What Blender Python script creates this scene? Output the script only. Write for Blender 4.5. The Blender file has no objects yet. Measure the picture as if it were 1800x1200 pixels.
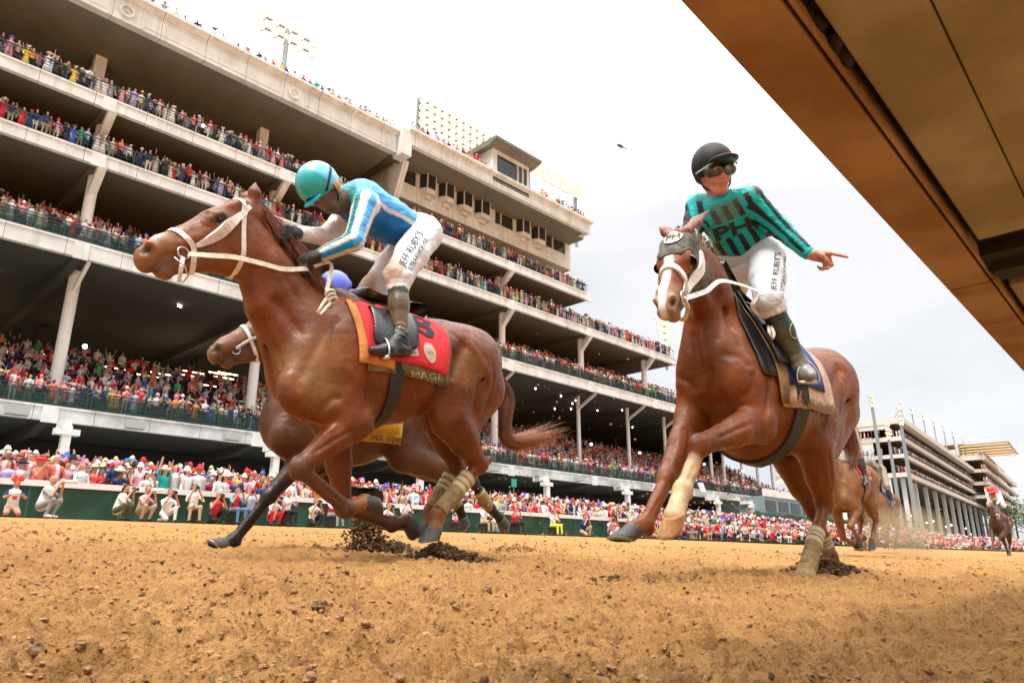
import bpy, bmesh, math, random, time
import numpy as np
from mathutils import Vector, Matrix
from mathutils.bvhtree import BVHTree

# ------------------------------------------------------------------ camera
F = 1251.0                      # focal length in pixels of an 1800 px wide frame
_X = np.array([1275, -382, -F]); _X = _X / np.linalg.norm(_X)
_Z = np.array([0, 4100, -F]); _Z = _Z / np.linalg.norm(_Z)
_Z = _Z - _X * (_X @ _Z); _Z /= np.linalg.norm(_Z)
_Y = np.cross(_Z, _X)
CAMR = np.array([_X, _Y, _Z])    # world = CAMR @ camera coordinates
CAMP = np.array([0.0, 0.0, 0.2])
scene = bpy.context.scene
cd = bpy.data.cameras.new("camera"); cam = bpy.data.objects.new("camera", cd)
scene.collection.objects.link(cam)
cd.sensor_width = 36; cd.lens = F / 1800 * 36; cd.clip_start = 0.02; cd.clip_end = 4000
m = Matrix([list(CAMR[0]) + [0], list(CAMR[1]) + [0], list(CAMR[2]) + [0.2], [0, 0, 0, 1]])
cam.matrix_world = m
scene.camera = cam
scene.view_settings.view_transform = 'Standard'
scene.view_settings.look = 'None'
scene.view_settings.exposure = 0.3
scene.view_settings.gamma = 1.0
scene.cycles.max_bounces = 6
scene.cycles.use_denoising = True

BANK = 0.054
def gz(x, y): return BANK * min(y, 46.0)
def P(u, v, y):
    r = CAMR @ np.array([u - 900, 600 - v, -F]); return CAMP + r * (y / r[1])
def PG(u, v):                    # pixel -> banked track surface
    r = CAMR @ np.array([u - 900, 600 - v, -F]); t = -0.2 / (r[2] - BANK * r[1]); return CAMP + r * t
def PX(u, v, d):                 # pixel -> point at view depth d
    return CAMP + (CAMR @ np.array([u - 900, 600 - v, -F])) * (d / F)
def proj(p):
    c = CAMR.T @ (np.asarray(p, float) - CAMP); return 900 - F * c[0] / c[2], 600 + F * c[1] / c[2], -c[2]

# ------------------------------------------------------------------ sky and sun
SUN_EL, SUN_ROT = math.radians(58), math.radians(215)
w = bpy.data.worlds.new("World"); scene.world = w; w.use_nodes = True
nt = w.node_tree; nt.nodes.clear()
def N(t, **k):
    n = nt.nodes.new(t)
    for a, b in k.items(): setattr(n, a, b)
    return n
out = N('ShaderNodeOutputWorld'); bg = N('ShaderNodeBackground'); sky = N('ShaderNodeTexSky')
sky.sky_type = 'NISHITA'; sky.sun_disc = False; sky.sun_elevation = SUN_EL; sky.sun_rotation = SUN_ROT
geo = N('ShaderNodeTexCoord'); mp = N('ShaderNodeMapping'); mp.inputs['Scale'].default_value = (1.2, 1.2, 4.0)
no = N('ShaderNodeTexNoise'); no.inputs['Scale'].default_value = 1.7; no.inputs['Detail'].default_value = 6; no.inputs['Roughness'].default_value = 0.5
sep = N('ShaderNodeSeparateXYZ')
nt.links.new(geo.outputs['Generated'], mp.inputs[0]); nt.links.new(mp.outputs[0], no.inputs['Vector'])
nt.links.new(geo.outputs['Generated'], sep.inputs[0])
ramp = N('ShaderNodeValToRGB')
ramp.color_ramp.elements[0].position = 0.36; ramp.color_ramp.elements[0].color = (4.25, 4.38, 4.62, 1)
ramp.color_ramp.elements[1].position = 0.60; ramp.color_ramp.elements[1].color = (5.35, 5.37, 5.42, 1)
elev = N('ShaderNodeMapRange'); elev.inputs['From Min'].default_value = 0.02; elev.inputs['From Max'].default_value = 0.5
elev.inputs['To Min'].default_value = -0.14; elev.inputs['To Max'].default_value = 0.25
addn = N('ShaderNodeMath', operation='ADD')
nt.links.new(sep.outputs['Z'], elev.inputs['Value']); nt.links.new(no.outputs['Fac'], addn.inputs[0]); nt.links.new(elev.outputs[0], addn.inputs[1])
nt.links.new(addn.outputs[0], ramp.inputs[0])
# an overcast sky is about three times as bright overhead as at the horizon
zen = N('ShaderNodeMapRange'); zen.interpolation_type = 'SMOOTHSTEP'; zen.inputs['From Min'].default_value = 0.42; zen.inputs['From Max'].default_value = 1.0
zen.inputs['To Min'].default_value = 1.0; zen.inputs['To Max'].default_value = 5.5
nt.links.new(sep.outputs['Z'], zen.inputs['Value'])
vm = N('ShaderNodeVectorMath', operation='SCALE'); nt.links.new(ramp.outputs[0], vm.inputs[0]); nt.links.new(zen.outputs[0], vm.inputs['Scale'])
mix = N('ShaderNodeMix', data_type='RGBA'); mix.inputs['Factor'].default_value = 0.94
nt.links.new(sky.outputs[0], mix.inputs[6]); # sky behind the camera dimmed, out of view, to weaken the frontal fill
bk = N('ShaderNodeMapRange'); bk.inputs['From Min'].default_value = -0.75; bk.inputs['From Max'].default_value = 0.05; bk.inputs['To Min'].default_value = 0.70; bk.inputs['To Max'].default_value = 1.0
nt.links.new(sep.outputs['Y'], bk.inputs['Value']); vm2 = N('ShaderNodeVectorMath', operation='SCALE'); nt.links.new(vm.outputs[0], vm2.inputs[0]); nt.links.new(bk.outputs[0], vm2.inputs['Scale'])
nt.links.new(vm2.outputs[0], mix.inputs[7])
nt.links.new(mix.outputs[2], bg.inputs['Color']); bg.inputs['Strength'].default_value = 0.15
nt.links.new(bg.outputs[0], out.inputs[0])
sd = bpy.data.lights.new("sun", 'SUN'); sd.energy = 2.4; sd.angle = math.radians(12); sd.color = (1, 0.96, 0.9)
sun = bpy.data.objects.new("sun", sd); scene.collection.objects.link(sun)
# sun behind the camera, high over the infield
sdir = Vector((-0.50, -0.20, 1.0)).normalized()
sun.rotation_euler = sdir.to_track_quat('Z', 'Y').to_euler(); sun.location = (0, 0, 60)
sky.sun_elevation = math.asin(sdir.z); sky.sun_rotation = math.atan2(sdir.x, sdir.y)

# ------------------------------------------------------------------ object helpers
COL = scene.collection
def tag(o, label=None, cat=None, group=None, kind=None):
    if label: o['label'] = label
    if cat: o['category'] = cat
    if group: o['group'] = group
    if kind: o['kind'] = kind
    return o
def empty(name, loc=(0, 0, 0)):
    o = bpy.data.objects.new(name, None); COL.objects.link(o); o.location = loc; o.empty_display_size = 0.2; return o
def mesh_np(name, V, Q, mat=None, parent=None, smooth=False, col=None, mi=None):
    """V (n,3) world coordinates; Q: array (m,k) or list of faces."""
    V = np.asarray(V, np.float32)
    org = np.zeros(3, np.float32)
    if parent is not None: org = np.array(world_loc(parent), np.float32)
    me = bpy.data.meshes.new(name)
    if isinstance(Q, np.ndarray):
        m_, k = Q.shape
        me.vertices.add(len(V)); me.vertices.foreach_set('co', (V - org).ravel())
        me.loops.add(m_ * k); me.loops.foreach_set('vertex_index', Q.astype(np.int32).ravel())
        me.polygons.add(m_); me.polygons.foreach_set('loop_start', np.arange(0, m_ * k, k, dtype=np.int32))
        me.polygons.foreach_set('loop_total', np.full(m_, k, np.int32))
        me.update(calc_edges=True)
    else:
        me.from_pydata([tuple(v) for v in (V - org)], [], [tuple(q) for q in Q]); me.update()
    if col is not None:
        a = me.color_attributes.new('Col', 'FLOAT_COLOR', 'POINT')
        c = np.ones((len(V), 4), np.float32); c[:, :3] = col
        a.data.foreach_set('color', c.ravel())
    if smooth: me.polygons.foreach_set('use_smooth', np.ones(len(me.polygons), bool))
    o = bpy.data.objects.new(name, me); COL.objects.link(o)
    if mat is not None:
        for mm in (mat if isinstance(mat, (list, tuple)) else [mat]): me.materials.append(mm)
        if mi is not None: me.polygons.foreach_set('material_index', np.asarray(mi, np.int32))
    if parent is not None: o.parent = parent
    return o
def world_loc(o):
    p = np.zeros(3)
    while o is not None: p += np.array(o.location); o = o.parent
    return p
def recenter(o):
    """move a top-level mesh's origin to the bottom centre of its own mesh"""
    me = o.data; n = len(me.vertices); c = np.empty(n * 3, np.float32); me.vertices.foreach_get('co', c); c = c.reshape(-1, 3)
    b = np.array([(c[:, 0].min() + c[:, 0].max()) / 2, (c[:, 1].min() + c[:, 1].max()) / 2, c[:, 2].min()], np.float32)
    me.vertices.foreach_set('co', (c - b).ravel()); o.location = [float(x) for x in b]; me.update(); return o

class MB:
    """collects polygons, then becomes one mesh object"""
    def __init__(s): s.v = []; s.f = []; s.m = []; s.cm = 0
    def add(s, V, Fc):
        b = len(s.v); s.v += [tuple(map(float, p)) for p in V]; s.f += [tuple(b + i for i in f) for f in Fc]; s.m += [s.cm] * len(Fc); return s
    def box(s, x0, x1, y0, y1, z0, z1):
        V = [(x, y, z) for x in (x0, x1) for y in (y0, y1) for z in (z0, z1)]
        return s.add(V, [(0, 1, 3, 2), (4, 6, 7, 5), (0, 4, 5, 1), (2, 3, 7, 6), (0, 2, 6, 4), (1, 5, 7, 3)])
    def beam(s, a, b, w_, h_, up=(0, 0, 1)):
        a = np.array(a, float); b = np.array(b, float); d = b - a; d /= np.linalg.norm(d)
        sd_ = np.cross(d, up)
        if np.linalg.norm(sd_) < 1e-6: sd_ = np.cross(d, (1, 0, 0))
        sd_ /= np.linalg.norm(sd_); u = np.cross(sd_, d)
        V = [p + sd_ * i * w_ / 2 + u * j * h_ / 2 for p in (a, b) for i, j in ((-1, -1), (1, -1), (1, 1), (-1, 1))]
        return s.add(V, [(0, 3, 2, 1), (4, 5, 6, 7), (0, 1, 5, 4), (1, 2, 6, 5), (2, 3, 7, 6), (3, 0, 4, 7)])
    def tube(s, pts, r, n=8, cap=True):
        pts = [np.array(p, float) for p in pts]; rs = r if hasattr(r, '__len__') else [r] * len(pts)
        rings = []; b0 = len(s.v); V = []; ref = None
        for i, p in enumerate(pts):
            d = pts[min(i + 1, len(pts) - 1)] - pts[max(i - 1, 0)]; d = d / (np.linalg.norm(d) + 1e-9)
            if ref is None: ref = np.cross(d, (0.31, 0.2, 0.93)); 
            a = ref - d * (ref @ d); a /= np.linalg.norm(a) + 1e-9; ref = a; b = np.cross(d, a)
            for k in range(n):
                t = 2 * math.pi * k / n; V.append(p + (a * math.cos(t) + b * math.sin(t)) * rs[i])
        Fc = []
        for i in range(len(pts) - 1):
            for k in range(n): Fc.append((i * n + k, i * n + (k + 1) % n, (i + 1) * n + (k + 1) % n, (i + 1) * n + k))
        if cap: Fc.append(tuple(range(n))[::-1]); Fc.append(tuple((len(pts) - 1) * n + k for k in range(n)))
        return s.add(V, Fc)
    def prism(s, poly, ax, t0, t1):
        """polygon (2D points) in the plane of the two other axes, extruded along axis ax from t0 to t1"""
        def mk(p, t):
            q = list(p); q.insert(ax, t); return q
        n = len(poly); V = [mk(p, t0) for p in poly] + [mk(p, t1) for p in poly]
        return s.add(V, [tuple(range(n))[::-1], tuple(range(n, 2 * n))] + [(i, (i + 1) % n, n + (i + 1) % n, n + i) for i in range(n)])
    def ball(s, c, r, nu=10, nv=6, sc=(1, 1, 1)):
        V = []; Fc = []
        for j in range(nv + 1):
            ph = math.pi * j / nv
            for i in range(nu):
                th = 2 * math.pi * i / nu
                V.append((c[0] + r * sc[0] * math.sin(ph) * math.cos(th), c[1] + r * sc[1] * math.sin(ph) * math.sin(th), c[2] + r * sc[2] * math.cos(ph)))
        for j in range(nv):
            for i in range(nu): Fc.append((j * nu + i, (j + 1) * nu + i, (j + 1) * nu + (i + 1) % nu, j * nu + (i + 1) % nu))
        return s.add(V, Fc)
    def obj(s, name, mat, parent=None, smooth=False):
        o = mesh_np(name, np.array(s.v), s.f, mat, parent, smooth)
        if isinstance(mat, (list, tuple)): o.data.polygons.foreach_set('material_index', np.array(s.m, np.int32))
        # consistent outward normals
        bm = bmesh.new(); bm.from_mesh(o.data); bmesh.ops.recalc_face_normals(bm, faces=bm.faces); bm.to_mesh(o.data); bm.free()
        if parent is None: recenter(o)
        return o

# ------------------------------------------------------------------ materials
MATS = {}
def mat(name, col=(0.5, 0.5, 0.5), rough=0.6, metal=0.0, noise=0.0, nscale=8.0, bump=0.0, bscale=60.0, attr=False, spec=0.5, coat=0.0,
        sheen=0.0, emit=None, estr=0.0, trans=0.0, objcol=False, col2=None, alpha=1.0):
    if name in MATS: return MATS[name]
    m_ = bpy.data.materials.new(name); m_.use_nodes = True; t = m_.node_tree; p = t.nodes['Principled BSDF']
    p.inputs['Roughness'].default_value = rough; p.inputs['Metallic'].default_value = metal
    p.inputs['Specular IOR Level'].default_value = spec; p.inputs['Coat Weight'].default_value = coat
    if sheen: p.inputs['Sheen Weight'].default_value = sheen
    if trans: p.inputs['Transmission Weight'].default_value = trans
    if alpha < 1: p.inputs['Alpha'].default_value = alpha
    c = list(col) + [1] if len(col) == 3 else list(col)
    p.inputs['Base Color'].default_value = c
    src = None
    if attr: a = t.nodes.new('ShaderNodeAttribute'); a.attribute_name = 'Col'; src = a.outputs['Color']
    tc = t.nodes.new('ShaderNodeTexCoord')
    if noise > 0 or col2 is not None:
        nz = t.nodes.new('ShaderNodeTexNoise'); nz.inputs['Scale'].default_value = nscale; nz.inputs['Detail'].default_value = 5
        t.links.new(tc.outputs['Object'], nz.inputs['Vector'])
        mx = t.nodes.new('ShaderNodeMix'); mx.data_type = 'RGBA'
        if col2 is not None:
            rp = t.nodes.new('ShaderNodeMapRange'); rp.inputs['From Min'].default_value = 0.4; rp.inputs['From Max'].default_value = 0.62
            t.links.new(nz.outputs['Fac'], rp.inputs['Value']); t.links.new(rp.outputs[0], mx.inputs[0])
            if src is not None: t.links.new(src, mx.inputs[6])
            else: mx.inputs[6].default_value = c
            mx.inputs[7].default_value = list(col2) + [1]
        else:
            mx.blend_type = 'MULTIPLY'; mx.inputs[0].default_value = 1.0
            rp = t.nodes.new('ShaderNodeMapRange'); rp.inputs['From Min'].default_value = 0.3; rp.inputs['From Max'].default_value = 0.7
            rp.inputs['To Min'].default_value = 1 - noise; rp.inputs['To Max'].default_value = 1 + noise * 0.6
            t.links.new(nz.outputs['Fac'], rp.inputs['Value'])
            if src is not None: t.links.new(src, mx.inputs[6])
            else: mx.inputs[6].default_value = c
            t.links.new(rp.outputs[0], mx.inputs[7])
        src = mx.outputs[2]
    if src is not None: t.links.new(src, p.inputs['Base Color'])
    if bump > 0:
        nb = t.nodes.new('ShaderNodeTexNoise'); nb.inputs['Scale'].default_value = bscale; nb.inputs['Detail'].default_value = 4
        t.links.new(tc.outputs['Object'], nb.inputs['Vector'])
        b = t.nodes.new('ShaderNodeBump'); b.inputs['Strength'].default_value = bump; b.inputs['Distance'].default_value = 0.02
        t.links.new(nb.outputs['Fac'], b.inputs['Height']); t.links.new(b.outputs[0], p.inputs['Normal'])
    if emit is not None:
        p.inputs['Emission Color'].default_value = list(emit) + [1]; p.inputs['Emission Strength'].default_value = estr
    MATS[name] = m_; return m_

# ------------------------------------------------------------------ implicit surfaces
def unit(v): v = np.asarray(v, float); return v / (np.linalg.norm(v) + 1e-12)
class SDF:
    """smooth union of tapered capsules and ellipsoids, meshed with surface nets"""
    def __init__(s): s.p = []
    def cone(s, a, b, ra, rb, k=0.03, n=None, sc=1.0, op=1):
        s.p.append(('c', np.array(a, float), np.array(b, float), ra, rb, k, None if n is None else unit(n), sc, op)); return s
    def ball(s, a, r, k=0.03, op=1, n=None, sc=1.0): return s.cone(a, a, r, r, k, n, sc, op)
    def ell(s, c, ax, rad, k=0.03, op=1):
        """ax: 3 unit rows; rad: 3 radii"""
        s.p.append(('e', np.array(c, float), np.array(ax, float), np.array(rad, float), None, k, None, 1.0, op)); return s
    def build(s, h, pad=0.05, box=None):
        lo = np.full(3, 1e9); hi = -lo
        for q in s.p:
            if q[8] < 0: continue
            if q[0] == 'c':
                r = max(q[3], q[4]); lo = np.minimum(lo, np.minimum(q[1], q[2]) - r); hi = np.maximum(hi, np.maximum(q[1], q[2]) + r)
            else: r = q[3].max(); lo = np.minimum(lo, q[1] - r); hi = np.maximum(hi, q[1] + r)
        if box is not None: lo = np.maximum(lo, box[0]); hi = np.minimum(hi, box[1])
        lo -= pad; hi += pad; n = np.ceil((hi - lo) / h).astype(int) + 1
        G = np.full(n, 1.0, np.float32)
        for q in s.p:
            typ, a, b, ra, rb, k, nn, sc, op = q
            if typ == 'c': r = max(ra, rb); l = np.minimum(a, b) - r - k - 2 * h; u = np.maximum(a, b) + r + k + 2 * h
            else: r = ra.max(); l = a - r - k - 2 * h; u = a + r + k + 2 * h
            i0 = np.maximum(((l - lo) / h).astype(int), 0); i1 = np.minimum(((u - lo) / h).astype(int) + 2, n)
            if (i1 <= i0).any(): continue
            sl = tuple(slice(x, y) for x, y in zip(i0, i1))
            x = (lo[0] + h * np.arange(i0[0], i1[0], dtype=np.float32))[:, None, None] - np.float32(a[0])
            y = (lo[1] + h * np.arange(i0[1], i1[1], dtype=np.float32))[None, :, None] - np.float32(a[1])
            z = (lo[2] + h * np.arange(i0[2], i1[2], dtype=np.float32))[None, None, :] - np.float32(a[2])
            x, y, z = np.broadcast_arrays(x, y, z)
            if typ == 'c':
                ba = b - a
                if nn is not None:
                    dd = (x * nn[0] + y * nn[1] + z * nn[2]) * np.float32(sc - 1)
                    x = x + dd * nn[0]; y = y + dd * nn[1]; z = z + dd * nn[2]
                    ba = ba + (sc - 1) * (ba @ nn) * nn
                l2 = float(ba @ ba)
                if l2 < 1e-10: d = np.sqrt(x * x + y * y + z * z) - np.float32(ra)
                else:
                    t = np.clip((x * ba[0] + y * ba[1] + z * ba[2]) / l2, 0, 1).astype(np.float32)
                    x = x - t * ba[0]; y = y - t * ba[1]; z = z - t * ba[2]
                    d = np.sqrt(x * x + y * y + z * z) - (ra + (rb - ra) * t)
                if sc > 1.0: d = d / np.float32(1 + (sc - 1) * 0.35)
            else:
                A = b; R = ra
                px = x * A[0][0] + y * A[0][1] + z * A[0][2]; py = x * A[1][0] + y * A[1][1] + z * A[1][2]; pz = x * A[2][0] + y * A[2][1] + z * A[2][2]
                k0 = np.sqrt((px / R[0]) ** 2 + (py / R[1]) ** 2 + (pz / R[2]) ** 2)
                k1 = np.sqrt((px / R[0] ** 2) ** 2 + (py / R[1] ** 2) ** 2 + (pz / R[2] ** 2) ** 2) + 1e-6
                d = k0 * (k0 - 1) / k1
            g = G[sl]
            if op > 0:
                hh = np.maximum(k - np.abs(g - d), 0) / k; G[sl] = np.minimum(g, d) - hh * hh * (k / 4)
            else:
                d = -d; hh = np.maximum(k - np.abs(g - d), 0) / k; G[sl] = np.maximum(g, d) + hh * hh * (k / 4)
        return nets(G, lo, h)
def nets(G, lo, h):
    ins = G < 0
    c = np.zeros(tuple(np.array(G.shape) - 1), np.int8)
    for dx in (0, 1):
        for dy in (0, 1):
            for dz in (0, 1): c += ins[dx:G.shape[0] - 1 + dx, dy:G.shape[1] - 1 + dy, dz:G.shape[2] - 1 + dz]
    act = (c > 0) & (c < 8); I = np.argwhere(act); idx = np.full(act.shape, -1, np.int32); idx[act] = np.arange(len(I))
    acc = np.zeros((len(I), 3)); cnt = np.zeros(len(I))
    cor = [(a, b, cc) for a in (0, 1) for b in (0, 1) for cc in (0, 1)]
    for e in cor:
        for ax in range(3):
            if e[ax]: continue
            f = list(e); f[ax] = 1
            g0 = G[I[:, 0] + e[0], I[:, 1] + e[1], I[:, 2] + e[2]]; g1 = G[I[:, 0] + f[0], I[:, 1] + f[1], I[:, 2] + f[2]]
            mk = (g0 < 0) != (g1 < 0); t = np.where(mk, g0 / np.where(mk, g0 - g1, 1), 0)
            pt = np.tile(np.array(e, float), (len(I), 1)); pt[:, ax] = t
            acc += pt * mk[:, None]; cnt += mk
    V = lo + h * (I + acc / np.maximum(cnt, 1)[:, None])
    Q = []
    for ax in range(3):
        b1, b2 = (ax + 1) % 3, (ax + 2) % 3
        s0 = [slice(None)] * 3; s1 = [slice(None)] * 3; s0[ax] = slice(0, -1); s1[ax] = slice(1, None)
        A = ins[tuple(s0)]; B = ins[tuple(s1)]
        for flip, M in ((False, A & ~B), (True, ~A & B)):
            E = np.argwhere(M); 
            if not len(E): continue
            E = E[(E[:, b1] > 0) & (E[:, b2] > 0) & (E[:, b1] < G.shape[b1] - 1) & (E[:, b2] < G.shape[b2] - 1)]
            def at(o1, o2):
                q = E.copy(); q[:, b1] += o1; q[:, b2] += o2; return idx[q[:, 0], q[:, 1], q[:, 2]]
            q = np.stack([at(-1, -1), at(0, -1), at(0, 0), at(-1, 0)], 1)
            Q.append(q[:, ::-1] if flip else q)
    Q = np.concatenate(Q); Q = Q[(Q >= 0).all(1)]
    return V, Q
def bvh(V, Q): return BVHTree.FromPolygons([tuple(map(float, v)) for v in V], [tuple(map(int, q)) for q in Q])
def fnoise(V, s, seed=0):
    """cheap smooth noise from a few sines, about -1..1"""
    r = np.random.RandomState(seed); o = np.zeros(len(V))
    for i in range(7):
        d = r.normal(size=3); d /= np.linalg.norm(d); f = s * (0.6 + r.rand() * 1.3)
        o += np.sin(V @ d * f + r.rand() * 6.28)
    return o / 4.0
def spline(pts, n):
    pts = np.array(pts, float); m_ = len(pts)
    if m_ == 2: return pts[0] + (pts[1] - pts[0]) * np.linspace(0, 1, n)[:, None]
    q = np.vstack([2 * pts[0] - pts[1], pts, 2 * pts[-1] - pts[-2]]); out_ = []
    T = np.linspace(0, m_ - 1 - 1e-9, n)
    for t in T:
        i = int(t); f = t - i; a, b, c, d = q[i], q[i + 1], q[i + 2], q[i + 3]
        out_.append(0.5 * (2 * b + (c - a) * f + (2 * a - 5 * b + 4 * c - d) * f * f + (3 * b - a - 3 * c + d) * f ** 3))
    return np.array(out_)
def strap(pts, wd, th, tree=None, off=0.003, nrm=None, n=None, wave=0.0):
    """flat strap along pts, snapped to a body when a BVH is given; returns V, faces"""
    pts = np.array(pts, float); L = np.linalg.norm(np.diff(pts, axis=0), axis=1).sum(); n = n or max(6, int(L / 0.02))
    C = spline(pts, n); Nn = np.zeros_like(C)
    for i, c in enumerate(C):
        if tree is not None:
            l, no_, _, _ = tree.find_nearest(Vector(c)); Nn[i] = no_; C[i] = np.array(l) + Nn[i] * (off + th / 2)
        else: Nn[i] = nrm if nrm is not None else (0, 0, 1)
    if tree is not None:
        for _ in range(2):
            Nn[1:-1] = (Nn[:-2] + Nn[1:-1] * 2 + Nn[2:]) / 4; C[1:-1] = (C[:-2] + C[1:-1] * 2 + C[2:]) / 4
    V = []
    for i, c in enumerate(C):
        d = unit(C[min(i + 1, n - 1)] - C[max(i - 1, 0)]); nn = unit(Nn[i] - d * (Nn[i] @ d)); s_ = np.cross(d, nn)
        ww = wd if not hasattr(wd, '__len__') else np.interp(i / (n - 1), np.linspace(0, 1, len(wd)), wd)
        for a, b in ((-1, -1), (1, -1), (1, 1), (-1, 1)): V.append(c + s_ * a * ww / 2 + nn * b * th / 2 + (nn * wave * math.sin(i * 1.3) if wave else 0))
    Fc = [(0, 3, 2, 1), tuple(4 * (n - 1) + k for k in range(4))]
    for i in range(n - 1):
        for k in range(4): Fc.append((4 * i + k, 4 * i + (k + 1) % 4, 4 * i + 4 + (k + 1) % 4, 4 * i + 4 + k))
    return V, Fc
def hair(roots, vel, length, wid, nseg=5, grav=0.0, curl=0.02, rng=None, col=None):
    """tapered flat strands; roots/vel (n,3); returns V, Q"""
    rng = rng or np.random.RandomState(3); n = len(roots); L = np.broadcast_to(length, (n,)); 
    t = np.linspace(0, 1, nseg + 1); vel = vel / np.linalg.norm(vel, axis=1, keepdims=True)
    side = np.cross(vel, rng.normal(size=(n, 3))); side /= np.linalg.norm(side, axis=1, keepdims=True)
    ph = rng.rand(n) * 6.28; V = np.zeros((n, nseg + 1, 2, 3))
    for j, tt in enumerate(t):
        c = roots + vel * (L * tt)[:, None] + side * (curl * L * np.sin(ph + tt * 5) * tt)[:, None]; c[:, 2] -= grav * L * tt * tt
        ww = wid * (1 - tt * 0.85)
        s2 = np.cross(vel, side)
        V[:, j, 0] = c - s2 * ww / 2; V[:, j, 1] = c + s2 * ww / 2
    base = (np.arange(n) * (nseg + 1) * 2)[:, None]; Q = []
    for j in range(nseg): Q.append(np.concatenate([base + 2 * j, base + 2 * j + 1, base + 2 * j + 3, base + 2 * j + 2], 1))
    return V.reshape(-1, 3), np.concatenate(Q)
def vnormals(V, Q):
    N_ = np.zeros_like(V); a = V[Q[:, 2]] - V[Q[:, 0]]; b = V[Q[:, 3]] - V[Q[:, 1]]; f = np.cross(a, b)
    for i in range(4): np.add.at(N_, Q[:, i], f)
    return N_ / (np.linalg.norm(N_, axis=1, keepdims=True) + 1e-12)
def smooth_col(V, Q, c, it=1):
    n = len(V); d = np.zeros(n)
    for k in range(4): np.add.at(d, Q[:, k], 3)
    for _ in range(it):
        a = np.zeros_like(c); s4 = c[Q[:, 0]] + c[Q[:, 1]] + c[Q[:, 2]] + c[Q[:, 3]]
        for k in range(4): np.add.at(a, Q[:, k], s4 - c[Q[:, k]])
        c = .4 * c + .6 * a / np.maximum(d, 1)[:, None]
    return c
def hit(tree, u, v, off=0.0):
    d = Vector((CAMR @ unit(np.array([u - 900, 600 - v, -F]))).tolist()); r = tree.ray_cast(Vector(CAMP.tolist()), d)
    if r[0] is None:
        # nearest surface point to the ray
        best = None
        for t in np.linspace(2.5, 8, 60):
            q = tree.find_nearest(Vector(CAMP.tolist()) + d * float(t))
            if best is None or q[3] < best[3]: best = q
        r = best
    n_ = np.array(r[1]); n_ = -n_ if n_ @ np.array(d) > 0 else n_
    return np.array(r[0]) + n_ * off
def limb_dist(V, a, b):
    a = np.array(a); b = np.array(b); ax = b - a; t = np.clip((V - a) @ ax / (ax @ ax), 0, 1); return np.linalg.norm(V - a - t[:, None] * ax, axis=1), t
T0 = time.time()
def tick(s_): print('[%.1f] %s' % (time.time() - T0, s_), flush=True)
# ------------------------------------------------------------------ ground
def ground_mat():
    m_ = bpy.data.materials.new('track_dirt'); m_.use_nodes = True; t = m_.node_tree; p = t.nodes['Principled BSDF']; p.inputs['Roughness'].default_value = .95; p.inputs['Specular IOR Level'].default_value = .15
    tc = t.nodes.new('ShaderNodeTexCoord'); L = t.links.new
    def nz(sc, det=5, rough=.6):
        n_ = t.nodes.new('ShaderNodeTexNoise'); n_.inputs['Scale'].default_value = sc; n_.inputs['Detail'].default_value = det; n_.inputs['Roughness'].default_value = rough; L(tc.outputs['Object'], n_.inputs['Vector']); return n_.outputs['Fac']
    def mr(src, a, b, c, d):
        q = t.nodes.new('ShaderNodeMapRange'); q.inputs['From Min'].default_value = a; q.inputs['From Max'].default_value = b; q.inputs['To Min'].default_value = c; q.inputs['To Max'].default_value = d; L(src, q.inputs['Value']); return q.outputs[0]
    def mixc(f, a, b):
        q = t.nodes.new('ShaderNodeMix'); q.data_type = 'RGBA'; L(f, q.inputs[0])
        for i, s_ in ((6, a), (7, b)):
            if isinstance(s_, tuple): q.inputs[i].default_value = s_ + (1,)
            else: L(s_, q.inputs[i])
        return q.outputs[2]
    c = mixc(mr(nz(2.2), .35, .65, 0, 1), (.385, .195, .064), (.475, .255, .090))
    c = mixc(mr(nz(16, 6), .50, .64, 0, .75), c, (.30, .155, .060))
    c = mixc(mr(nz(110, 4), .54, .66, 0, .75), c, (.17, .075, .025))
    c = mixc(mr(nz(.6), .5, .7, 0, .3), c, (.38, .21, .085))
    L(c, p.inputs['Base Color'])
    b = t.nodes.new('ShaderNodeBump'); b.inputs['Strength'].default_value = .9; b.inputs['Distance'].default_value = .02; L(nz(55, 8, .7), b.inputs['Height'])
    b2 = t.nodes.new('ShaderNodeBump'); b2.inputs['Strength'].default_value = .7; b2.inputs['Distance'].default_value = .05; L(nz(12, 6, .65), b2.inputs['Height']); L(b.outputs[0], b2.inputs['Normal']); L(b2.outputs[0], p.inputs['Normal'])
    return m_
M_DIRT = ground_mat()
def vnoise(x, y, seed):
    """value noise on arrays"""
    r = np.random.RandomState(seed); T = r.rand(256, 256).astype(np.float32); xi = np.floor(x).astype(int); yi = np.floor(y).astype(int); fx = x - xi; fy = y - yi
    fx = fx * fx * (3 - 2 * fx); fy = fy * fy * (3 - 2 * fy); g = lambda a, b: T[(xi + a) % 256, (yi + b) % 256]
    return (g(0, 0) * (1 - fx) + g(1, 0) * fx) * (1 - fy) + (g(0, 1) * (1 - fx) + g(1, 1) * fx) * fy
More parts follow.
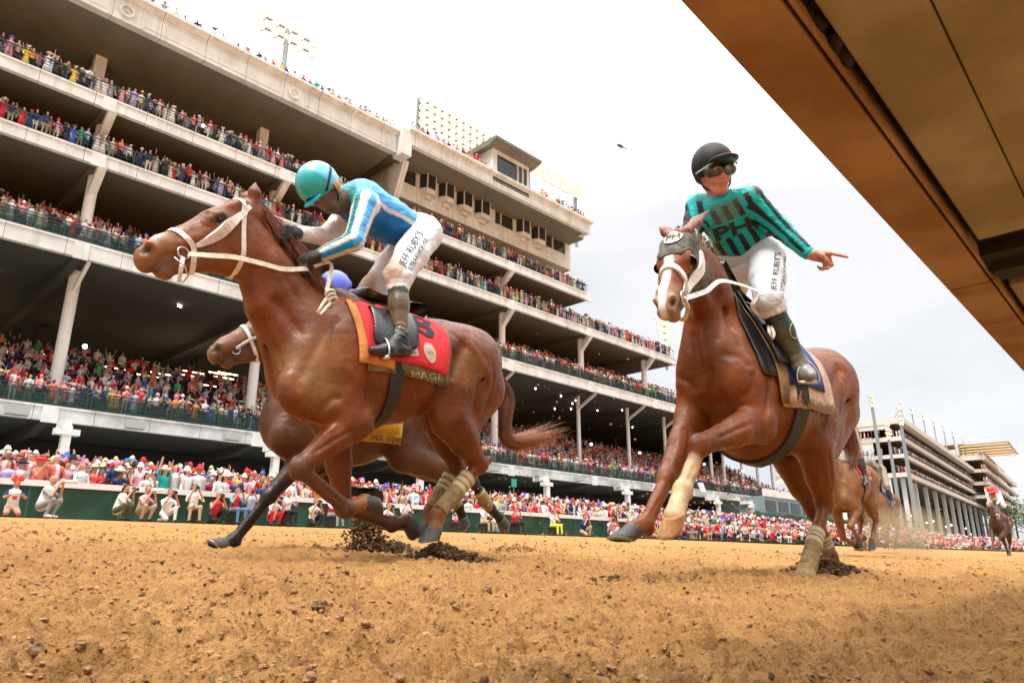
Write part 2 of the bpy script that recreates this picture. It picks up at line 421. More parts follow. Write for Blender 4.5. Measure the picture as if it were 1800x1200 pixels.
def track_height(x, y):
    """harrowed loose dirt: clods and ruts"""
    h = .022 * (vnoise(x * 5, y * 5, 1) - .5) + .014 * (vnoise(x * 14, y * 14, 2) - .5) + .026 * np.maximum(vnoise(x * 34, y * 34, 3) - .52, 0) + .011 * (vnoise(x * 66, y * 66, 4) - .5) + .008 * (vnoise(x * 120, y * 120, 6) - .5) + .012 * np.abs(vnoise(x * 23 + 3, y * 23, 7) - .5)
    h = h + .05 * np.maximum(vnoise(x * 18 + 7, y * 18, 5) - .80, 0) * 1.2
    r = np.random.RandomState(21)
    for i in range(90):       # hoof prints, half filled with loose dirt
        px_, py_ = r.uniform(.6, 13), r.choice([1.3, 1.7, 2.1, 2.9, 3.3, 3.7, 4.6, 5.2]) + r.normal() * .12
        m_ = (np.abs(x - px_) < .22) & (np.abs(y - py_) < .22)
        if m_.any(): d = np.hypot((x[m_] - px_) / 1.15, y[m_] - py_); h[m_] += -.030 * np.exp(-(d / .060) ** 4) + .016 * np.exp(-((d - .095) / .028) ** 2)
    return h * np.clip(14 / (np.hypot(x, y) + 4), .25, 1.6)
# fine fan of ground in front of the camera (polar grid, growing cells), then coarse sheets to the horizon
na_, nr_ = 820, 700
ang = np.linspace(math.radians(-12), math.radians(100), na_); rad = .75 * (46 / .75) ** np.linspace(0, 1, nr_)
A_, R_ = np.meshgrid(ang, rad); gx_ = R_ * np.cos(A_); gy_ = R_ * np.sin(A_)
gy_ = np.minimum(gy_, 24.32); hz_ = track_height(gx_, gy_)
V = np.stack([gx_, gy_, BANK * gy_ + hz_], -1).reshape(-1, 3)
ii = np.arange(nr_ - 1)[:, None] * na_ + np.arange(na_ - 1)[None, :]; Q = np.stack([ii, ii + na_, ii + na_ + 1, ii + 1], -1).reshape(-1, 4)
flat = (gy_.reshape(-1)[Q] > 24.3).all(1); Q = Q[~flat]
# far sheet below, a few centimetres lower, reaches far beyond everything
b0 = len(V); xs_ = [-400, 0, 400, 900]; ys_ = [-600, 24.3]
Vf = [(-900, -700, BANK * -700 * .0 - .05), (1500, -700, -.05), (1500, 0, -.05), (-900, 0, -.05), (-900, 24.3, BANK * 24.3 - .05), (1500, 24.3, BANK * 24.3 - .05)]
Vall = np.vstack([V, np.array(Vf)]); Qall = np.vstack([Q, [[b0, b0 + 1, b0 + 2, b0 + 3], [b0 + 3, b0 + 2, b0 + 5, b0 + 4]]])
g_ = mesh_np('dirt_track', Vall, Qall, M_DIRT, None, True); tag(g_, kind='structure')
ZA = BANK * 24.3 + .02           # apron level
M_CONC = mat('concrete', (.36, .34, .31), .9, noise=.25, nscale=1.2, bump=.3, bscale=12)
g2 = mesh_np('apron', [(-400, 24.45, ZA), (1500, 24.45, ZA), (1500, 700, ZA), (-400, 700, ZA)], [(0, 1, 2, 3)], M_CONC); tag(g2, kind='structure')

# ------------------------------------------------------------------ grandstand
M_CREAMP = mat('cream_paint', (.73, .75, .74), .75, noise=.16, nscale=.8, bump=.05, bscale=9)
M_CREAMW = mat('cream_weathered', (.67, .69, .68), .8, noise=.34, nscale=.9, bump=.08, bscale=10)
def add_joints(m_, step=3.15):
    t = m_.node_tree; p = t.nodes['Principled BSDF']; src = p.inputs['Base Color'].links[0].from_socket; L = t.links.new; tc = t.nodes.new('ShaderNodeNewGeometry'); sx = t.nodes.new('ShaderNodeSeparateXYZ'); L(tc.outputs['Position'], sx.inputs[0])
    def mth(op, a, b): q = t.nodes.new('ShaderNodeMath'); q.operation = op; (L(a, q.inputs[0]) if not isinstance(a, float) else None); q.inputs[1].default_value = b; return q.outputs[0]
    f = mth('FRACT', mth('DIVIDE', sx.outputs['X'], step), 0.0); g = mth('LESS_THAN', f, .010)
    # rain streaks: noise stretched down the face
    tc2 = t.nodes.new('ShaderNodeMapping'); tc2.inputs['Scale'].default_value = (2.2, 2.2, .22); L(tc.outputs['Position'], tc2.inputs[0]); nz = t.nodes.new('ShaderNodeTexNoise'); nz.inputs['Scale'].default_value = 1; nz.inputs['Detail'].default_value = 6; L(tc2.outputs[0], nz.inputs['Vector'])
    r = t.nodes.new('ShaderNodeMapRange'); r.inputs['From Min'].default_value = .52; r.inputs['From Max'].default_value = .72; r.inputs['To Max'].default_value = .42; L(nz.outputs['Fac'], r.inputs['Value'])
    m1 = t.nodes.new('ShaderNodeMix'); m1.data_type = 'RGBA'; L(r.outputs[0], m1.inputs[0]); L(src, m1.inputs[6]); m1.inputs[7].default_value = (.40, .39, .35, 1)
    m2 = t.nodes.new('ShaderNodeMix'); m2.data_type = 'RGBA'; L(g, m2.inputs[0]); L(m1.outputs[2], m2.inputs[6]); m2.inputs[7].default_value = (.16, .15, .13, 1); L(m2.outputs[2], p.inputs['Base Color'])
add_joints(M_CREAMP); add_joints(M_CREAMW)
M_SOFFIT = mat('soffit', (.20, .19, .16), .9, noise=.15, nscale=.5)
M_DARK = mat('stand_interior', (.018, .018, .017), .9, noise=.4, nscale=.4)  # near black: the shade of the deep interior is in the colour
M_STEP = mat('seating_shaded', (.03, .03, .028), .9)  # concrete darkened so its colour carries the interior shade
M_GREENR = mat('green_rail', (.012, .05, .04), .5)
M_GREENP = mat('green_panel', (.015, .065, .045), .6, noise=.3, nscale=3)
M_WHITEP = mat('white_paint', (.78, .77, .74), .55, noise=.08, nscale=2)
M_GLASS = mat('window_glass', (.03, .035, .038), .06, spec=.8, noise=.3, nscale=.7)
M_LAMP = mat('lamp_warm', (1, .85, .6), .4, emit=(1.0, .78, .45), estr=9)
M_LAMPW = mat('lamp_white', (1, 1, 1), .4, emit=(1.0, .93, .82), estr=6)
M_GREYM = mat('grey_metal', (.33, .35, .36), .45, metal=.5)
Y0 = 47.0; YB = 74.0; XL = -14.0
gs = empty('grandstand', (40, 55, ZA)); tag(gs, 'long cream grandstand with stacked open balconies full of spectators', 'grandstand')
LV = dict(s2=(7.75, 8.60, 112), s3=(17.85, 18.85, 112), s4=(24.25, 25.05, 79.0), s5=(28.4, 29.2, 61.0))
def slab(key, yb=YB):
    z0, z1, xe = LV[key]; mb = MB()
    mb.box(XL, xe, Y0, Y0 + .35, z0, z1)                       # fascia
    mb.box(XL, xe, Y0 - .06, Y0, z1 - .10, z1 + .03)               # lip
    o = mb.obj('balcony_fascia', M_CREAMP if key != 's2' else M_CREAMW, gs)
    mb = MB(); mb.box(XL, xe - .01, Y0 + .352, yb, z0 + .12, z1 - .06); mb.obj('balcony_floor', {'s3': mat('soffit_shaded', (.055, .056, .048), .9), 's2': mat('soffit_shaded')}.get(key, mat('soffit_mid', (.12, .11, .085), .9)), gs)  # lower floor undersides get a darker copy with their shade in the colour
    # beams under the floor every bay
    mb = MB(); x = 10.3 - 12.6 * 2
    while x < xe - .5:
        mb.prism([(Y0 + .4, z0 + .02), (Y0 + 3.5, z0 - .45), (yb - 1, z0 - .45), (yb - 1, z0 + .10), (Y0 + .4, z0 + .10)], 0, x - .25, x + .25)
        x += 12.6
    mb.obj('floor_beam', mat('soffit_shaded') if key in ('s2', 's3') else mat('soffit_mid'), gs)
    mb = MB(); x = 10.3 - 12.6
    while x < xe:
        mb = MB(); mb.box(x - .40, x + .40, Y0 - .10, Y0 + .02, z0 - .12, z1 + .02); mb.obj('joint_block', M_CREAMP, gs); x += 12.6
    
for k_ in LV: slab(k_)
# seating steps behind the rails
def steps(z, y0, n, run, rise, x0, x1):
    mb = MB()
    for i in range(n): mb.box(x0, x1, y0 + run * i, y0 + run * n, z + rise * i, z + rise * (i + 1) - .002)
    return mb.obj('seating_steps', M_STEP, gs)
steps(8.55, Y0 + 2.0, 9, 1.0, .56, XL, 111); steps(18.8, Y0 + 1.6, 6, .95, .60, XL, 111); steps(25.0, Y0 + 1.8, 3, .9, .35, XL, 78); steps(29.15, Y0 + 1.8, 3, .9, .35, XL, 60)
# back walls
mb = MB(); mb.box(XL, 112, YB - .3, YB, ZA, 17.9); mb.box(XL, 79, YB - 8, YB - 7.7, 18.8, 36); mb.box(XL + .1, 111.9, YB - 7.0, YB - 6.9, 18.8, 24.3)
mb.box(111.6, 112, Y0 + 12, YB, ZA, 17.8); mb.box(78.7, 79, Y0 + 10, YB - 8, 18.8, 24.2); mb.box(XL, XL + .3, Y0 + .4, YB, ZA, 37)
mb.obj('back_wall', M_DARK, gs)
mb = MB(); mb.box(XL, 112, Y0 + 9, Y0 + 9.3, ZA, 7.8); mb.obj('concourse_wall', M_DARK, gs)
# roof with cornice
mb = MB(); mb.box(XL, 33.2, Y0, Y0 + .6, 35.3, 37.0)
for (y, a, b) in ((-.14, 37.0, 37.16), (-.28, 37.16, 37.30), (-.42, 37.30, 37.52)): mb.box(XL, 33.2, Y0 + y, Y0 + .6, a, b)
mb.obj('roof_fascia', M_CREAMP, gs)
mb = MB()
for x in (-2.3, 10.3, 22.95):
    mb.box(x - 1.1, x - 1.0, Y0 - .05, Y0 - .001, 35.36, 36.95); mb.box(x + 1.0, x + 1.1, Y0 - .05, Y0 - .001, 35.36, 36.95)
    pts = [(x + .42 * math.cos(a), Y0 - .05, 36.15 + .42 * math.sin(a)) for a in np.linspace(0, 2 * math.pi, 25)]; mb.tube(pts, .10, 8, False)
    mb.ball((x, Y0 - .02, 36.15), .14)
for a, b in ((-1.1, 9.1), (11.5, 21.8), (24.1, 32.4), (-13, -3.5)):
    for z in (35.62, 36.72): mb.box(a, b, Y0 - .035, Y0 - .001, z, z + .05)
mb.obj('fascia_ornament', M_CREAMP, gs)
mb = MB(); mb.box(XL, 60.9, Y0 + .6, YB - 4, 36.2, 36.9); mb.prism([(Y0 + .6, 35.32), (Y0 + 14, 34.4), (Y0 + 14, 36.2), (Y0 + .6, 36.2)], 0, XL, 33.0); mb.obj('roof', M_SOFFIT, gs)
for x in (-2.3, 10.3, 22.95):
    mb = MB(); mb.box(x - .38, x + .38, Y0 + 4.6, Y0 + 5.3, 29.2, 35.4); mb.obj('column', M_CREAMP, gs)
for i, x in enumerate(np.arange(-4, 33, 2.55)):
    p = (x, Y0 + 7.5, 34.70); mb = MB(); mb.tube([(p[0], p[1], p[2] + .3), (p[0], p[1], p[2])], .12, 10); mb.obj('recessed_lamp', M_LAMP, gs)
# press level: projecting cornice, soffit, window wall with bay windows
YP = 46.2
mb = MB(); mb.box(34.3, 60.4, YP, YP + .5, 36.3, 37.35)
for (y, a, b) in ((-.02, 37.35, 37.5), (-.14, 37.5, 37.64), (-.34, 37.64, 37.9)): mb.box(34.3 + y, 60.4 - y, YP + y, YP + .5, a, b)
mb.box(34.3, 34.8, YP + .5, Y0 + .5, 36.3, 37.9); mb.box(59.9, 60.4, YP + .5, Y0 + 8, 36.3, 37.9); mb.box(33.25, 34.3, YP - .02, Y0 + .6, 35.0, 37.62)
mb.box(35.2, 59.8, YP - .03, YP - .001, 37.05, 37.10); mb.box(35.2, 59.8, YP - .03, YP - .001, 36.52, 36.57)
mb.obj('press_fascia', M_CREAMP, gs)
mb = MB(); mb.box(33.3, 59.9, YP + .5, YB - 6, 36.42, 36.9); mb.obj('press_soffit', M_SOFFIT, gs)
mb = MB(); YW = 49.8; z0w, z1w = 33.0, 36.42; W0, W1 = 34.7, 36.45
mb.box(35.0, 61.1, YW, YW + .3, z0w, W0); mb.box(35.0, 61.1, YW, YW + .3, W1, z1w); mb.box(60.8, 61.1, YW + .3, YB - 8, z0w, z1w); mb.box(35.0, 35.3, YW + .3, YB - 8, z0w, z1w)
mb.box(35.0, 61.1, YW + .3, YB - 8, z0w, z0w + .3)
wins = [(38.1, 40.0, 1), (40.5, 42.4, 1), (42.9, 44.9, 1), (45.4, 47.4, 1), (48.4, 51.3, 0), (51.7, 53.6, 1), (54.2, 56.2, 1), (56.6, 60.2, 0)]
prev = 37.7
for a, b, _ in wins: mb.box(prev, a, YW, YW + .3, W0, W1); prev = b
mb.box(prev, 61.1, YW, YW + .3, W0, W1); mb.box(35.0, 35.5, YW, YW + .3, W0, W1)
mb.prism([(35.5, W0), (36.0, W0 + .95), (36.8, W0 + 1.5), (37.75, W1), (35.5, W1)], 1, YW, YW + .3)
mb.prism([(Y0 + .4, 35.3), (YW, 35.3), (YW, 29.3)], 0, 34.4, 35.0)
mb.obj('press_wall', M_CREAMP, gs)
mb = MB(); mb.box(35.5, 37.7, YW + .12, YW + .16, W0, W1); mb.obj('window', M_GLASS, gs)
for a, b, bay in wins:
    f = MB(); g = MB(); c = (a + b) / 2
    if bay:
        y1 = YW - .75; pl = [(a, YW), (a + .42, y1), (b - .42, y1), (b, YW)]
        for (p, q) in zip(pl[:-1], pl[1:]):
            g.beam((p[0], p[1], (W0 + W1) / 2), (q[0], q[1], (W0 + W1) / 2), .03, W1 - W0 + .1)
            f.beam((p[0], p[1], (W0 - .03)), (q[0], q[1], (W0 - .03)), .12, .10); f.beam((p[0], p[1], W1 + .03), (q[0], q[1], W1 + .03), .14, .14)
        for p in pl: f.box(p[0] - .045, p[0] + .045, p[1] - .06, p[1] + .03, W0 - .05, W1 + .05)
        f.prism(pl, 2, W0 - .5, W0 - .08); f.prism([(a + .3, YW), (a + .7, YW - .35), (b - .7, YW - .35), (b - .3, YW)], 2, W0 - .85, W0 - .501); f.prism(pl, 2, W1 + .08, z1w + .1)
    else:
        g.box(a, b, YW + .12, YW + .15, W0, W1)
        for x in (a, c - .5, b): f.box(x - .05, x + .05, YW - .04, YW + .119, W0 - .05, W1 + .05)
        f.box(a, b, YW - .05, YW + .119, W0 - .1, W0 - .001)
    w_o = f.obj('window', M_CREAMP, gs); g.obj('pane', M_GLASS, w_o)
# roof-top booth
bo = empty('roof_booth', (48, 50, 36.9)); tag(bo, 'flat roofed glass fronted booth on top of the press level', 'booth')
xa, xb = 44.6, 50.0
mb = MB(); mb.box(xa, xb, 46.2, 54, 36.91, 38.1); mb.box(xa, xa + .5, 46.2, 54, 38.1, 40.6); mb.box(xb - .25, xb, 46.2, 54, 38.1, 40.6); mb.box(xa + .5, xb - .25, 53.6, 54, 38.1, 40.6); mb.box(xa + .5, xb - .25, 46.2, 46.5, 40.15, 40.6); mb.obj('wall', M_CREAMP, bo)
mb = MB(); mb.box(xa + .5, xb - .25, 46.3, 46.34, 38.1, 40.15); mb.obj('window', M_GLASS, bo)
mb = MB()
for x in (xa + .5, xa + .68 * (xb - xa), xa + .82 * (xb - xa), xb - .25): mb.box(x - .06, x + .06, 46.15, 46.299, 38.1, 40.15)
mb.obj('mullion', M_WHITEP, bo)
mb = MB(); mb.prism([(45.0, 41.0), (45.0, 41.25), (54.5, 41.1), (54.5, 40.6), (46.2, 40.6)], 0, xa - .7, xb + .8); mb.obj('roof', M_SOFFIT, bo)
# columns of the tall storeys
def column(x, y, z0, z1, r, brk=True, m_=None):
    mb = MB(); mb.tube([(x, y, z0), (x, y, z1)], r, 14)
    if brk:
        mb.beam((x, y, z1 - 1.5), (x, y - 2.6, z1 - .1), .2, .28)
    return mb.obj('column', m_ or M_WHITEP, gs, False)
for i in range(-1, 4):
    column(10.9 + 12.6 * i, Y0 + 2.9, 8.6, 17.9, .36)
for x in (61.9, 71.4, 79.5, 85.5, 91, 94.5, 100, 105, 110): column(x, Y0 + 2.9, 8.6, 17.9, .22)
for i in range(-1, 7):
    x = 10.6 + 12.6 * i
    if x < 78: column(x, Y0 + 1.6, 18.85, 24.3, .34, False); mb = MB(); mb.beam((x, Y0 + 1.6, 22.8), (x, Y0 + .1, 24.3), .5, .5, up=(1, 0, 0)); mb.obj('bracket', M_CREAMP, gs)
    if x < 60: column(x, Y0 + 2.2, 25.05, 28.5, .34, False); mb = MB(); mb.beam((x, Y0 + 2.0, 27.0), (x, Y0 + .1, 28.5), .5, .5, up=(1, 0, 0)); mb.obj('bracket', M_CREAMP, gs)
for x in (-1.5, 10.9, 23.5, 36, 51.2, 64.2, 83.6, 92.8, 104):
    mb = MB(); mb.box(x - .22, x + .22, Y0 - 1.9, Y0 - 1.45, ZA, 7.3); mb.box(x - .62, x + .62, Y0 - 1.95, Y0 - 1.4, 6.78, 7.12); mb.box(x - .18, x + .18, Y0 - 1.8, Y0 - .05, 7.3, 7.7); mb.obj('column', M_WHITEP, gs)
# inner columns and warm strip lights deep inside the lower storeys
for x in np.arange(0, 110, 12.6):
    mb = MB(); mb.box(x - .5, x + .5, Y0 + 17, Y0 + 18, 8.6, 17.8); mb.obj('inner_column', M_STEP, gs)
rs = np.random.RandomState(5)
for i in range(70):
    x = rs.uniform(2, 62); y = Y0 + rs.uniform(11, 25); mb = MB(); mb.box(x, x + 1.7, y, y + .12, 17.0 - (y - Y0) * .16, 17.06 - (y - Y0) * .16); mb.obj('strip_light', M_LAMP, gs)
for i in range(24):
    x = rs.uniform(4, 108); y = Y0 + rs.uniform(2, 10); mb = MB(); mb.tube([(x, y, 17.92), (x, y, 17.74)], .07, 8); mb.obj('ceiling_lamp', M_LAMPW, gs)
for x in (12.0, 24.6, 63.3, 72.8, 88, 99): mb = MB(); mb.ball((x, Y0 + 2.3, 13.0 if x < 60 else 12.5), .15); mb.obj('flood_lamp', M_LAMPW, gs)
for x in (6.6, 25.2, 37, 50.5, 57, 64.8, 74): mb = MB(); mb.ball((x, Y0 + 5, 5.6), .12); mb.obj('flood_lamp', M_LAMPW, gs)
for x in np.arange(8.6, 110, 6.1):
    mb = MB(); mb.box(x - .55, x + .55, Y0 - .95, Y0 - .35, 7.75, 8.2); mb.box(x - .1, x + .1, Y0 - .4, Y0 - .07, 7.9, 8.1); mb.obj('floodlight_housing', mat('housing', (.42, .42, .40), .5), gs)
# railings
def railing(key, z, x0, x1, hgt=1.07, panel=False, y=None, m_=M_GREENR):
    y = Y0 + .18 if y is None else y; mb = MB(); mb.beam((x0, y, z + hgt), (x1, y, z + hgt), .07, .06)
    for zz in (.15, .40, .62, .84): mb.beam((x0, y, z + zz), (x1, y, z + zz), .022, .022)
    mb.obj('railing', m_, gs); far = MB(); x = x0; k = 0
    while x <= x1:
        mb = far if (x < 3 or k >= 24) else MB(); mb.box(x - .03, x + .03, y - .03, y + .03, z, z + hgt)
        if mb is not far: mb.obj('railing_post', m_, gs); k += 1
        x += 1.55
    tag(far.obj('railing_post', m_, gs), kind='stuff')
    if panel:
        o = MB(); o.box(x0, x1, y + .05, y + .06, z + .03, z + hgt - .1); o.obj('mesh_panel', mat('mesh_panel', (.02, .06, .05), .7, alpha=.45), gs)
railing('s2', 8.63, XL, 111.5, panel=True); railing('s3', 18.88, XL, 111.5, panel=True); railing('s4', 25.08, XL, 78.8); railing('s5', 29.23, XL, 60.9)
tick('stand')
# ------------------------------------------------------------------ track-side wall with white rail
for i in range(-3, 40):
    if i % 1: continue
wl_ = empty('track_wall', (30, 24.4, ZA)); tag(wl_, 'low dark green wall topped by a white rail along the far side of the track', 'wall')
mb = MB(); mb.box(-20, 200, 24.34, 24.44, BANK * 24.3 - .1, 2.24); mb.obj('panel', mat('wall_green', (.012, .075, .045), .45, noise=.45, nscale=1.4), wl_)
mb = MB(); mb.box(-20, 200, 24.22, 24.48, 2.20, 2.37); mb.obj('top_rail', M_WHITEP, wl_)
mb = MB()
for x in np.arange(-19.2, 199, 2.44): mb.box(x - .03, x + .03, 24.315, 24.34, BANK * 24.3 - .1, 2.2)
mb.obj('joint', mat('wall_joint', (.03, .11, .07), .5), wl_)
# kerb of pale footing under the wall
kb = mesh_np('kerb_strip', [(-20, 24.05, BANK * 24.05 + .03), (200, 24.05, BANK * 24.05 + .03), (200, 24.336, BANK * 24.3 + .03), (-20, 24.336, BANK * 24.3 + .03)], [(0, 1, 2, 3)], mat('kerb', (.45, .28, .13), .9)); tag(kb, kind='structure')
# ------------------------------------------------------------------ inner rail canopy over the camera
M_RUST = mat('rail_edge', (.22, .105, .038), .85, col2=(.33, .20, .10), nscale=3.5, bump=.25, bscale=40)
M_PANEL = mat('rail_panel', (.31, .26, .18), .85, col2=(.22, .17, .10), nscale=4, bump=.15, bscale=60)
M_RAILD = mat('rail_dark', (.012, .009, .006), .9)
rc = empty('inner_rail', (0, -.3, 0)); tag(rc, 'rusty brown underside of the inner track rail canopy close overhead at the right', 'rail')
ZR = 1.06
def rail_strip(x0, x1, ya, yb, z0, z1):
    k = .0285; V = [(x, y + k * x, z) for x in (x0, x1) for y in (ya, yb) for z in (z0, z1)]; return V, [(0, 1, 3, 2), (4, 6, 7, 5), (0, 4, 5, 1), (2, 3, 7, 6), (0, 2, 6, 4), (1, 5, 7, 3)]
xj = 2.62
for a, b in ((-3.0, xj), (xj + .012, 14.0)):
    mb = MB(); mb.add(*rail_strip(a, b, .318, .436, ZR, ZR + .16)); mb.add(*rail_strip(a, b, .304, .312, ZR + .006, ZR + .06)); o = mb.obj('front_lip', M_RUST, rc)
    bv = o.modifiers.new('b', 'BEVEL'); bv.width = .004; bv.segments = 2
mb = MB(); mb.add(*rail_strip(-3, 14, -.12, .34, ZR + .060, ZR + .075)); mb.obj('gap_backing', M_RAILD, rc)
for (a, b) in ((.143, .285), (-.12, .141)):
    for x0, x1 in ((-3, 2.30), (2.78, 14)):
        mb = MB(); mb.add(*rail_strip(x0, x1, a, b, ZR + .022, ZR + .05)); o = mb.obj('cover_panel', M_PANEL, rc); bv = o.modifiers.new('b', 'BEVEL'); bv.width = .006; bv.segments = 2
mb = MB(); mb.box(2.42, 2.66, -.12, .372, ZR + .018, ZR + .058); mb.box(2.50, 2.60, -.12, .36, ZR - .012, ZR + .02); mb.obj('cross_bracket', M_RAILD, rc)
mb = MB(); rs = np.random.RandomState(8)
for i in range(60): x = .72 + rs.rand() ** 1.5 * .55; mb.ball((x, .312 + .0285 * x + rs.normal() * .012, ZR + .03 + rs.rand() * .02), .012 + .014 * rs.rand(), 6, 4, (1.4, .8, .7))
mb.obj('caked_mud', M_RAILD, rc, True)
for x in (-1.5,): mb = MB(); mb.tube([(x, -.08, 0), (x, -.08, ZR + .05)], .06, 12); mb.obj('rail_post', M_WHITEP, rc)
tick('env')
# ------------------------------------------------------------------ far buildings, masts, helicopter
M_FARC = mat('far_cream', (.60, .56, .49), .8, noise=.08, nscale=.3)
def locmb(C, f, g):
    """local boxes (a along, b away from the track, z) -> world"""
    class L_(MB):
        def box(s, a0, a1, b0, b1, z0, z1):
            V = [tuple(C[:2] + f * a + g * b) + (z,) for a in (a0, a1) for b in (b0, b1) for z in (z0, z1)]
            return s.add(V, [(0, 1, 3, 2), (4, 6, 7, 5), (0, 4, 5, 1), (2, 3, 7, 6), (0, 2, 6, 4), (1, 5, 7, 3)])
    return L_
fdir = CAMR @ np.array([1935 - 900, 600 - 982, -F]); fdir = unit(np.array([fdir[0], fdir[1], 0]))[:2]; gdir = np.array([-fdir[1], fdir[0]])
C1 = PX(1597, 850, 185.0)
def zc(v, d=185.0): return PX(1597, v, d)[2]
fb = empty('grandstand', (float(C1[0]), float(C1[1]), ZA)); tag(fb, 'distant cream grandstand with four crowded balconies and rooftop floodlights', 'grandstand')
def alen(u, v):      # distance along the front of the far stand where pixel column u meets it
    r = CAMR @ np.array([u - 900, 600 - v, -F]); A = np.array([[r[0], -fdir[0]], [r[1], -fdir[1]]]); t, a = np.linalg.solve(A, C1[:2]); return a
LE = alen(1726, 830); print('far stand length', LE, [round(zc(v), 1) for v in (728, 738, 762, 770, 795, 802, 829, 837, 900)])
B_ = locmb(C1, fdir, gdir)
zr = [(zc(738), zc(728)), (zc(770), zc(762)), (zc(802), zc(795)), (zc(837), zc(829))]
for i, (a, b) in enumerate(zr):
    mb = B_(); mb.box(0, LE, -.4 - (1.0 if i == 0 else 0), .6, a, b); mb.box(-.5, .1, -.4 - (1.0 if i == 0 else 0), 34, a, b + (0 if i else 0)); mb.obj('balcony_fascia', M_FARC, fb)
    mb = B_(); mb.box(.1, LE, .6, 30, a + .2, b - .1); mb.obj('balcony_floor', mat('soffit_mid'), fb)
    if i: mb = B_(); mb.box(0, LE, -.2, -.1, b, b + 1.0); mb.obj('railing', mat('mesh_panel'), fb)
mb = B_(); mb.box(.2, LE, 18, 19, ZA, zr[0][0]); mb.box(LE - .5, LE, 4, 30, ZA, zr[0][0]); mb.obj('back_wall', M_STEP, fb)
mb = B_()
mb.box(-.3, .2, 7, 34, zr[1][0] - 3, zr[1][1] + .3); mb.box(-.3, .2, 7, 34, zr[2][0] - 3.4, zr[2][1] + .4); mb.box(-.3, .2, 5, 34, zr[3][0], zr[3][1] + 1.2); mb.box(-.3, .2, 3, 30, zr[0][0] - 1.2, zr[0][0])
mb.obj('end_wall', M_FARC, fb)
mb = B_(); mb.box(-2.2, -.3, 22, 34, zr[1][1] - 4, zr[1][1] + 1); mb.obj('stair_landing', M_FARC, fb)
p0, p1 = PX(1497, 765, 150), PX(1534, 832, 150); mb = MB(); mb.beam(p0, p1, .3, .5); mb.beam(p0 + np.array([0, 0, -.4]), p1 + np.array([0, 0, -.4]) , .3, .4)
mb.add([p0, p1, PX(1490, 838, 152), PX(1470, 770, 152)], [(0, 1, 2, 3)]); mb.obj('stair', M_FARC, fb)
n_ = 12
for i in range(n_):
    a = 3 + (LE - 6) * i / (n_ - 1); mb = B_(); mb.box(a - .5, a + .5, 1.2, 2.2, ZA, zr[3][0]); mb.obj('column', mat('far_column', (.60, .64, .61), .7), fb)
for i in range(5): mb = B_(); mb.box(-.2, .6, 4 + 6 * i, 5 + 6 * i, ZA, zr[3][0]); mb.obj('column', mat('far_column'), fb)
for i in range(14): a = 5 + LE * .07 * i; c = C1[:2] + fdir * a + gdir * 6; mb = MB(); mb.ball((c[0], c[1], ZA + 9 + (i % 3)), .30); mb.obj('flood_lamp', M_LAMPW, fb)
M_LHOUS = mat('lamp_housing', (.42, .27, .16), .5)
def light_rack(o, c, rows, cols, dx, dz, ax, r, arm=True):
    mb = MB()
    for j in range(rows): a = c - ax * dx * (cols - 1) / 2 + np.array([0, 0, -dz * j]); b = c + ax * dx * (cols - 1) / 2 + np.array([0, 0, -dz * j]); mb.beam(a - ax * .3, b + ax * .3, r * .35, r * .35)
    mb.obj('crossarm', M_GREYM, o); back = np.array([.1, .3, 0.0])
    for j in range(rows):
        for i in range(cols):
            q = c + ax * dx * (i - (cols - 1) / 2) + np.array([0, 0, -dz * j]); mb = MB(); d = unit(np.array([-.55, -.75, -.35])); rr = [r * .35, r * .8, r, r]
            mb.tube([q - d * r * .9, q - d * r * .4, q + d * r * .3, q + d * r * .35], rr, 12); l = mb.obj('lamp', M_LHOUS, o, True)
            mb = MB(); mb.tube([q + d * r * .36, q + d * r * .42], r * .92, 12); mb.obj('lens', M_LAMPF, l)
M_LAMPF = mat('lamp_flood', (.02, .015, .01), .9, emit=(1.0, .89, .66), estr=1.12)
def mast(u, v_top, v_bot, d, label, rows=3, cols=2, r=.5, lean=0, pole=True):
    t = PX(u, v_top, d); b = np.array([t[0], t[1], ZA]); o = empty('floodlight_mast', tuple(b)); tag(o, label, 'floodlight', 'floodlight masts beside and on the far stands')
    mb = MB(); mb.tube([b, t], [.42, .22], 10); mb.obj('pole', M_GREYM, o); light_rack(o, t + np.array([0, 0, -.2]), rows, cols, r * 2.3, r * 2.2, np.array([fdir[0], fdir[1], 0]), r); return o
mast(1530, 694, 870, 120, 'tall slender floodlight mast nearest the right horse, rising above the far roof', 3, 2, .36)
mast(1579, 716, 890, 120, 'tall floodlight mast standing in front of the corner of the far stand', 4, 2, .38)
mast(1558, 744, 800, 130, 'shorter floodlight mast in front of the far stand end wall', 4, 3, .38)
for i, (u, v) in enumerate([(1588, 704), (1607, 715), (1627, 726), (1645, 737), (1662, 746), (1678, 755), (1696, 764), (1709, 771)]):
    a = alen(u + 4, v + 20); c = C1[:2] + fdir * a + gdir * 1.0; zt = PX(u, v, proj((c[0], c[1], 37))[2])[2]; o = empty('floodlight_mast', (float(c[0]), float(c[1]), zr[0][1])); 
    tag(o, 'short floodlight on the far stand roof edge, %s from its near corner' % ['first', 'second', 'third', 'fourth', 'fifth', 'sixth', 'seventh', 'eighth'][i], 'floodlight', 'floodlights along the far roof edge')
    mb = MB(); mb.tube([(c[0], c[1], zr[0][1]), (c[0], c[1], zt)], .18, 8); mb.obj('pole', M_GREYM, o); light_rack(o, np.array([c[0], c[1], zt]), 2, 2, 1.3, 1.3, np.array([fdir[0], fdir[1], 0]), .48)
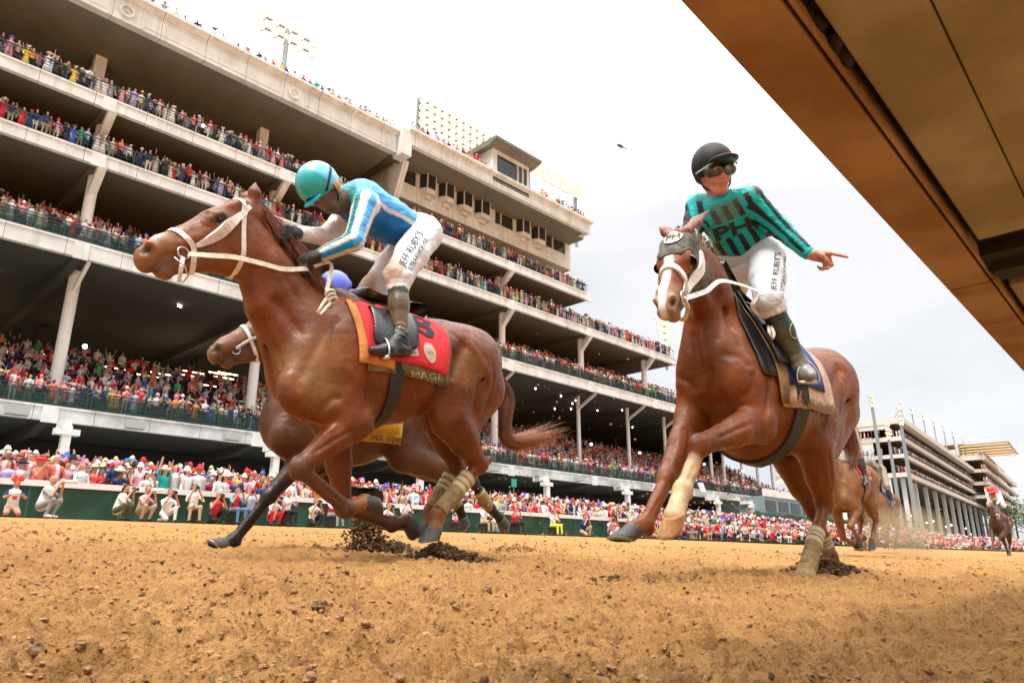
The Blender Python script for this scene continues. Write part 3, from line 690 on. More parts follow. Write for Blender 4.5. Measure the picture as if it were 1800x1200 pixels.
# third stand, further on
d3 = 290.0; C3 = PX(1738, 850, d3); tb_ = empty('grandstand', (float(C3[0]), float(C3[1]), ZA)); tag(tb_, 'farthest grandstand at the right edge with a canopy of glowing orange light strips', 'grandstand')
B3 = locmb(C3, fdir, gdir); z3 = [(PX(1738, a, d3)[2], PX(1738, b, d3)[2]) for a, b in ((806, 797), (829, 823), (852, 846), (876, 870))]
for a, b in z3:
    mb = B3(); mb.box(-1, 150, -.5, 1, a, b); mb.box(-2, -1, -.5, 30, a, b); mb.obj('balcony_fascia', M_FARC, tb_); mb = B3(); mb.box(-1, 150, 1, 30, a + .2, b - .2); mb.obj('balcony_floor', mat('soffit_mid'), tb_)
mb = B3(); mb.box(-1, 34, 16, 17, ZA, z3[0][0]); mb.obj('back_wall', M_STEP, tb_)
mb = B3(); zt3 = PX(1738, 772, d3)[2]; mb.box(-4, 12, 6, 26, zt3 - 1, zt3); mb.box(-4, 6, 8, 9, z3[0][1], zt3 - 1); mb.obj('canopy', M_FARC, tb_)
mb = B3(); mb.box(0, 48, -9.5, 10.5, zt3 - .9, zt3 - .6); mb.obj('canopy', mat('canopy_grey', (.45, .44, .42), .7), tb_)
for i in range(5):
    a = 2 + i * 9.5; mb = B3(); mb.box(a, a + 2.6, -9, 10, zt3 - 1.2, zt3 - 1.05); mb.obj('light_strip', mat('lamp_orange', (.05, .03, .02), .9, emit=(1.0, .60, .28), estr=1.1), tb_)
for i in range(8): mb = B3(); mb.box(4 + i * 12, 5 + i * 12, 1, 2, ZA, z3[3][0]); mb.obj('column', mat('far_column'), tb_)
# roof-top floodlights of the near stand
def roof_light(name, u, v_top, v_bot, y, label, rows, cols, dx, dz, r, ax=np.array([1., 0, 0]), off=0):
    t = P(u, v_top, y); b = np.array([t[0], t[1], 36.9]); o = empty('floodlight_mast', tuple(b)); tag(o, label, 'floodlight', 'floodlights on the roof of the near stand')
    mb = MB(); mb.tube([b, (t[0], t[1], t[2])], .22, 10); mb.obj('pole', M_GREYM, o); light_rack(o, t + ax * off, rows, cols, dx, dz, ax, r); return o
roof_light('f', 506, 52, 120, 50.0, 'lone floodlight mast with two rows of round lamps on the left part of the roof', 2, 5, 1.2, 1.1, .50)
def bank(x0, x1, z, rows, cols, dz, r, label, posts):
    o = empty('floodlight_mast', (x0, 50, 36.9)); tag(o, label, 'floodlight', 'floodlights on the roof of the near stand')
    for x in posts: mb = MB(); mb.box(x - .16, x + .16, 50.2, 50.5, 36.9, z + .3); mb.obj('pole', M_GREYM, o)
    light_rack(o, np.array([(x0 + x1) / 2, 50.0, z]), rows, cols, (x1 - x0) / (cols - 1), dz, np.array([1., 0, 0]), r)
bank(38.3, 48.2, 44.9, 4, 11, .86, .43, 'long bank of glowing round floodlights in four rows above the press level roof', (38.0, 47.0))
bank(55.2, 63.4, 44.6, 2, 11, .85, .46, 'single row of round floodlights at the right end of the roof beyond the booth', (54.4, 63.0))
sp_ = P(1160, 585, 50.0); o = empty('floodlight_mast', (sp_[0], 50, LV['s4'][1])); tag(o, 'blazing floodlight behind the crowd at the right end of the fourth balcony', 'floodlight', 'floodlights on the roof of the near stand')
mb = MB(); mb.tube([(sp_[0] + 1.2, 50, LV['s4'][1] - .4), (sp_[0] + 1.2, 50, sp_[2] + 1.5)], .2, 8); mb.obj('pole', M_GREYM, o); light_rack(o, sp_ + np.array([1.0, 0, 1.6]), 5, 3, .95, .95, np.array([1., 0, 0]), .42)
# helicopter
hc = PX(1091, 257, 420.0); ho = empty('helicopter', tuple(hc)); tag(ho, 'small dark helicopter hovering in the white sky above the right horse', 'helicopter')
rt = unit(CAMR @ np.array([1.0, 0, 0])); upc = unit(CAMR @ np.array([0, 1.0, 0])); M_HEL = mat('helicopter_dark', (.05, .06, .065), .4)
a1 = unit(rt * .85 - upc * .42)
S = SDF(); S.cone(hc - a1 * 1.6, hc + a1 * .4, .75, .95, .5); S.cone(hc + a1 * .4, hc + a1 * 4.0, .5, .14, .4); S.cone(hc + upc * .6, hc + upc * 1.3, .35, .2, .3); V, Q = S.build(.16); mesh_np('fuselage', V, Q, M_HEL, ho, True)
mb = MB(); mb.beam(hc + a1 * 3.7 - upc * .8, hc + a1 * 3.9 + upc * .9, .12, .5); mb.obj('tail_fin', M_HEL, ho)
mb = MB(); bc_ = hc + upc * 1.4; bd_ = unit(rt * .62 + upc * .78); mb.beam(bc_ - bd_ * 4.6, bc_ + bd_ * 4.8, .22, .06); mb.obj('rotor_blade', mat('rotor', (.25, .25, .26), .5), ho)
mb = MB()
for s_ in (-.7, .7): v_ = np.array([-gdir[0], -gdir[1], 0]) * s_; mb.tube([hc - a1 * 1.7 - upc * 1.25 + v_, hc + a1 * 1.0 - upc * 1.25 + v_], .07, 6); mb.tube([hc - a1 * .8 - upc * 1.25 + v_, hc - a1 * .5 - upc * .5], .06, 6); mb.tube([hc + a1 * .5 - upc * 1.25 + v_, hc + a1 * .3 - upc * .5], .06, 6)
mb.obj('landing_skid', M_HEL, ho)
# low annex under the right end of the near stand, banner, green sign
an = empty('booth', (112, 42, ZA)); tag(an, 'small white and teal windowed booth above a green hedge', 'booth')
q0, q1 = P(1343, 860, 44.0), P(1412, 880, 44.0); zt_, zb_ = P(1343, 858, 44)[2], P(1343, 871, 44)[2]
mb = MB(); mb.box(q0[0], q0[0] + 26, 44, 44.3, zb_, zt_); mb.obj('white_parapet', M_WHITEP, an)
mb = MB(); mb.box(q0[0] - 1, q0[0] + 26, 44.1, 50, zb_ - 2.4, zb_ - .01); mb.obj('wall', mat('teal_wall', (.20, .30, .30), .6), an)
for i in range(6): mb = MB(); mb.box(q0[0] + .2 + i * 4, q0[0] + 3.2 + i * 4, 44.0, 44.09, zb_ - 1.9, zb_ - .5); mb.obj('window', M_GLASS, an)
he = empty('hedge', (120, 41.5, ZA)); tag(he, 'dark green clipped hedge below the small booth', 'hedge')
hl_ = P(1330, 896, 41.5); hh_ = P(1330, 905, 41.5); S = SDF()
rs = np.random.RandomState(2)
for i in range(40): x = hl_[0] + i * .8; S.ball((x, 41.5 + rs.normal() * .1, hl_[2] - .6 + rs.normal() * .08), .5 + .1 * rs.rand(), .2)
V, Q = S.build(.14); V = V + vnormals(V, Q) * (.06 * fnoise(V, 5, 3))[:, None]; mesh_np('foliage', V, Q, mat('hedge_green', (.015, .05, .02), .9, noise=.6, nscale=6, bump=.8, bscale=12), he, True)
bn = P(1232, 862, Y0 - .1); mb = MB(); V_ = []; 
V_ = [P(1226, 848, Y0 - .12), P(1236, 848, Y0 - .12), P(1243, 868, Y0 - .12), P(1233, 868, Y0 - .12)]; V_ += [v + np.array([0, .02, 0]) for v in V_]
mb.add(V_, [(0, 1, 2, 3), (7, 6, 5, 4), (0, 4, 5, 1), (1, 5, 6, 2), (2, 6, 7, 3), (3, 7, 4, 0)]); o = mb.obj('banner', mat('banner_white', (.78, .78, .80), .8)); tag(o, 'white banner with dark stripes hung over the second balcony rail', 'banner')
sg_ = P(903, 845, 30.0); so = empty('sign', (sg_[0], 30.0, ZA)); tag(so, 'small turquoise sign on a slim green post rising from the crowd', 'sign')
mb = MB(); mb.tube([(sg_[0], 30, ZA), (sg_[0], 30, sg_[2] - .3)], .045, 8); mb.obj('post', mat('sign_post', (.02, .16, .12), .5), so)
mb = MB(); mb.box(sg_[0] - .2, sg_[0] + .2, 29.95, 29.99, sg_[2] - .35, sg_[2] + .12); mb.obj('plate', mat('sign_plate', (.03, .38, .30), .5), so)
# trees behind the far end
tr = empty('tree', (250, 60, ZA)); tag(tr, 'pale green leafy tree seen through the columns at the far right', 'tree')
c0 = PX(1782, 905, 300.0); rs = np.random.RandomState(4); n = 1500; pts = rs.normal(size=(n, 3)) * np.array([7, 5, 3.2]) + c0; V = []; Fq = []
for i, p in enumerate(pts):
    a = unit(rs.normal(size=3)) * .5; b = unit(np.cross(a, rs.normal(size=3))) * .5; V += [p, p + a, p + a + b, p + b]; Fq.append((4 * i, 4 * i + 1, 4 * i + 2, 4 * i + 3))
mesh_np('crown', V, Fq, mat('leaf_pale', (.12, .16, .05), .8, noise=.5, nscale=1), tr); mb = MB(); mb.tube([(c0[0], c0[1], ZA), tuple(c0)], [.5, .2], 8); mb.obj('trunk', mat('bark', (.10, .07, .05), .9), tr)
tick('far')
# ------------------------------------------------------------------ horses
def coat_mat():
    m_ = mat('horse_coat', attr=True, rough=.42, noise=.30, nscale=10.0, bump=.0, spec=.34); t = m_.node_tree; p = t.nodes['Principled BSDF']; L = t.links.new
    tc = t.nodes.new('ShaderNodeTexCoord'); mp_ = t.nodes.new('ShaderNodeMapping'); mp_.inputs['Scale'].default_value = (260, 260, 70); L(tc.outputs['Object'], mp_.inputs[0])
    n1 = t.nodes.new('ShaderNodeTexNoise'); n1.inputs['Scale'].default_value = 1; n1.inputs['Detail'].default_value = 3; L(mp_.outputs[0], n1.inputs['Vector'])
    n2 = t.nodes.new('ShaderNodeTexNoise'); n2.inputs['Scale'].default_value = 38; n2.inputs['Detail'].default_value = 4; L(tc.outputs['Object'], n2.inputs['Vector'])
    b1 = t.nodes.new('ShaderNodeBump'); b1.inputs['Strength'].default_value = .30; b1.inputs['Distance'].default_value = .003; L(n1.outputs['Fac'], b1.inputs['Height'])
    b2 = t.nodes.new('ShaderNodeBump'); b2.inputs['Strength'].default_value = .25; b2.inputs['Distance'].default_value = .012; L(n2.outputs['Fac'], b2.inputs['Height']); L(b1.outputs[0], b2.inputs['Normal']); L(b2.outputs[0], p.inputs['Normal'])
    r = t.nodes.new('ShaderNodeMapRange'); r.inputs['From Min'].default_value = .35; r.inputs['From Max'].default_value = .65; r.inputs['To Min'].default_value = .30; r.inputs['To Max'].default_value = .58; L(n2.outputs['Fac'], r.inputs['Value']); L(r.outputs[0], p.inputs['Roughness'])
    # specks of thrown dirt
    n3 = t.nodes.new('ShaderNodeTexNoise'); n3.inputs['Scale'].default_value = 95; n3.inputs['Detail'].default_value = 2; L(tc.outputs['Object'], n3.inputs['Vector'])
    q = t.nodes.new('ShaderNodeMapRange'); q.inputs['From Min'].default_value = .64; q.inputs['From Max'].default_value = .70; q.inputs['To Max'].default_value = .35; L(n3.outputs['Fac'], q.inputs['Value'])
    mx = t.nodes.new('ShaderNodeMix'); mx.data_type = 'RGBA'; src = p.inputs['Base Color'].links[0].from_socket; L(q.outputs[0], mx.inputs[0]); L(src, mx.inputs[6]); mx.inputs[7].default_value = (.26, .13, .055, 1); L(mx.outputs[2], p.inputs['Base Color'])
    return m_
M_COAT = coat_mat()
M_HOOF = mat('hoof_horn', (0.06, 0.055, 0.05), 0.55, noise=0.4, nscale=60, bump=0.3, bscale=150)
M_HOOFTAN = mat('hoof_pale', (0.50, 0.27, 0.12), 0.6, noise=0.3, nscale=25, bump=0.2, bscale=120)
M_SHOE = mat('shoe_aluminium', (0.35, 0.35, 0.34), 0.45, metal=0.8, noise=0.3, nscale=40)
M_EYE = mat('eye_dark', (0.006, 0.004, 0.003), 0.18, spec=0.35)
M_HAIR = mat('horse_hair', attr=True, rough=0.5, noise=0.3, nscale=30)
M_WHITE = mat('white_strap', (0.78, 0.74, 0.70), 0.5, noise=0.25, nscale=30, bump=0.25, bscale=150)
M_TANWRAP = mat('tan_bandage', (0.30, 0.20, 0.085), 0.85, noise=0.4, nscale=30, bump=0.5, bscale=200)
M_METAL = mat('bit_metal', (0.6, 0.58, 0.55), 0.25, metal=1.0)
M_BLACKL = mat('black_leather', (0.010, 0.010, 0.010), 0.30, spec=0.7, bump=0.15, bscale=80)
M_GIRTH = mat('girth_black', (0.02, 0.022, 0.022), 0.6, noise=0.5, nscale=20, bump=0.3, bscale=60)

def head_frame(J, lat):
    a = np.array(J['poll']); b = np.array(J['nose']); L = np.linalg.norm(b - a); hx = (b - a) / L
    lat = unit(lat - hx * (lat @ hx)); hz = np.cross(lat, hx)
    if hz[2] < 0: hz = -hz
    return a, hx, lat, hz, L / 0.62
def horse_sdf(J, lat, headlat, sc=1.0):
    """J: joints (world).  lat: unit vector to the horse's left."""
    S = SDF(); J = {k: np.array(v, float) for k, v in J.items()}
    o, hx, hl, hz, s = head_frame(J, headlat)
    def H(x, z, y=0.0): return o + (hx * x + hz * z + hl * y) * s
    fwd = unit(J['chest'] - J['rump']); up = unit(np.cross(fwd, lat)); up = up if up[2] > 0 else -up
    B = np.array([fwd, lat, up])
    # barrel: stations of (name, half depth, half width)
    st = [('chest', .245, .205), ('girth', .36, .26), ('mid', .315, .28), ('loin', .245, .235), ('pelvis', .27, .25), ('rump', .17, .18)]
    for i in range(len(st) - 1):
        a, b = J[st[i][0]], J[st[i + 1][0]]
        f = (st[i][1] / st[i][2] + st[i + 1][1] / st[i + 1][2]) / 2
        S.cone(a, b, st[i][1] * sc, st[i + 1][1] * sc, 0.10, lat, f)
    w_ = J['withers']; S.cone(w_ - up * .10, (w_ + J['mid'] * 1.0) / 2 + up * .02 * 0 - up * .04, .075, .05, .12, lat, 1.5)
    S.cone(w_ - up * .10, w_ + fwd * .22 - up * .12, .07, .07, .14, lat, 1.4)
    # croup muscles
    for sg in (1, -1):
        S.ell(J['pelvis'] + up * .09 + lat * sg * .10 + fwd * .02, B, (.24, .13, .17), .08)
        S.cone(J['pelvis'] + lat * sg * .19 + up * .10 + fwd * .12, J['pelvis'] + lat * sg * .17 + up * .07 + fwd * .05, .045, .05, .07)
    # neck
    nk = [('n1', .130), ('n2', .160), ('n3', .225)]
    pts = [H(.06, -.10)] + [J[n] for n, _ in nk] + [J['chest'] + up * .10 - fwd * .12]
    rs = [.095] + [r for _, r in nk] + [.27]
    for i in range(len(pts) - 1): S.cone(pts[i], pts[i + 1], rs[i], rs[i + 1], .07, lat, 1.75 if i < 2 else 1.45)
    # under-neck windpipe and crest
    nd = unit(pts[3] - pts[1]); nu = np.cross(lat, nd); nu = nu if nu @ fwd < 0 or nu[2] > 0 else -nu
    if nu[2] < 0: nu = -nu
    S.cone(H(.16, -.21), J['n2'] - nu * .12, .055, .065, .05); S.cone(J['n2'] - nu * .12, J['n3'] - nu * .17, .065, .08, .06)
    S.cone(J['n1'] + nu * .11, J['n2'] + nu * .14, .035, .04, .06); S.cone(J['n2'] + nu * .14, J['n3'] + nu * .19, .04, .05, .07)
    for sg in (1, -1):   # splenius bulge and jugular groove
        S.ell((J['n1'] + J['n2']) / 2 + lat * sg * .055 + nu * .03, np.array([nd, lat, nu]), (.20, .06, .09), .05)
        S.cone(J['n2'] + lat * sg * .10 - nu * .085, J['n3'] + lat * sg * .165 - nu * .12, .012, .014, .05, op=-1)
    # breast muscles
    for sg in (1, -1):
        S.ell(J['chest'] + fwd * .11 + lat * sg * .095 - up * .03, B, (.11, .10, .17), .07)
    S.cone(J['chest'] + fwd * .28 + up * .12, J['chest'] + fwd * .25 - up * .24, .006, .016, .06, op=-1)
    # head
    S.cone(H(.05, -.085), H(.23, -.088), .082 * s, .090 * s, .03, hl, 1.0)
    S.cone(H(.23, -.082), H(.50, -.062), .084 * s, .054 * s, .04, hl, 1.25)
    S.cone(H(.12, -.205), H(.25, -.210), .118 * s, .088 * s, .04, hl, 1.9)
    S.cone(H(.24, -.200), H(.50, -.142), .078 * s, .042 * s, .05, hl, 1.4)
    for sg in (1, -1):
        S.ell(H(.155, -.195, sg * .058), np.array([hx, hl, hz]), (.11 * s, .034 * s, .115 * s), .022)
        S.ell(H(.235, -.048, sg * .064), np.array([hx, hl, hz]), (.050 * s, .034 * s, .036 * s), .02)
        S.cone(H(.26, -.098, sg * .064), H(.44, -.082, sg * .045), .013 * s, .009 * s, .03)
        S.cone(H(.22, -.02, sg * .05), H(.10, -.03, sg * .06), .02 * s, .03 * s, .03)
    S.cone(H(.50, -.066), H(.575, -.072), .056 * s, .047 * s, .03, hl, .95)
    S.ell(H(.598, -.098), np.array([hx, hl, hz]), (.030 * s, .042 * s, .036 * s), .025)
    S.cone(H(.44, -.142), H(.555, -.150), .028 * s, .030 * s, .02, hl, 0.9)
    S.ball(H(.545, -.168), .024 * s, .02)
    for sg in (1, -1):
        S.cone(H(.555, -.040, sg * .044), H(.60, -.062, sg * .046), .021 * s, .016 * s, .015)
        S.ell(H(.592, -.050, sg * .060), np.array([unit(hx - hz * .45), hl, unit(hz + hx * .45)]), (.034 * s, .028 * s, .022 * s), .014, op=-1)
        S.ell(H(.242, -.058, sg * .096), np.array([hx, hl, hz]), (.026 * s, .022 * s, .015 * s), .010, op=-1); S.cone(H(.215, -.040, sg * .088), H(.265, -.040, sg * .082), .010 * s, .009 * s, .010)
        S.cone(H(.47, -.118, sg * .055), H(.60, -.128, sg * .045), .0045 * s, .0055 * s, .012, op=-1)
        S.cone(H(.26, -.125, sg * .085), H(.40, -.112, sg * .075), .016 * s, .014 * s, .04, op=-1)
    # ears
    for sg, key in ((1, 'earL'), (-1, 'earR')):
        b = H(.005, -.025, sg * .052); t = J[key] if key in J else H(.0, .15, sg * .06)
        ax = unit(t - b); ln = np.linalg.norm(t - b); md = b + (t - b) * .42
        S.cone(b - ax * .03, b + ax * ln * .30, .024 * s, .033 * s, .02, hx, 1.2); S.cone(b + ax * ln * .25, t, .036 * s, .0005, .003, hx, 1.3)
        pass
    # legs
    for sd_, sg in (('L', 1), ('R', -1)):
        sh, el, kn, fe, co = (J[q + sd_] for q in ('sh', 'el', 'kn', 'fe', 'co'))
        sb = J['withers'] + lat * sg * .10 - up * .20 - fwd * .03
        S.cone(sb, sh - lat * sg * .02, .10, .098, .11, lat, 1.8)
        S.cone((sb + sh) / 2 - fwd * .10 - up * .08 + lat * sg * .02, el - up * -.02, .15, .085, .05, lat, 1.6)     # triceps
        S.cone(sh - lat * sg * .02, el, .098, .09, .10, lat, 1.5)
        sv = unit(kn - el); fr = np.cross(lat, sv); fr = fr if fr @ (fwd * 1.0 + up * .3) > 0 else -fr
        S.cone(el, el + (kn - el) * .45, .094, .068, .035, lat, 1.15); S.cone(el + (kn - el) * .4, kn, .069, .047, .03)
        S.cone(el + fr * .045 + sv * .03, el + (kn - el) * .5 + fr * .02, .055, .038, .03)                # extensor
        S.cone(el - fr * .05, el + (kn - el) * .5 - fr * .02, .05, .032, .03)                           # flexor
        S.cone(el - fr * .07 - sv * .03, el - fr * .05, .04, .05, .03)                                # olecranon
        cv = unit(fe - kn); f2 = np.cross(lat, cv); f2 = f2 if f2 @ fr > -0.2 else -f2
        if np.dot(np.cross(sv, cv), lat) != 0: f2 = np.cross(lat, cv); f2 = f2 * np.sign(np.dot(f2, np.cross(lat, sv)) * np.dot(fr, np.cross(lat, sv)) + 1e-9) if abs(sv @ cv) > .2 else (f2 if f2 @ sv > 0 else -f2)
        S.ell(kn, np.array([unit(sv + cv), lat, unit(np.cross(unit(sv + cv), lat))]), (.064, .050, .053), .018)
        S.ball(kn - f2 * .035 + cv * .0, .022, .025)
        S.cone(kn + cv * .03, fe, .034, .030, .018); S.cone(kn + cv * .04 - f2 * .026, fe - f2 * .024, .019, .022, .008)
        S.ell(fe, np.array([cv, lat, f2]), (.047, .041, .045), .018); S.ball(fe - f2 * .033, .026, .018)
        pv = unit(co - fe); S.cone(fe, co, .035, .044, .02, lat, 1.0)
        # hind
        hp, sf, hk, hf, hc = (J[q + sd_] for q in ('hp', 'sf', 'hk', 'hf', 'hc'))
        S.cone(hp, sf, .20, .115, .07, lat, 1.55)
        but = J['rump'] + lat * sg * .10 - up * .02
        gas = sf + (hk - sf) * .35
        S.cone(but, gas - fwd * .03, .135, .075, .07, lat, 1.35)
        S.cone(hp - fwd * .04 + up * .03, (hp + sf) / 2 - fwd * .10, .17, .14, .06, lat, 1.4)
        S.cone(sf, sf + (hk - sf) * .5, .13, .10, .045, lat, 1.25); S.cone(sf + (hk - sf) * .45, hk, .084, .054, .03, lat, 1.1)
        gv = unit(hk - sf); cv = unit(hf - hk); bk = unit(gv - cv)           # points to the back of the hock
        S.cone(gas - bk * 0 + bk * .05, hk + bk * .050 - gv * .05, .05, .020, .02)
        S.cone(hk + bk * .05 - cv * .045, hk + bk * .02 + cv * .05, .027, .031, .018); S.ell(hk, np.array([gv, lat, np.cross(gv, lat)]), (.062, .048, .057), .018)
        f3 = -unit(bk - cv * (bk @ cv))
        S.cone(hk + cv * .03, hf, .037, .032, .018); S.cone(hk + cv * .06 - f3 * .028, hf - f3 * .027, .020, .023, .008)
        S.ell(hf, np.array([cv, lat, f3]), (.048, .042, .047), .018); S.ball(hf - f3 * .034, .026, .018)
        S.cone(hf, hc, .036, .044, .02)
    # muscle relief: shallow furrows that follow the limbs
    for sd_, sg in (('L', 1), ('R', -1)):
        e = J['el' + sd_]; sf = J['sf' + sd_]
        def skin(p, w0): return p + lat * sg * w0
        S.cone(skin(e + up * .42 - fwd * .20, .145), skin(e + up * .02 - fwd * .14, .115), .012, .020, .06, op=-1)
        S.cone(skin(J['pelvis'] + fwd * .20 + up * .08, .262), skin(sf + up * .18 + fwd * .12, .125), .010, .018, .07, op=-1)
        S.cone(skin(J['rump'] + up * .16 + fwd * .06, .19), skin(sf + up * .10 - fwd * .10, .135), .006, .008, .05, op=-1)
        S.ell(skin((J['hp' + sd_] * .45 + sf * .55) + fwd * .03, .045), B, (.12, .07, .17), .05)
        S.cone(skin(e + up * .36 + fwd * .10, .14), skin(J['sh' + sd_] + up * .08 + fwd * .02, .08), .006, .008, .05, op=-1)
    return S

def hoof_mesh(co, tip, lat, r=0.049, hgt=0.075, mat_=None, parent=None, name='hoof', shoe=True):
    """co: coronet centre; tip: point at the toe of the sole."""
    d = unit(tip - co); fr = np.cross(lat, d); 
    # hoof axis: slightly back from the toe direction
    up_ = -unit(d - fr * (0.0)); V = []; n = 28
    fwd_ = fr if FR_SIGN > 0 else -fr
    rings = [(-.012, .90, .0), (0, 1.0, .0), (.03, 1.08, .008), (hgt * .8, 1.22, .022), (hgt, 1.27, .026), (hgt + .006, 1.24, .026), (hgt + .006, .98, .020), (hgt - .012, .80, .018)]
    for t, k, off in rings:
        for i in range(n):
            a = 2 * math.pi * i / n; ca, sa = math.cos(a), math.sin(a)
            rr = r * k * (1 + .10 * ca - (.12 if ca < -.7 else 0))
            V.append(co + d * t + fwd_ * (ca * rr + off) + lat * (sa * rr * .97) - d * (.028 * (1 - ca) * .5 if t >= hgt * .8 else (.010 * (1 - ca) if t > 0 else 0)) * (1 if t > .03 else .5))
    Fc = []
    for j in range(len(rings) - 1):
        for i in range(n): Fc.append((j * n + i, j * n + (i + 1) % n, (j + 1) * n + (i + 1) % n, (j + 1) * n + i))
    Fc.append(tuple(range(n))[::-1]); Fc.append(tuple((len(rings) - 1) * n + i for i in range(n)))
    mi = [0] * len(Fc)
    for j in (4, 5):
        for i in range(n): mi[j * n + i] = 1
    o = mesh_np(name, V, Fc, [mat_ or M_HOOF, M_SHOE], parent, True, mi=mi)
    bm = bmesh.new(); bm.from_mesh(o.data); bmesh.ops.recalc_face_normals(bm, faces=bm.faces); bm.to_mesh(o.data); bm.free()
    return o
FR_SIGN = -1

def coat_colour(V, base, J, frame, opts):
    """coat colour: points, socks, blaze, muzzle, dust, plus patches of light and shade painted in"""
    n = len(V); c = np.tile(np.array(base, float), (n, 1))
    v = fnoise(V, 7, 1)[:, None]; c *= 1 + .12 * v
    v2 = fnoise(V, 26, 4)[:, None]; c *= 1 + .06 * v2
    o, hx, hl, hz, s = frame; R = V - o; hxv = R @ hx / s; hyv = R @ hl / s; hzv = R @ hz / s
    inh = (hxv > -.1) & (hxv < .75) & (np.abs(hyv) < .16) & (hzv < .2) & (hzv > -.36)
    soft = np.clip((hzv + .36 + hxv * .2) / .14, 0, 1)
    def blend(mask, col):
        m_ = np.clip(mask, 0, 1)[:, None]; c[:] = c * (1 - m_) + np.array(col) * m_
    if 'face' in opts: blend(np.where(inh, np.clip((hxv - .06 + (hzv + .1) * .5) / .25, 0, 1), 0) * soft * .65, opts['face'])
    # darker skin round mouth, nostril and eye
    if 'muzzle' in opts: blend(np.where(inh, np.clip((hxv - .46) / .07, 0, 1), 0) * opts.get('muzzle_k', .8), opts['muzzle'])
    if 'mouth' in opts: blend(np.where(inh & (hxv > .33), np.clip(1 - np.abs(hzv + .135) / .045, 0, 1) * np.clip((hxv - .33) / .12, 0, 1), 0) * .85, opts['mouth'])
    for sg in (1, -1):
        d = np.sqrt((hxv - .588) ** 2 * .8 + (hzv + .050) ** 2 * 1.6 + (hyv - sg * .052) ** 2 * 1.3); blend(np.where(inh, np.clip((.027 - d) / .006, 0, 1), 0), (.015, .006, .005))
        d = np.sqrt(((hxv - .240) / 1.5) ** 2 + (hzv + .056) ** 2 + ((hyv - sg * .08) * .5) ** 2); blend(np.where(inh, np.clip((.034 - d) / .014, 0, 1), 0) * .8, (.04, .022, .014))
    if 'blaze' in opts:
        wv = np.interp(hxv, [.12, .2, .35, .50, .62], [.026, .030, .030, .028, .022])
        blend(np.where(inh & (hxv > opts['blaze']), np.clip((wv - np.abs(hyv + .004)) / .008, 0, 1) * np.clip((hzv + .12) / .03, 0, 1), 0), (.66, .60, .55))
    if 'snip' in opts: 
        d = np.sqrt(((hxv - .50) / 1.8) ** 2 + (hzv + .02) ** 2 + (hyv - .03) ** 2); blend(np.where(inh, np.clip((.018 - d + .006 * fnoise(V, 120, 9)) / .004, 0, 1), 0) * .9, (.62, .56, .48))
    # legs
    for key, a, b, t0, t1, col in opts.get('legs', []):
        A, Bq = np.array(J[a]), np.array(J[b]); ax = Bq - A; L2 = ax @ ax
        t = (V - A) @ ax / L2; dist = np.linalg.norm(V - A - np.clip(t, -.5, 1.6)[:, None] * ax, axis=1)
        blend(np.where(dist < .105, np.clip((t - t0) / (t1 - t0), 0, 1), 0), col)
    for ctr, rad, col, k in opts.get('mottled_light', []):
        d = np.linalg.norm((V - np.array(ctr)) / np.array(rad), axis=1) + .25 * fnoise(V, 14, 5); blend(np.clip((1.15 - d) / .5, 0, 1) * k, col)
    return np.clip(c, .003, .95)

def sculpt(V, Q, strokes):
    """raise or sink the surface along curves drawn over it (veins, tendons, muscle edges)"""
    if not strokes: return V
    t = bvh(V, Q); Nn = vnormals(V, Q); D = np.zeros(len(V))
    for pix, amp, wd in strokes:
        C = spline([hit(t, *p) for p in pix], max(8, 5 * len(pix))); lo = C.min(0) - 3 * wd; hi = C.max(0) + 3 * wd; k = np.where(((V > lo) & (V < hi)).all(1))[0]
        if not len(k): continue
        P_ = V[k]; d = np.full(len(k), 1e9); w_ = np.ones(len(k))
        for i in range(len(C) - 1):
            dd, tt = limb_dist(P_, C[i], C[i + 1] + 1e-7); m_ = dd < d; d[m_] = dd[m_]; u = (i + tt[m_]) / (len(C) - 1); w_[m_] = np.clip(np.minimum(u, 1 - u) * 6, 0, 1)
        D[k] += amp * w_ * np.exp(-(d / wd) ** 2)
    return V + Nn * D[:, None]
def make_horse(root, J, lat, headlat, base, opts, h=0.012, hooves=None, strokes=()):
    S = horse_sdf(J, lat, headlat); V, Q = S.build(h); V = V + vnormals(V, Q) * (.0018 * fnoise(V, 30, 11) + .0010 * fnoise(V, 75, 12))[:, None]; V = sculpt(V, Q, strokes)
    fr = head_frame(J, headlat); col = coat_colour(V, base, J, fr, opts)
    body = mesh_np('body', V, Q, M_COAT, root, True, col); tree = bvh(V, Q)
    o, hx, hl, hz, s = fr
    H = lambda x, z, y=0.0: o + (hx * x + hz * z + hl * y) * s
    for sg in (1, -1):
        mb = MB(); c = H(.242, -.058, sg * .0735); mb.ball(c, .0215 * s, 16, 10); mb.obj('eye', M_EYE, root, True)
    for key in ('co', 'hc'):
        for sd_ in 'LR':
            toe = np.array(J[('to' if key == 'co' else 'ht') + sd_]); mt = (hooves or {}).get(key + sd_, M_HOOF)
            hoof_mesh(np.array(J[key + sd_]), toe, np.array(lat), mat_=mt, parent=root)
    return body, tree, fr
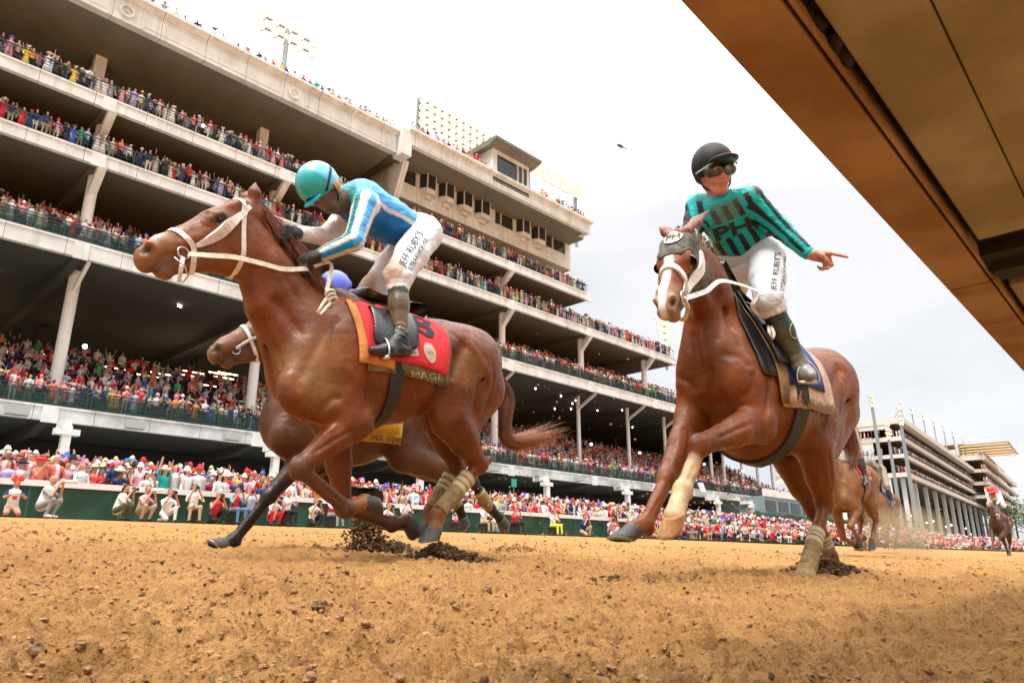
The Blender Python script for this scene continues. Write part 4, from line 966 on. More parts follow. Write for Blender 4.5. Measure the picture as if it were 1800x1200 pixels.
def add_mane(root, J, lat, fr, rows, n, length, col, side=1, seed=1, back=None, wid=.008, curl=.12, grav=.35, up_=.5):
    """rows: list of crest points; hair falls to `side` and blows back"""
    rng = np.random.RandomState(seed); C = spline(rows, 60); t = rng.rand(n) * 58; i = t.astype(int); f = (t - i)[:, None]
    R = C[i] * (1 - f) + C[i + 1] * f + rng.normal(size=(n, 3)) * .007
    tang = unit(C[-1] - C[0]); back = tang if back is None else back
    d = back * .95 + np.array([0, 0, 1.0]) * up_ + np.array(lat) * side * (.25 + .5 * rng.rand(n))[:, None] + rng.normal(size=(n, 3)) * .13 + .25 * np.sin(t * 1.1)[:, None] * np.array([0, 0, 1.0])
    ln = length * (.55 + .6 * rng.rand(n))
    V, Q = hair(R, d, ln, wid, 6, grav, curl, rng); cc = np.repeat(np.array(col) * (.6 + .8 * rng.rand(n))[:, None], 14, axis=0)
    return mesh_np('mane', V, Q, M_HAIR, root, True, cc)
def add_tail(root, pts, rad, n, col, seed=2, spread=.05, wid=.007, tipcol=None, nl=14):
    """strands following a spline from the dock to the tip"""
    rng = np.random.RandomState(seed); C = spline(pts, nl); V = []; Q = []; cols = []
    rr = np.interp(np.linspace(0, 1, nl), np.linspace(0, 1, len(rad)), rad)
    off = rng.normal(size=(n, 3)); off /= np.linalg.norm(off, axis=1, keepdims=True); off *= (rng.rand(n) ** .5)[:, None]
    end = (nl - 1) * (.62 + .38 * rng.rand(n)); base = np.array(col); tc = np.array(tipcol if tipcol is not None else col)
    sh = (.55 + .8 * rng.rand(n)); ph = rng.rand(n) * 6.28
    for j in range(nl):
        t = np.minimum(np.ones(n) * j, end); i = np.minimum(t.astype(int), nl - 2); f = (t - i)[:, None]
        c = C[i] * (1 - f) + C[i + 1] * f + off * rr[j] + (np.sin(ph + j * .9)[:, None] * off[:, [1, 2, 0]]) * rr[j] * .25
        d = C[min(j + 1, nl - 1)] - C[max(j - 1, 0)]; s2 = np.cross(d, off + .01); s2 /= np.linalg.norm(s2, axis=1, keepdims=True) + 1e-9
        w2 = (wid * np.clip(1 - np.maximum(j / end - .55, 0) * 2.0, .06, 1))[:, None]
        V.append(np.stack([c - s2 * w2 / 2, c + s2 * w2 / 2], 1)); k = j / (nl - 1)
        cols.append(np.repeat((base * (1 - k) + tc * k) * sh[:, None], 2, axis=0).reshape(n, 2, 3))
    V = np.stack(V, 1); cols = np.stack(cols, 1); b0 = (np.arange(n) * nl * 2)[:, None]
    Q = np.concatenate([np.concatenate([b0 + 2 * j, b0 + 2 * j + 1, b0 + 2 * j + 3, b0 + 2 * j + 2], 1) for j in range(nl - 1)])
    S = SDF()
    for j in range(nl // 2): S.cone(C[j], C[j + 1], rr[j] * .8, rr[j + 1] * .8, .03)
    v2, q2 = S.build(.012); 
    Va = np.vstack([V.reshape(-1, 3), v2]); Qa = np.vstack([Q, q2 + n * nl * 2]); cc = np.vstack([cols.reshape(-1, 3), np.tile(base * .45, (len(v2), 1))])
    return mesh_np('tail', Va, Qa, M_HAIR, root, True, cc)
def wrap(root, a, b, r0, r1, lat, name='leg_bandage', m_=None, bands=()):
    """bandage round a cannon bone"""
    a = np.array(a); b = np.array(b); n = 24; V = []; Fc = []; ax = unit(b - a); s_ = unit(np.cross(ax, lat)); L_ = np.cross(s_, ax); m_n = 22
    for j in range(m_n + 1):
        t = j / m_n; r = r0 + (r1 - r0) * t + .0012 * math.sin(j * 2.1) + (.002 if any(abs(t - q) < .035 for q in bands) else 0)
        for i in range(n):
            th = 2 * math.pi * i / n; V.append(a + (b - a) * t + s_ * math.cos(th) * r * 1.22 + L_ * math.sin(th) * r)
    for j in range(m_n):
        for i in range(n): Fc.append((j * n + i, j * n + (i + 1) % n, (j + 1) * n + (i + 1) % n, (j + 1) * n + i))
    Fc.append(tuple(range(n))); Fc.append(tuple(m_n * n + i for i in range(n)))
    mi = [0] * len(Fc)
    for j in range(m_n):
        if any(abs((j + .5) / m_n - q) < .04 for q in bands):
            for i in range(n): mi[j * n + i] = 1
    return mesh_np(name, V, Fc, [m_ or M_TANWRAP, mat('bandage_strip', (.52, .43, .26), .85)], root, True, mi=mi)
LAT = np.array([0, -1.0, 0])
def JY(tbl, yc):
    return {k: P(v[0], v[1], yc + (v[2] if len(v) > 2 else 0)) for k, v in tbl.items()}
# ---- chestnut leader
Y1 = 3.35
T1 = dict(poll=(434, 345, 0), nose=(222, 432, 0), earL=(449, 318, -.06), earR=(450, 328, .09),
    n1=(450, 448, 0), n2=(492, 525, 0), n3=(540, 595, 0), chest=(555, 640, 0), withers=(592, 520, 0),
    shL=(533, 688, -.165), elL=(622, 738, -.17), knL=(527, 822, -.15), feL=(612, 893, -.14), coL=(641, 882, -.14), toL=(674, 873, -.14),
    shR=(538, 688, .17), elR=(590, 760, .17), knR=(603, 892, .15), feR=(688, 922, .14), coR=(715, 915, .14), toR=(740, 926, .14),
    hpL=(800, 640, -.12), sfL=(790, 735, -.15), hkL=(842, 815, -.12), hfL=(768, 905, -.12), hcL=(764, 930, -.12), htL=(762, 953, -.12),
    hpR=(800, 640, .12), sfR=(772, 735, .15), hkR=(802, 820, .12), hfR=(756, 900, .12), hcR=(752, 924, .12), htR=(750, 946, .12))
J1 = JY(T1, Y1)
def XZ(x, z, y=None, yc=3.35): return np.array([x, yc if y is None else y, z + .2])
J1.update(girth=XZ(2.08, 1.04), mid=XZ(2.42, 1.09), loin=XZ(2.74, 1.18), pelvis=XZ(2.95, 1.15), rump=XZ(3.08, 1.05))
h1 = empty('racehorse', (2.4, Y1, gz(0, Y1)))
tag(h1, 'chestnut racehorse in full gallop at the front, red number 8 saddle cloth', 'horse')
ST1 = [([(648, 560), (653, 620), (649, 680), (644, 738)], -.016, .022), ([(598, 552), (562, 602), (532, 655), (516, 700)], -.010, .028),
    ([(604, 700), (586, 700), (568, 718), (552, 742)], -.016, .018), ([(612, 640), (630, 680), (642, 725)], .008, .02), ([(628, 752), (600, 766), (570, 784), (545, 800)], -.010, .010), ([(600, 742), (572, 762), (540, 792)], .006, .012),
    ([(548, 838), (575, 862), (602, 884)], -.006, .007), ([(520, 800), (514, 820), (520, 846)], .005, .009), ([(540, 806), (543, 828), (536, 846)], -.006, .008), ([(796, 610), (800, 640), (792, 672)], -.014, .020),
    ([(842, 640), (838, 690), (832, 745)], -.011, .016), ([(868, 640), (862, 690), (846, 735)], -.006, .014), ([(776, 748), (786, 772), (808, 790), (810, 818)], .008, .009), ([(792, 748), (806, 770), (826, 790)], -.010, .012),
    ([(426, 500), (462, 570), (492, 635), (515, 680)], -.011, .020), ([(470, 410), (498, 480), (535, 540)], -.006, .02), ([(455, 450), (480, 520), (520, 590)], .005, .03),
    ([(428, 392), (434, 430), (424, 468), (400, 486)], -.008, .010), ([(378, 408), (356, 418), (332, 429)], .007, .008), ([(352, 366), (340, 392), (325, 412)], .003, .004), ([(390, 420), (372, 440), (350, 448)], .003, .004),
    ([(352, 379), (362, 372), (376, 374), (386, 384)], .007, .006), ([(353, 386), (366, 394), (382, 390)], .005, .005), ([(310, 442), (290, 450), (264, 462), (250, 476)], -.007, .006), ([(300, 456), (280, 466), (266, 478)], .005, .008),
    ([(243, 430), (262, 426), (268, 438), (256, 450), (242, 446)], .005, .006), ([(700, 706), (730, 700), (765, 690)], .004, .006), ([(560, 700), (545, 720), (540, 735)], .004, .005), ([(590, 742), (575, 775), (560, 800)], .003, .004),
    ([(660, 640), (668, 680), (662, 720)], -.004, .012), ([(690, 660), (700, 690), (694, 725)], -.004, .012), ([(725, 668), (733, 690), (730, 712)], -.004, .012), ([(760, 570), (800, 590), (835, 625)], -.004, .02), ([(820, 600), (850, 640), (866, 690)], .005, .02)]
base1 = (.155, .038, .006)
body1, tree1, fr1 = make_horse(h1, J1, LAT, LAT, base1, dict(face=(.24, .088, .024), muzzle=(.30, .14, .07), muzzle_k=.5, mouth=(.10, .055, .04), snip=1,
    legs=[('x', 'knL', 'feL', .0, .5, (.11, .040, .018)), ('x', 'feL', 'coL', .0, .6, (.30, .13, .055)), ('x', 'knR', 'feR', -.2, .6, (.09, .032, .015)), ('x', 'hfL', 'hcL', -.2, .5, (.26, .12, .05)), ('x', 'hfR', 'hcR', -.2, .5, (.24, .11, .05)), ('x', 'elL', 'knL', .7, 1.0, (.11, .04, .018))],
    mottled_light=[(P(560, 650, Y1 - .2), (.20, .30, .20), (.27, .135, .04), .55), (P(825, 655, Y1 - .25), (.14, .30, .10), (.27, .135, .04), .6), (P(700, 590, Y1 - .2), (.3, .3, .16), (.12, .028, .008), .4), (P(620, 640, Y1 - .2), (.10, .3, .22), (.25, .055, .012), .5)]), h=.0095, strokes=ST1)  # olive patches on chest and hip: bounce light painted into the coat
add_mane(h1, J1, LAT, fr1, [P(436, 350, Y1), P(470, 385, Y1), P(500, 430, Y1), P(530, 470, Y1), P(565, 510, Y1)], 3600, .17, (.24, .070, .024), side=1, up_=.10, grav=.45, wid=.0042, curl=.10)
add_tail(h1, [P(880, 668, Y1), P(893, 700, Y1), P(888, 745, Y1), P(893, 775, Y1), P(925, 776, Y1), P(985, 765, Y1)], [.035, .05, .045, .05, .08, .15], 1700, (.08, .024, .010), tipcol=(.42, .15, .055), wid=.0034)
tick('h1')
# ---- chestnut on the right, coming at the camera
Y2 = 1.78
T2 = dict(poll=(1191, 401, -.20), nose=(1158, 531, -.25), earL=(1250, 366, -.15), earR=(1157, 398, 0.0),
    n1=(1229, 480, -.05), n2=(1252, 545, 0), n3=(1262, 610, 0), chest=(1272, 650, 0), withers=(1334, 566, 0),
    shL=(1318, 675, -.17), elL=(1334, 742, -.17), knL=(1230, 782, -.12), feL=(1200, 860, -.1), coL=(1186, 905, -.1), toL=(1179, 952, -.03),
    shR=(1222, 680, .17), elR=(1216, 740, .16), knR=(1172, 840, .13), feR=(1133, 922, .12), coR=(1112, 932, .12), toR=(1088, 966, .17),
    hpL=(1440, 690, -.12), sfL=(1432, 785, -.16), hkL=(1449, 885, -.12), hfL=(1424, 980, -.10), hcL=(1418, 996, -.1), htL=(1418, 1016, -.1),
    hpR=(1400, 700, .12), sfR=(1385, 800, .15), hkR=(1432, 900, .11), hfR=(1460, 978, .09), hcR=(1466, 992, .09), htR=(1469, 1008, .09))
J2 = JY(T2, Y2)
c2 = J2['chest'][0]
J2.update(girth=XZ(3.78, .89, yc=Y2), mid=XZ(4.12, .92, yc=Y2), loin=XZ(4.42, 1.02, yc=Y2), pelvis=XZ(4.68, 1.04, yc=Y2), rump=XZ(4.84, .95, yc=Y2))
h2 = empty('racehorse', (4.1, Y2, gz(0, Y2)))
tag(h2, 'chestnut racehorse with white blaze and dark blinker hood galloping at the right', 'horse')
ST2 = [([(1247, 625), (1248, 670), (1245, 705), (1238, 735)], -.018, .020), ([(1184, 662), (1205, 668), (1226, 690)], -.014, .018), ([(1262, 622), (1300, 628), (1322, 650)], -.008, .022), ([(1322, 650), (1324, 680), (1300, 700)], -.012, .018),
    ([(1258, 772), (1290, 757), (1326, 742)], -.011, .010), ([(1250, 752), (1285, 735), (1318, 715)], .007, .014), ([(1352, 640), (1352, 690), (1344, 738)], -.014, .020), ([(1264, 500), (1266, 560), (1258, 610)], -.010, .020), ([(1290, 530), (1296, 580), (1300, 620)], -.006, .02),
    ([(1220, 500), (1222, 560), (1228, 610)], .006, .015), ([(1230, 760), (1222, 780), (1228, 800)], .006, .010), ([(1252, 775), (1246, 795), (1236, 808)], -.006, .008), ([(1196, 745), (1190, 790), (1178, 825)], .006, .016), ([(1212, 750), (1206, 800), (1190, 835)], -.009, .012),
    ([(1183, 838), (1178, 850), (1168, 862)], -.005, .008), ([(1165, 870), (1150, 895), (1138, 915)], -.006, .006), ([(1224, 812), (1212, 838), (1204, 852)], -.005, .006), ([(1442, 690), (1452, 720), (1444, 760)], -.013, .018), ([(1470, 650), (1480, 690), (1476, 740)], -.008, .014),
    ([(1455, 790), (1462, 830), (1455, 870)], -.008, .010), ([(1440, 800), (1438, 840), (1442, 870)], .006, .010), ([(1208, 462), (1214, 490), (1204, 512)], .006, .008), ([(1196, 520), (1192, 545), (1180, 562)], -.005, .006), ([(1300, 640), (1312, 665)], .003, .004), ([(1395, 745), (1425, 735)], .004, .006), ([(1280, 735), (1262, 755), (1246, 765)], .003, .004)]
hl2 = unit(np.array([math.sin(math.radians(10)), -math.cos(math.radians(10)), .05]))
body2, tree2, fr2 = make_horse(h2, J2, LAT, hl2, (.165, .041, .006), dict(face=(.21, .055, .012), muzzle=(.34, .20, .12), muzzle_k=.75, mouth=(.2, .10, .07), blaze=.14, mottled_light=[(P(1330, 610, Y2 - .2), (.2, .3, .2), (.26, .085, .025), .5), (P(1260, 660, Y2 - .2), (.2, .3, .22), (.10, .026, .007), .55), (P(1225, 640, Y2), (.1, .2, .3), (.10, .028, .008), .4), (P(1460, 690, Y2 - .2), (.3, .3, .2), (.24, .075, .02), .4)],  # lit shoulder and shaded chest painted into the coat
    legs=[('x', 'knL', 'feL', .25, .5, (.50, .36, .20)), ('x', 'feL', 'coL', -.4, -.2, (.50, .36, .20))]), h=.0095, strokes=ST2, hooves={'coL': M_HOOFTAN, 'hcL': M_TANWRAP, 'hcR': M_TANWRAP})
add_tail(h2, [J2['rump'] + np.array([.14, 0, .14]), J2['rump'] + np.array([.28, 0, .08]), P(1498, 790, Y2), P(1496, 830, Y2)], [.035, .05, .06, .05], 700, (.12, .035, .014), tipcol=(.25, .08, .03), wid=.004)
tick('h2')
# ------------------------------------------------------------------ tack
M_REIN = mat('rein_pale', (.62, .55, .42), 0.6, noise=0.3, nscale=30, bump=0.2, bscale=120)
M_FLEECE = mat('fleece_white', (.82, .77, .74), 0.95, noise=0.15, nscale=40, bump=0.5, bscale=160)
def mirror_head(p, fr):
    o, hx, hl, hz, s = fr; return p - 2 * hl * ((p - o) @ hl)
def strap_obj(name, pts, wd, th, root, m_, tree=None, off=.003, nrm=None, **k):
    V, Fc = strap(pts, wd, th, tree, off, nrm, **k); o = mesh_np(name, V, Fc, m_, root, False)
    return o
def ring_obj(name, c, nrm, R_, r, root, m_):
    nrm = unit(nrm); a = unit(np.cross(nrm, (0.1, 0.2, 1))); b = np.cross(nrm, a)
    pts = [c + (a * math.cos(t) + b * math.sin(t)) * R_ for t in np.linspace(0, 2 * math.pi, 25)]
    mb = MB(); mb.tube(pts, r, 8, False); return mb.obj(name, m_, root, True)
def loop_sym(pix, tree, fr):
    near = [hit(tree, *p) for p in pix]; return near + [mirror_head(p, fr) for p in near[::-1]]
def text_mesh(txt, bold=0.0, res=2):
    cu = bpy.data.curves.new('t', 'FONT'); cu.body = txt; cu.size = 1; cu.offset = bold; cu.resolution_u = res
    o = bpy.data.objects.new('t', cu); COL.objects.link(o); dg = bpy.context.evaluated_depsgraph_get(); me = bpy.data.meshes.new_from_object(o.evaluated_get(dg))
    bpy.data.objects.remove(o); bpy.data.curves.remove(cu); bm = bmesh.new(); bm.from_mesh(me); bpy.data.meshes.remove(me)
    bmesh.ops.triangulate(bm, faces=bm.faces)
    for _ in range(2):
        es = [e for e in bm.edges if e.calc_length() > .22]
        if es: bmesh.ops.subdivide_edges(bm, edges=es, cuts=1); bmesh.ops.triangulate(bm, faces=bm.faces)
    V = np.array([v.co[:] for v in bm.verts]); Fc = [tuple(v.index for v in f.verts) for f in bm.faces]; bm.free()
    lo = V.min(0); hi = V.max(0); V = (V - lo) / np.maximum(hi - lo, 1e-6); return V[:, :2], Fc
def quad_px(q, s, t):
    (a, b, c, d) = [np.array(p, float) for p in q]; return (a * (1 - s) + b * s) * (1 - t) + (d * (1 - s) + c * s) * t
def decal(name, V2, Fc, quad, tree, root, m_, off=.003, double=False):
    """V2 in 0..1 (t up); quad: TL,TR,BR,BL in pixels; laid on the surface as real geometry"""
    V = [hit(tree, *quad_px(quad, s, 1 - t), off) for s, t in V2]
    return mesh_np(name, V, Fc, m_, root)
def grid_patch(nx, ny):
    V = [(i / nx, j / ny) for j in range(ny + 1) for i in range(nx + 1)]
    Fc = [(j * (nx + 1) + i, j * (nx + 1) + i + 1, (j + 1) * (nx + 1) + i + 1, (j + 1) * (nx + 1) + i) for j in range(ny) for i in range(nx)]
    return V, Fc
def ellipse_patch(n=28, rings=4):
    V = [(.5, .5)]; Fc = []
    for r in range(1, rings + 1):
        for i in range(n): a = 2 * math.pi * i / n; V.append((.5 + .5 * r / rings * math.cos(a), .5 + .5 * r / rings * math.sin(a)))
    for i in range(n): Fc.append((0, 1 + i, 1 + (i + 1) % n))
    for r in range(rings - 1):
        for i in range(n): a = 1 + r * n + i; b = 1 + r * n + (i + 1) % n; Fc.append((a, b, b + n, a + n))
    return V, Fc
def a_edge(a): return a < .9 or a > math.pi - .9
def saddle_cloth(root, tree, x0, x1, zdrop, yc, m_, name='saddle_cloth', zc=1.05, off=.012, nx=30, na=44, edge=None, thick=.006, slant=0.0):
    """cloth thrown over the back: rays from outside towards the barrel axis. x0 front, x1 back (world X). zdrop(x)->z of the hem"""
    V = []; 
    for i in range(nx + 1):
        x = x0 + (x1 - x0) * i / nx; zb = zdrop(i / nx)
        prof = [None] * (na + 1); hn = na // 2
        for half in (range(hn, -1, -1), range(hn, na + 1)):
            ly = 0.10; free = False; z_last = 9.0
            for j in half:
                a = math.pi * (j / na); dy = -math.cos(a); zt_ = zb + (zc + .55 - zb) * math.sin(a) ** .8
                xs = x + slant * math.sin(a) * (1 - i / nx); src = Vector((xs, yc + dy * .6, zt_)); tgt = Vector((xs, yc + dy * .02, zb + (zc + .25 - zb) * math.sin(a) ** .8)); r = tree.ray_cast(src, (tgt - src).normalized())
                sgn = -1 if dy < 0 else 1
                if r[0] is not None and not free:
                    p = np.array(r[0]); n_ = np.array(r[1]); n_ = -n_ if n_ @ (tgt - src) > 0 else n_; p = p + n_ * off; y_ = abs(p[1] - yc)
                    if y_ < ly - .012 and a_edge(a): free = True
                if r[0] is None or free: free = True; p = np.array([xs, yc + sgn * (ly + .004), min(zt_, z_last - .01)])
                ly = abs(p[1] - yc); z_last = p[2]; prof[j] = p
        prof = np.array(prof)
        for _ in range(2): prof[1:-1] = (prof[:-2] + 2 * prof[1:-1] + prof[2:]) / 4
        V.append(prof)
    V = np.array(V)
    rip = np.array([[.004 * math.sin(i * .9 + j * .25) * abs(math.cos(math.pi * j / na)) for j in range(na + 1)] for i in range(nx + 1)])
    V[:, :, 1] += np.where(V[:, :, 1] < yc, -1, 1) * np.abs(rip)
    inner = V.copy(); c = np.array([0, yc, zc]); d = V - c; d[:, :, 0] = 0; d /= np.linalg.norm(d, axis=2, keepdims=True); outer = V + d * thick
    A = np.concatenate([outer.reshape(-1, 3), inner.reshape(-1, 3)]); n0 = (nx + 1) * (na + 1); Q = []
    g = lambda i, j, k=0: k * n0 + i * (na + 1) + j
    for i in range(nx):
        for j in range(na):
            Q.append((g(i, j), g(i, j + 1), g(i + 1, j + 1), g(i + 1, j))); Q.append((g(i, j, 1), g(i + 1, j, 1), g(i + 1, j + 1, 1), g(i, j + 1, 1)))
    for i in range(nx):
        for j in (0, na): Q.append((g(i, j), g(i + 1, j), g(i + 1, j, 1), g(i, j, 1)))
    for j in range(na):
        for i in (0, nx): Q.append((g(i, j), g(i, j + 1), g(i, j + 1, 1), g(i, j, 1)))
    return A, np.array(Q)
def cloth_obj(root, tree, x0, x1, zdrop, yc, m_, name, **k):
    A, Q = saddle_cloth(root, tree, x0, x1, zdrop, yc, m_, name, **k); o = mesh_np(name, A, Q, m_, root, True)
    bm = bmesh.new(); bm.from_mesh(o.data); bmesh.ops.recalc_face_normals(bm, faces=bm.faces); bm.to_mesh(o.data); bm.free(); return o, bvh(A, Q)
def girth(root, tree, top, bot, yc, wd, m_, zmin=0.0):
    """girth band round the belly between two world X positions"""
    pts = []
    for j in range(41):
        a = math.pi * 2 * j / 40 - math.pi / 2
        x_ = top + (bot - top) * (1 - math.sin(a)) / 2
        src = Vector((x_, yc + math.cos(a) * .7, 1.2 + math.sin(a) * .7)); r = tree.ray_cast(src, Vector((0, -math.cos(a), -math.sin(a))))
        if r[0] is not None and r[0][2] > zmin: pts.append(np.array(r[0]))
    return strap_obj('girth', pts, wd, .012, root, m_, tree, .004, n=80)
def wl(*a): return [tuple(x) for x in a]
o_ = strap_obj('noseband', loop_sym(wl((298, 400), (306, 404), (313, 407), (327, 418), (340, 433)), tree1, fr1)[:0] or [mirror_head(hit(tree1, 340, 433), fr1), mirror_head(hit(tree1, 313, 407), fr1), hit(tree1, 298, 401), hit(tree1, 313, 407), hit(tree1, 327, 418), hit(tree1, 340, 433), hit(tree1, 339, 462), hit(tree1, 335, 480)], .026, .006, h1, M_WHITE, tree1)
def HP1(x, z, y=0.0): o, hx, hl, hz, s = fr1; return o + (hx * x + hz * z + hl * y) * s
strap_obj('browband', [HP1(.06, -.10, -.12), HP1(.09, -.03, -.09), HP1(.12, .03, -.03), HP1(.12, .03, .03), HP1(.09, -.03, .09), hit(tree1, 427, 375)], .024, .006, h1, M_WHITE, tree1)
strap_obj('cheek_fleece', [hit(tree1, *p) for p in ((429, 374), (403, 394), (386, 408), (368, 419), (343, 433))], [.024, .050, .056, .044, .018], .016, h1, M_FLEECE, tree1, off=.002)
strap_obj('cheek_strap', [mirror_head(hit(tree1, *p), fr1) for p in ((429, 374), (386, 408), (343, 433))], .022, .006, h1, M_WHITE, tree1)
strap_obj('throat_strap', [hit(tree1, *p) for p in ((439, 364), (430, 371), (428, 387), (427, 413), (428, 437), (425, 458), (415, 475), (403, 487))], .024, .006, h1, M_WHITE, tree1)
bc1 = hit(tree1, 321, 446, .012)
ring_obj('bit_ring', bc1, (.2, -1, .1), .030, .005, h1, M_METAL); ring_obj('bit_ring', mirror_head(bc1, fr1), (.2, -1, .1), .030, .005, h1, M_METAL)
strap_obj('bit_strap', [bc1 + np.array([0, 0, -.02]), P(319, 468, Y1 - .085), P(315, 494, Y1 - .05)], .018, .006, h1, M_WHITE, nrm=(0, -1, 0))
mb = MB(); mb.tube([P(306, 452, Y1 - .09), P(325, 468, Y1 - .10), P(331, 485, Y1 - .07), P(322, 496, Y1 - .05), P(312, 494, Y1)], .004, 6); mb.obj('bit_shank', M_METAL, h1, True)
# reins to the hands
strap_obj('rein', [bc1 + np.array([.02, -.005, 0]), P(370, 449, Y1 - .13), P(412, 452, Y1 - .16), P(460, 463, Y1 - .17), P(500, 473, Y1 - .155), P(541, 472, Y1 - .10)], .026, .004, h1, M_REIN, nrm=(0, -1, .15), n=40)
strap_obj('rein', [mirror_head(bc1, fr1), P(400, 440, Y1 + .14), P(500, 468, Y1 + .10), P(541, 468, Y1 - .04)], .020, .004, h1, M_REIN, nrm=(0, -1, .3), n=30)
strap_obj('rein_end', [P(552, 468, Y1 - .11), P(562, 464, Y1 - .12), P(577, 461, Y1 - .12), P(583, 469, Y1 - .13), P(579, 490, Y1 - .16), P(574, 512, Y1 - .19)], .022, .004, h1, M_REIN, nrm=(0, -1, .15), n=30)
mb = MB()
kc = P(577, 520, Y1 - .22)
for i in range(3):
    c = kc + np.array([.01 * i, -.01, -.018 * i + .012]); pts = [c + np.array([.022 * math.cos(t), -.010 * math.sin(t) - .004, .014 * math.sin(t) + .006 * math.cos(t)]) for t in np.linspace(0, 2 * math.pi, 13)]; mb.tube(pts, .009, 7, False)
mb.tube([kc, P(566, 536, Y1 - .25), P(558, 549, Y1 - .26), P(563, 553, Y1 - .26), P(573, 541, Y1 - .255), P(582, 532, Y1 - .23), kc], .0085, 7)
mb.obj('rein_knot', M_REIN, h1, True)
# saddle cloth, towel, saddle, girth
M_RED = mat('cloth_red', (.70, .025, .035), .8, noise=.25, nscale=6, bump=.15, bscale=90)
M_ORANGE = mat('towel_orange', (.62, .24, .07), .9, noise=.35, nscale=7, bump=.3, bscale=60)
M_DUSTY = mat('band_dusty', (.20, .13, .055), .9, noise=.5, nscale=12, bump=.3, bscale=70)
M_BLACKC = mat('cloth_black', (.015, .014, .014), .75); M_GOLD = mat('lettering_gold', (.42, .34, .20), .7); M_CREAM = mat('patch_cream', (.62, .50, .40), .8, noise=.3, nscale=40)
XF = hit(tree1, 640, 600)[0] + .04; XB = hit(tree1, 786, 655)[0]; XT = hit(tree1, 600, 530)[0]
zh = hit(tree1, 700, 643)[2]
cl1, ct1 = cloth_obj(h1, tree1, XF - .02, XB - .02, lambda t: zh + .03 * t + .01 * math.sin(t * 5), Y1, M_RED, 'saddle_cloth', off=.016, slant=-.04)
bd1, bt1 = cloth_obj(h1, tree1, XF - .01, XB + .005, lambda t: zh - .07 + .03 * t + .01 * math.sin(t * 5), Y1, M_DUSTY, 'hem_band', off=.007, slant=-.04)
tw1, tt1 = cloth_obj(h1, tree1, XF - .06, XF + .16, lambda t: zh - .03, Y1, M_ORANGE, 'towel', off=.011, nx=10, slant=-.04)
V2, Fc = text_mesh('8', .02); decal('number', V2, Fc, ((716, 552), (752, 553), (768, 600), (728, 582)), ct1, h1, M_BLACKC, .004)
V2, Fc = text_mesh('MAGE', .0); decal('lettering', V2, Fc, ((722, 652), (776, 657), (777, 669), (724, 664)), bt1, h1, M_GOLD, .007)
Vg, Fg = grid_patch(8, 5); decal('white_patch', Vg, Fg, ((716, 606), (732, 607), (736, 625), (718, 625)), ct1, h1, mat('patch_white', (.75, .73, .72), .8), .004)
V2, Fc = text_mesh('KENTUCKY'); decal('lettering', V2, Fc, ((717, 609), (732, 610), (733, 615), (718, 614)), ct1, h1, M_BLACKC, .006); V2, Fc = text_mesh('DERBY'); decal('lettering', V2, Fc, ((719, 617), (733, 618), (735, 623), (719, 623)), ct1, h1, M_BLACKC, .006)
Ve, Fe = ellipse_patch(); decal('crest', Ve, Fe, ((740, 600), (764, 606), (767, 640), (750, 636)), ct1, h1, M_CREAM, .004)
V2, Fc = text_mesh('149'); decal('crest_mark', V2, Fc, ((745, 613), (760, 616), (762, 626), (750, 626)), ct1, h1, M_GOLD, .006)
S = SDF(); a_ = hit(tree1, 655, 545) ; top = lambda x, z: np.array([x, Y1, z])
xs0 = XF + .16; zt = 1.62
def ztop(x): r = tree1.ray_cast(Vector((x, Y1, 2.5)), Vector((0, 0, -1))); return r[0][2]
S.cone(top(xs0 - .06, ztop(xs0 - .06) + .03), top(xs0 + .12, ztop(xs0 + .12) + .012), .05, .045, .04, (0, 1, 0), .42)
S.cone(top(xs0 + .10, ztop(xs0 + .10) + .012), top(xs0 + .34, ztop(xs0 + .34) + .03), .045, .055, .05, (0, 1, 0), .40)
V, Q = S.build(.01); mesh_np('saddle', V, Q, M_BLACKL, h1, True)
fl, ft = cloth_obj(h1, ct1, XF - .0, XF + .29, lambda t: zh + .13 - .09 * math.sin(math.pi * min(1, .15 + t * .8)), Y1, M_BLACKL, 'saddle_flap', off=.012, nx=14, thick=.012, slant=.0)
gx = hit(tree1, 690, 655)[0]; girth(h1, tree1, gx, P(655, 757, Y1 - .05)[0], Y1, .085, M_GIRTH, J1['girth'][2] - .40)
wrap(h1, J1['hkL'] + (J1['hfL'] - J1['hkL']) * .25, J1['hfL'] + (J1['hkL'] - J1['hfL']) * .06, .045, .041, LAT, bands=(.08, .22, .36))
wrap(h1, J1['hkR'] + (J1['hfR'] - J1['hkR']) * .22, J1['hfR'] + (J1['hkR'] - J1['hfR']) * .06, .045, .041, LAT, bands=(.10, .26, .42))
tick('tack1')
# ---- bridle, hood, cloth of the right-hand horse
def HP2(x, z, y=0.0): o, hx, hl, hz, s = fr2; return o + (hx * x + hz * z + hl * y) * s
def snap2(p, off=0.0): q = tree2.find_nearest(Vector([float(v) for v in p])); return np.array(q[0]) + np.array(q[1]) * off
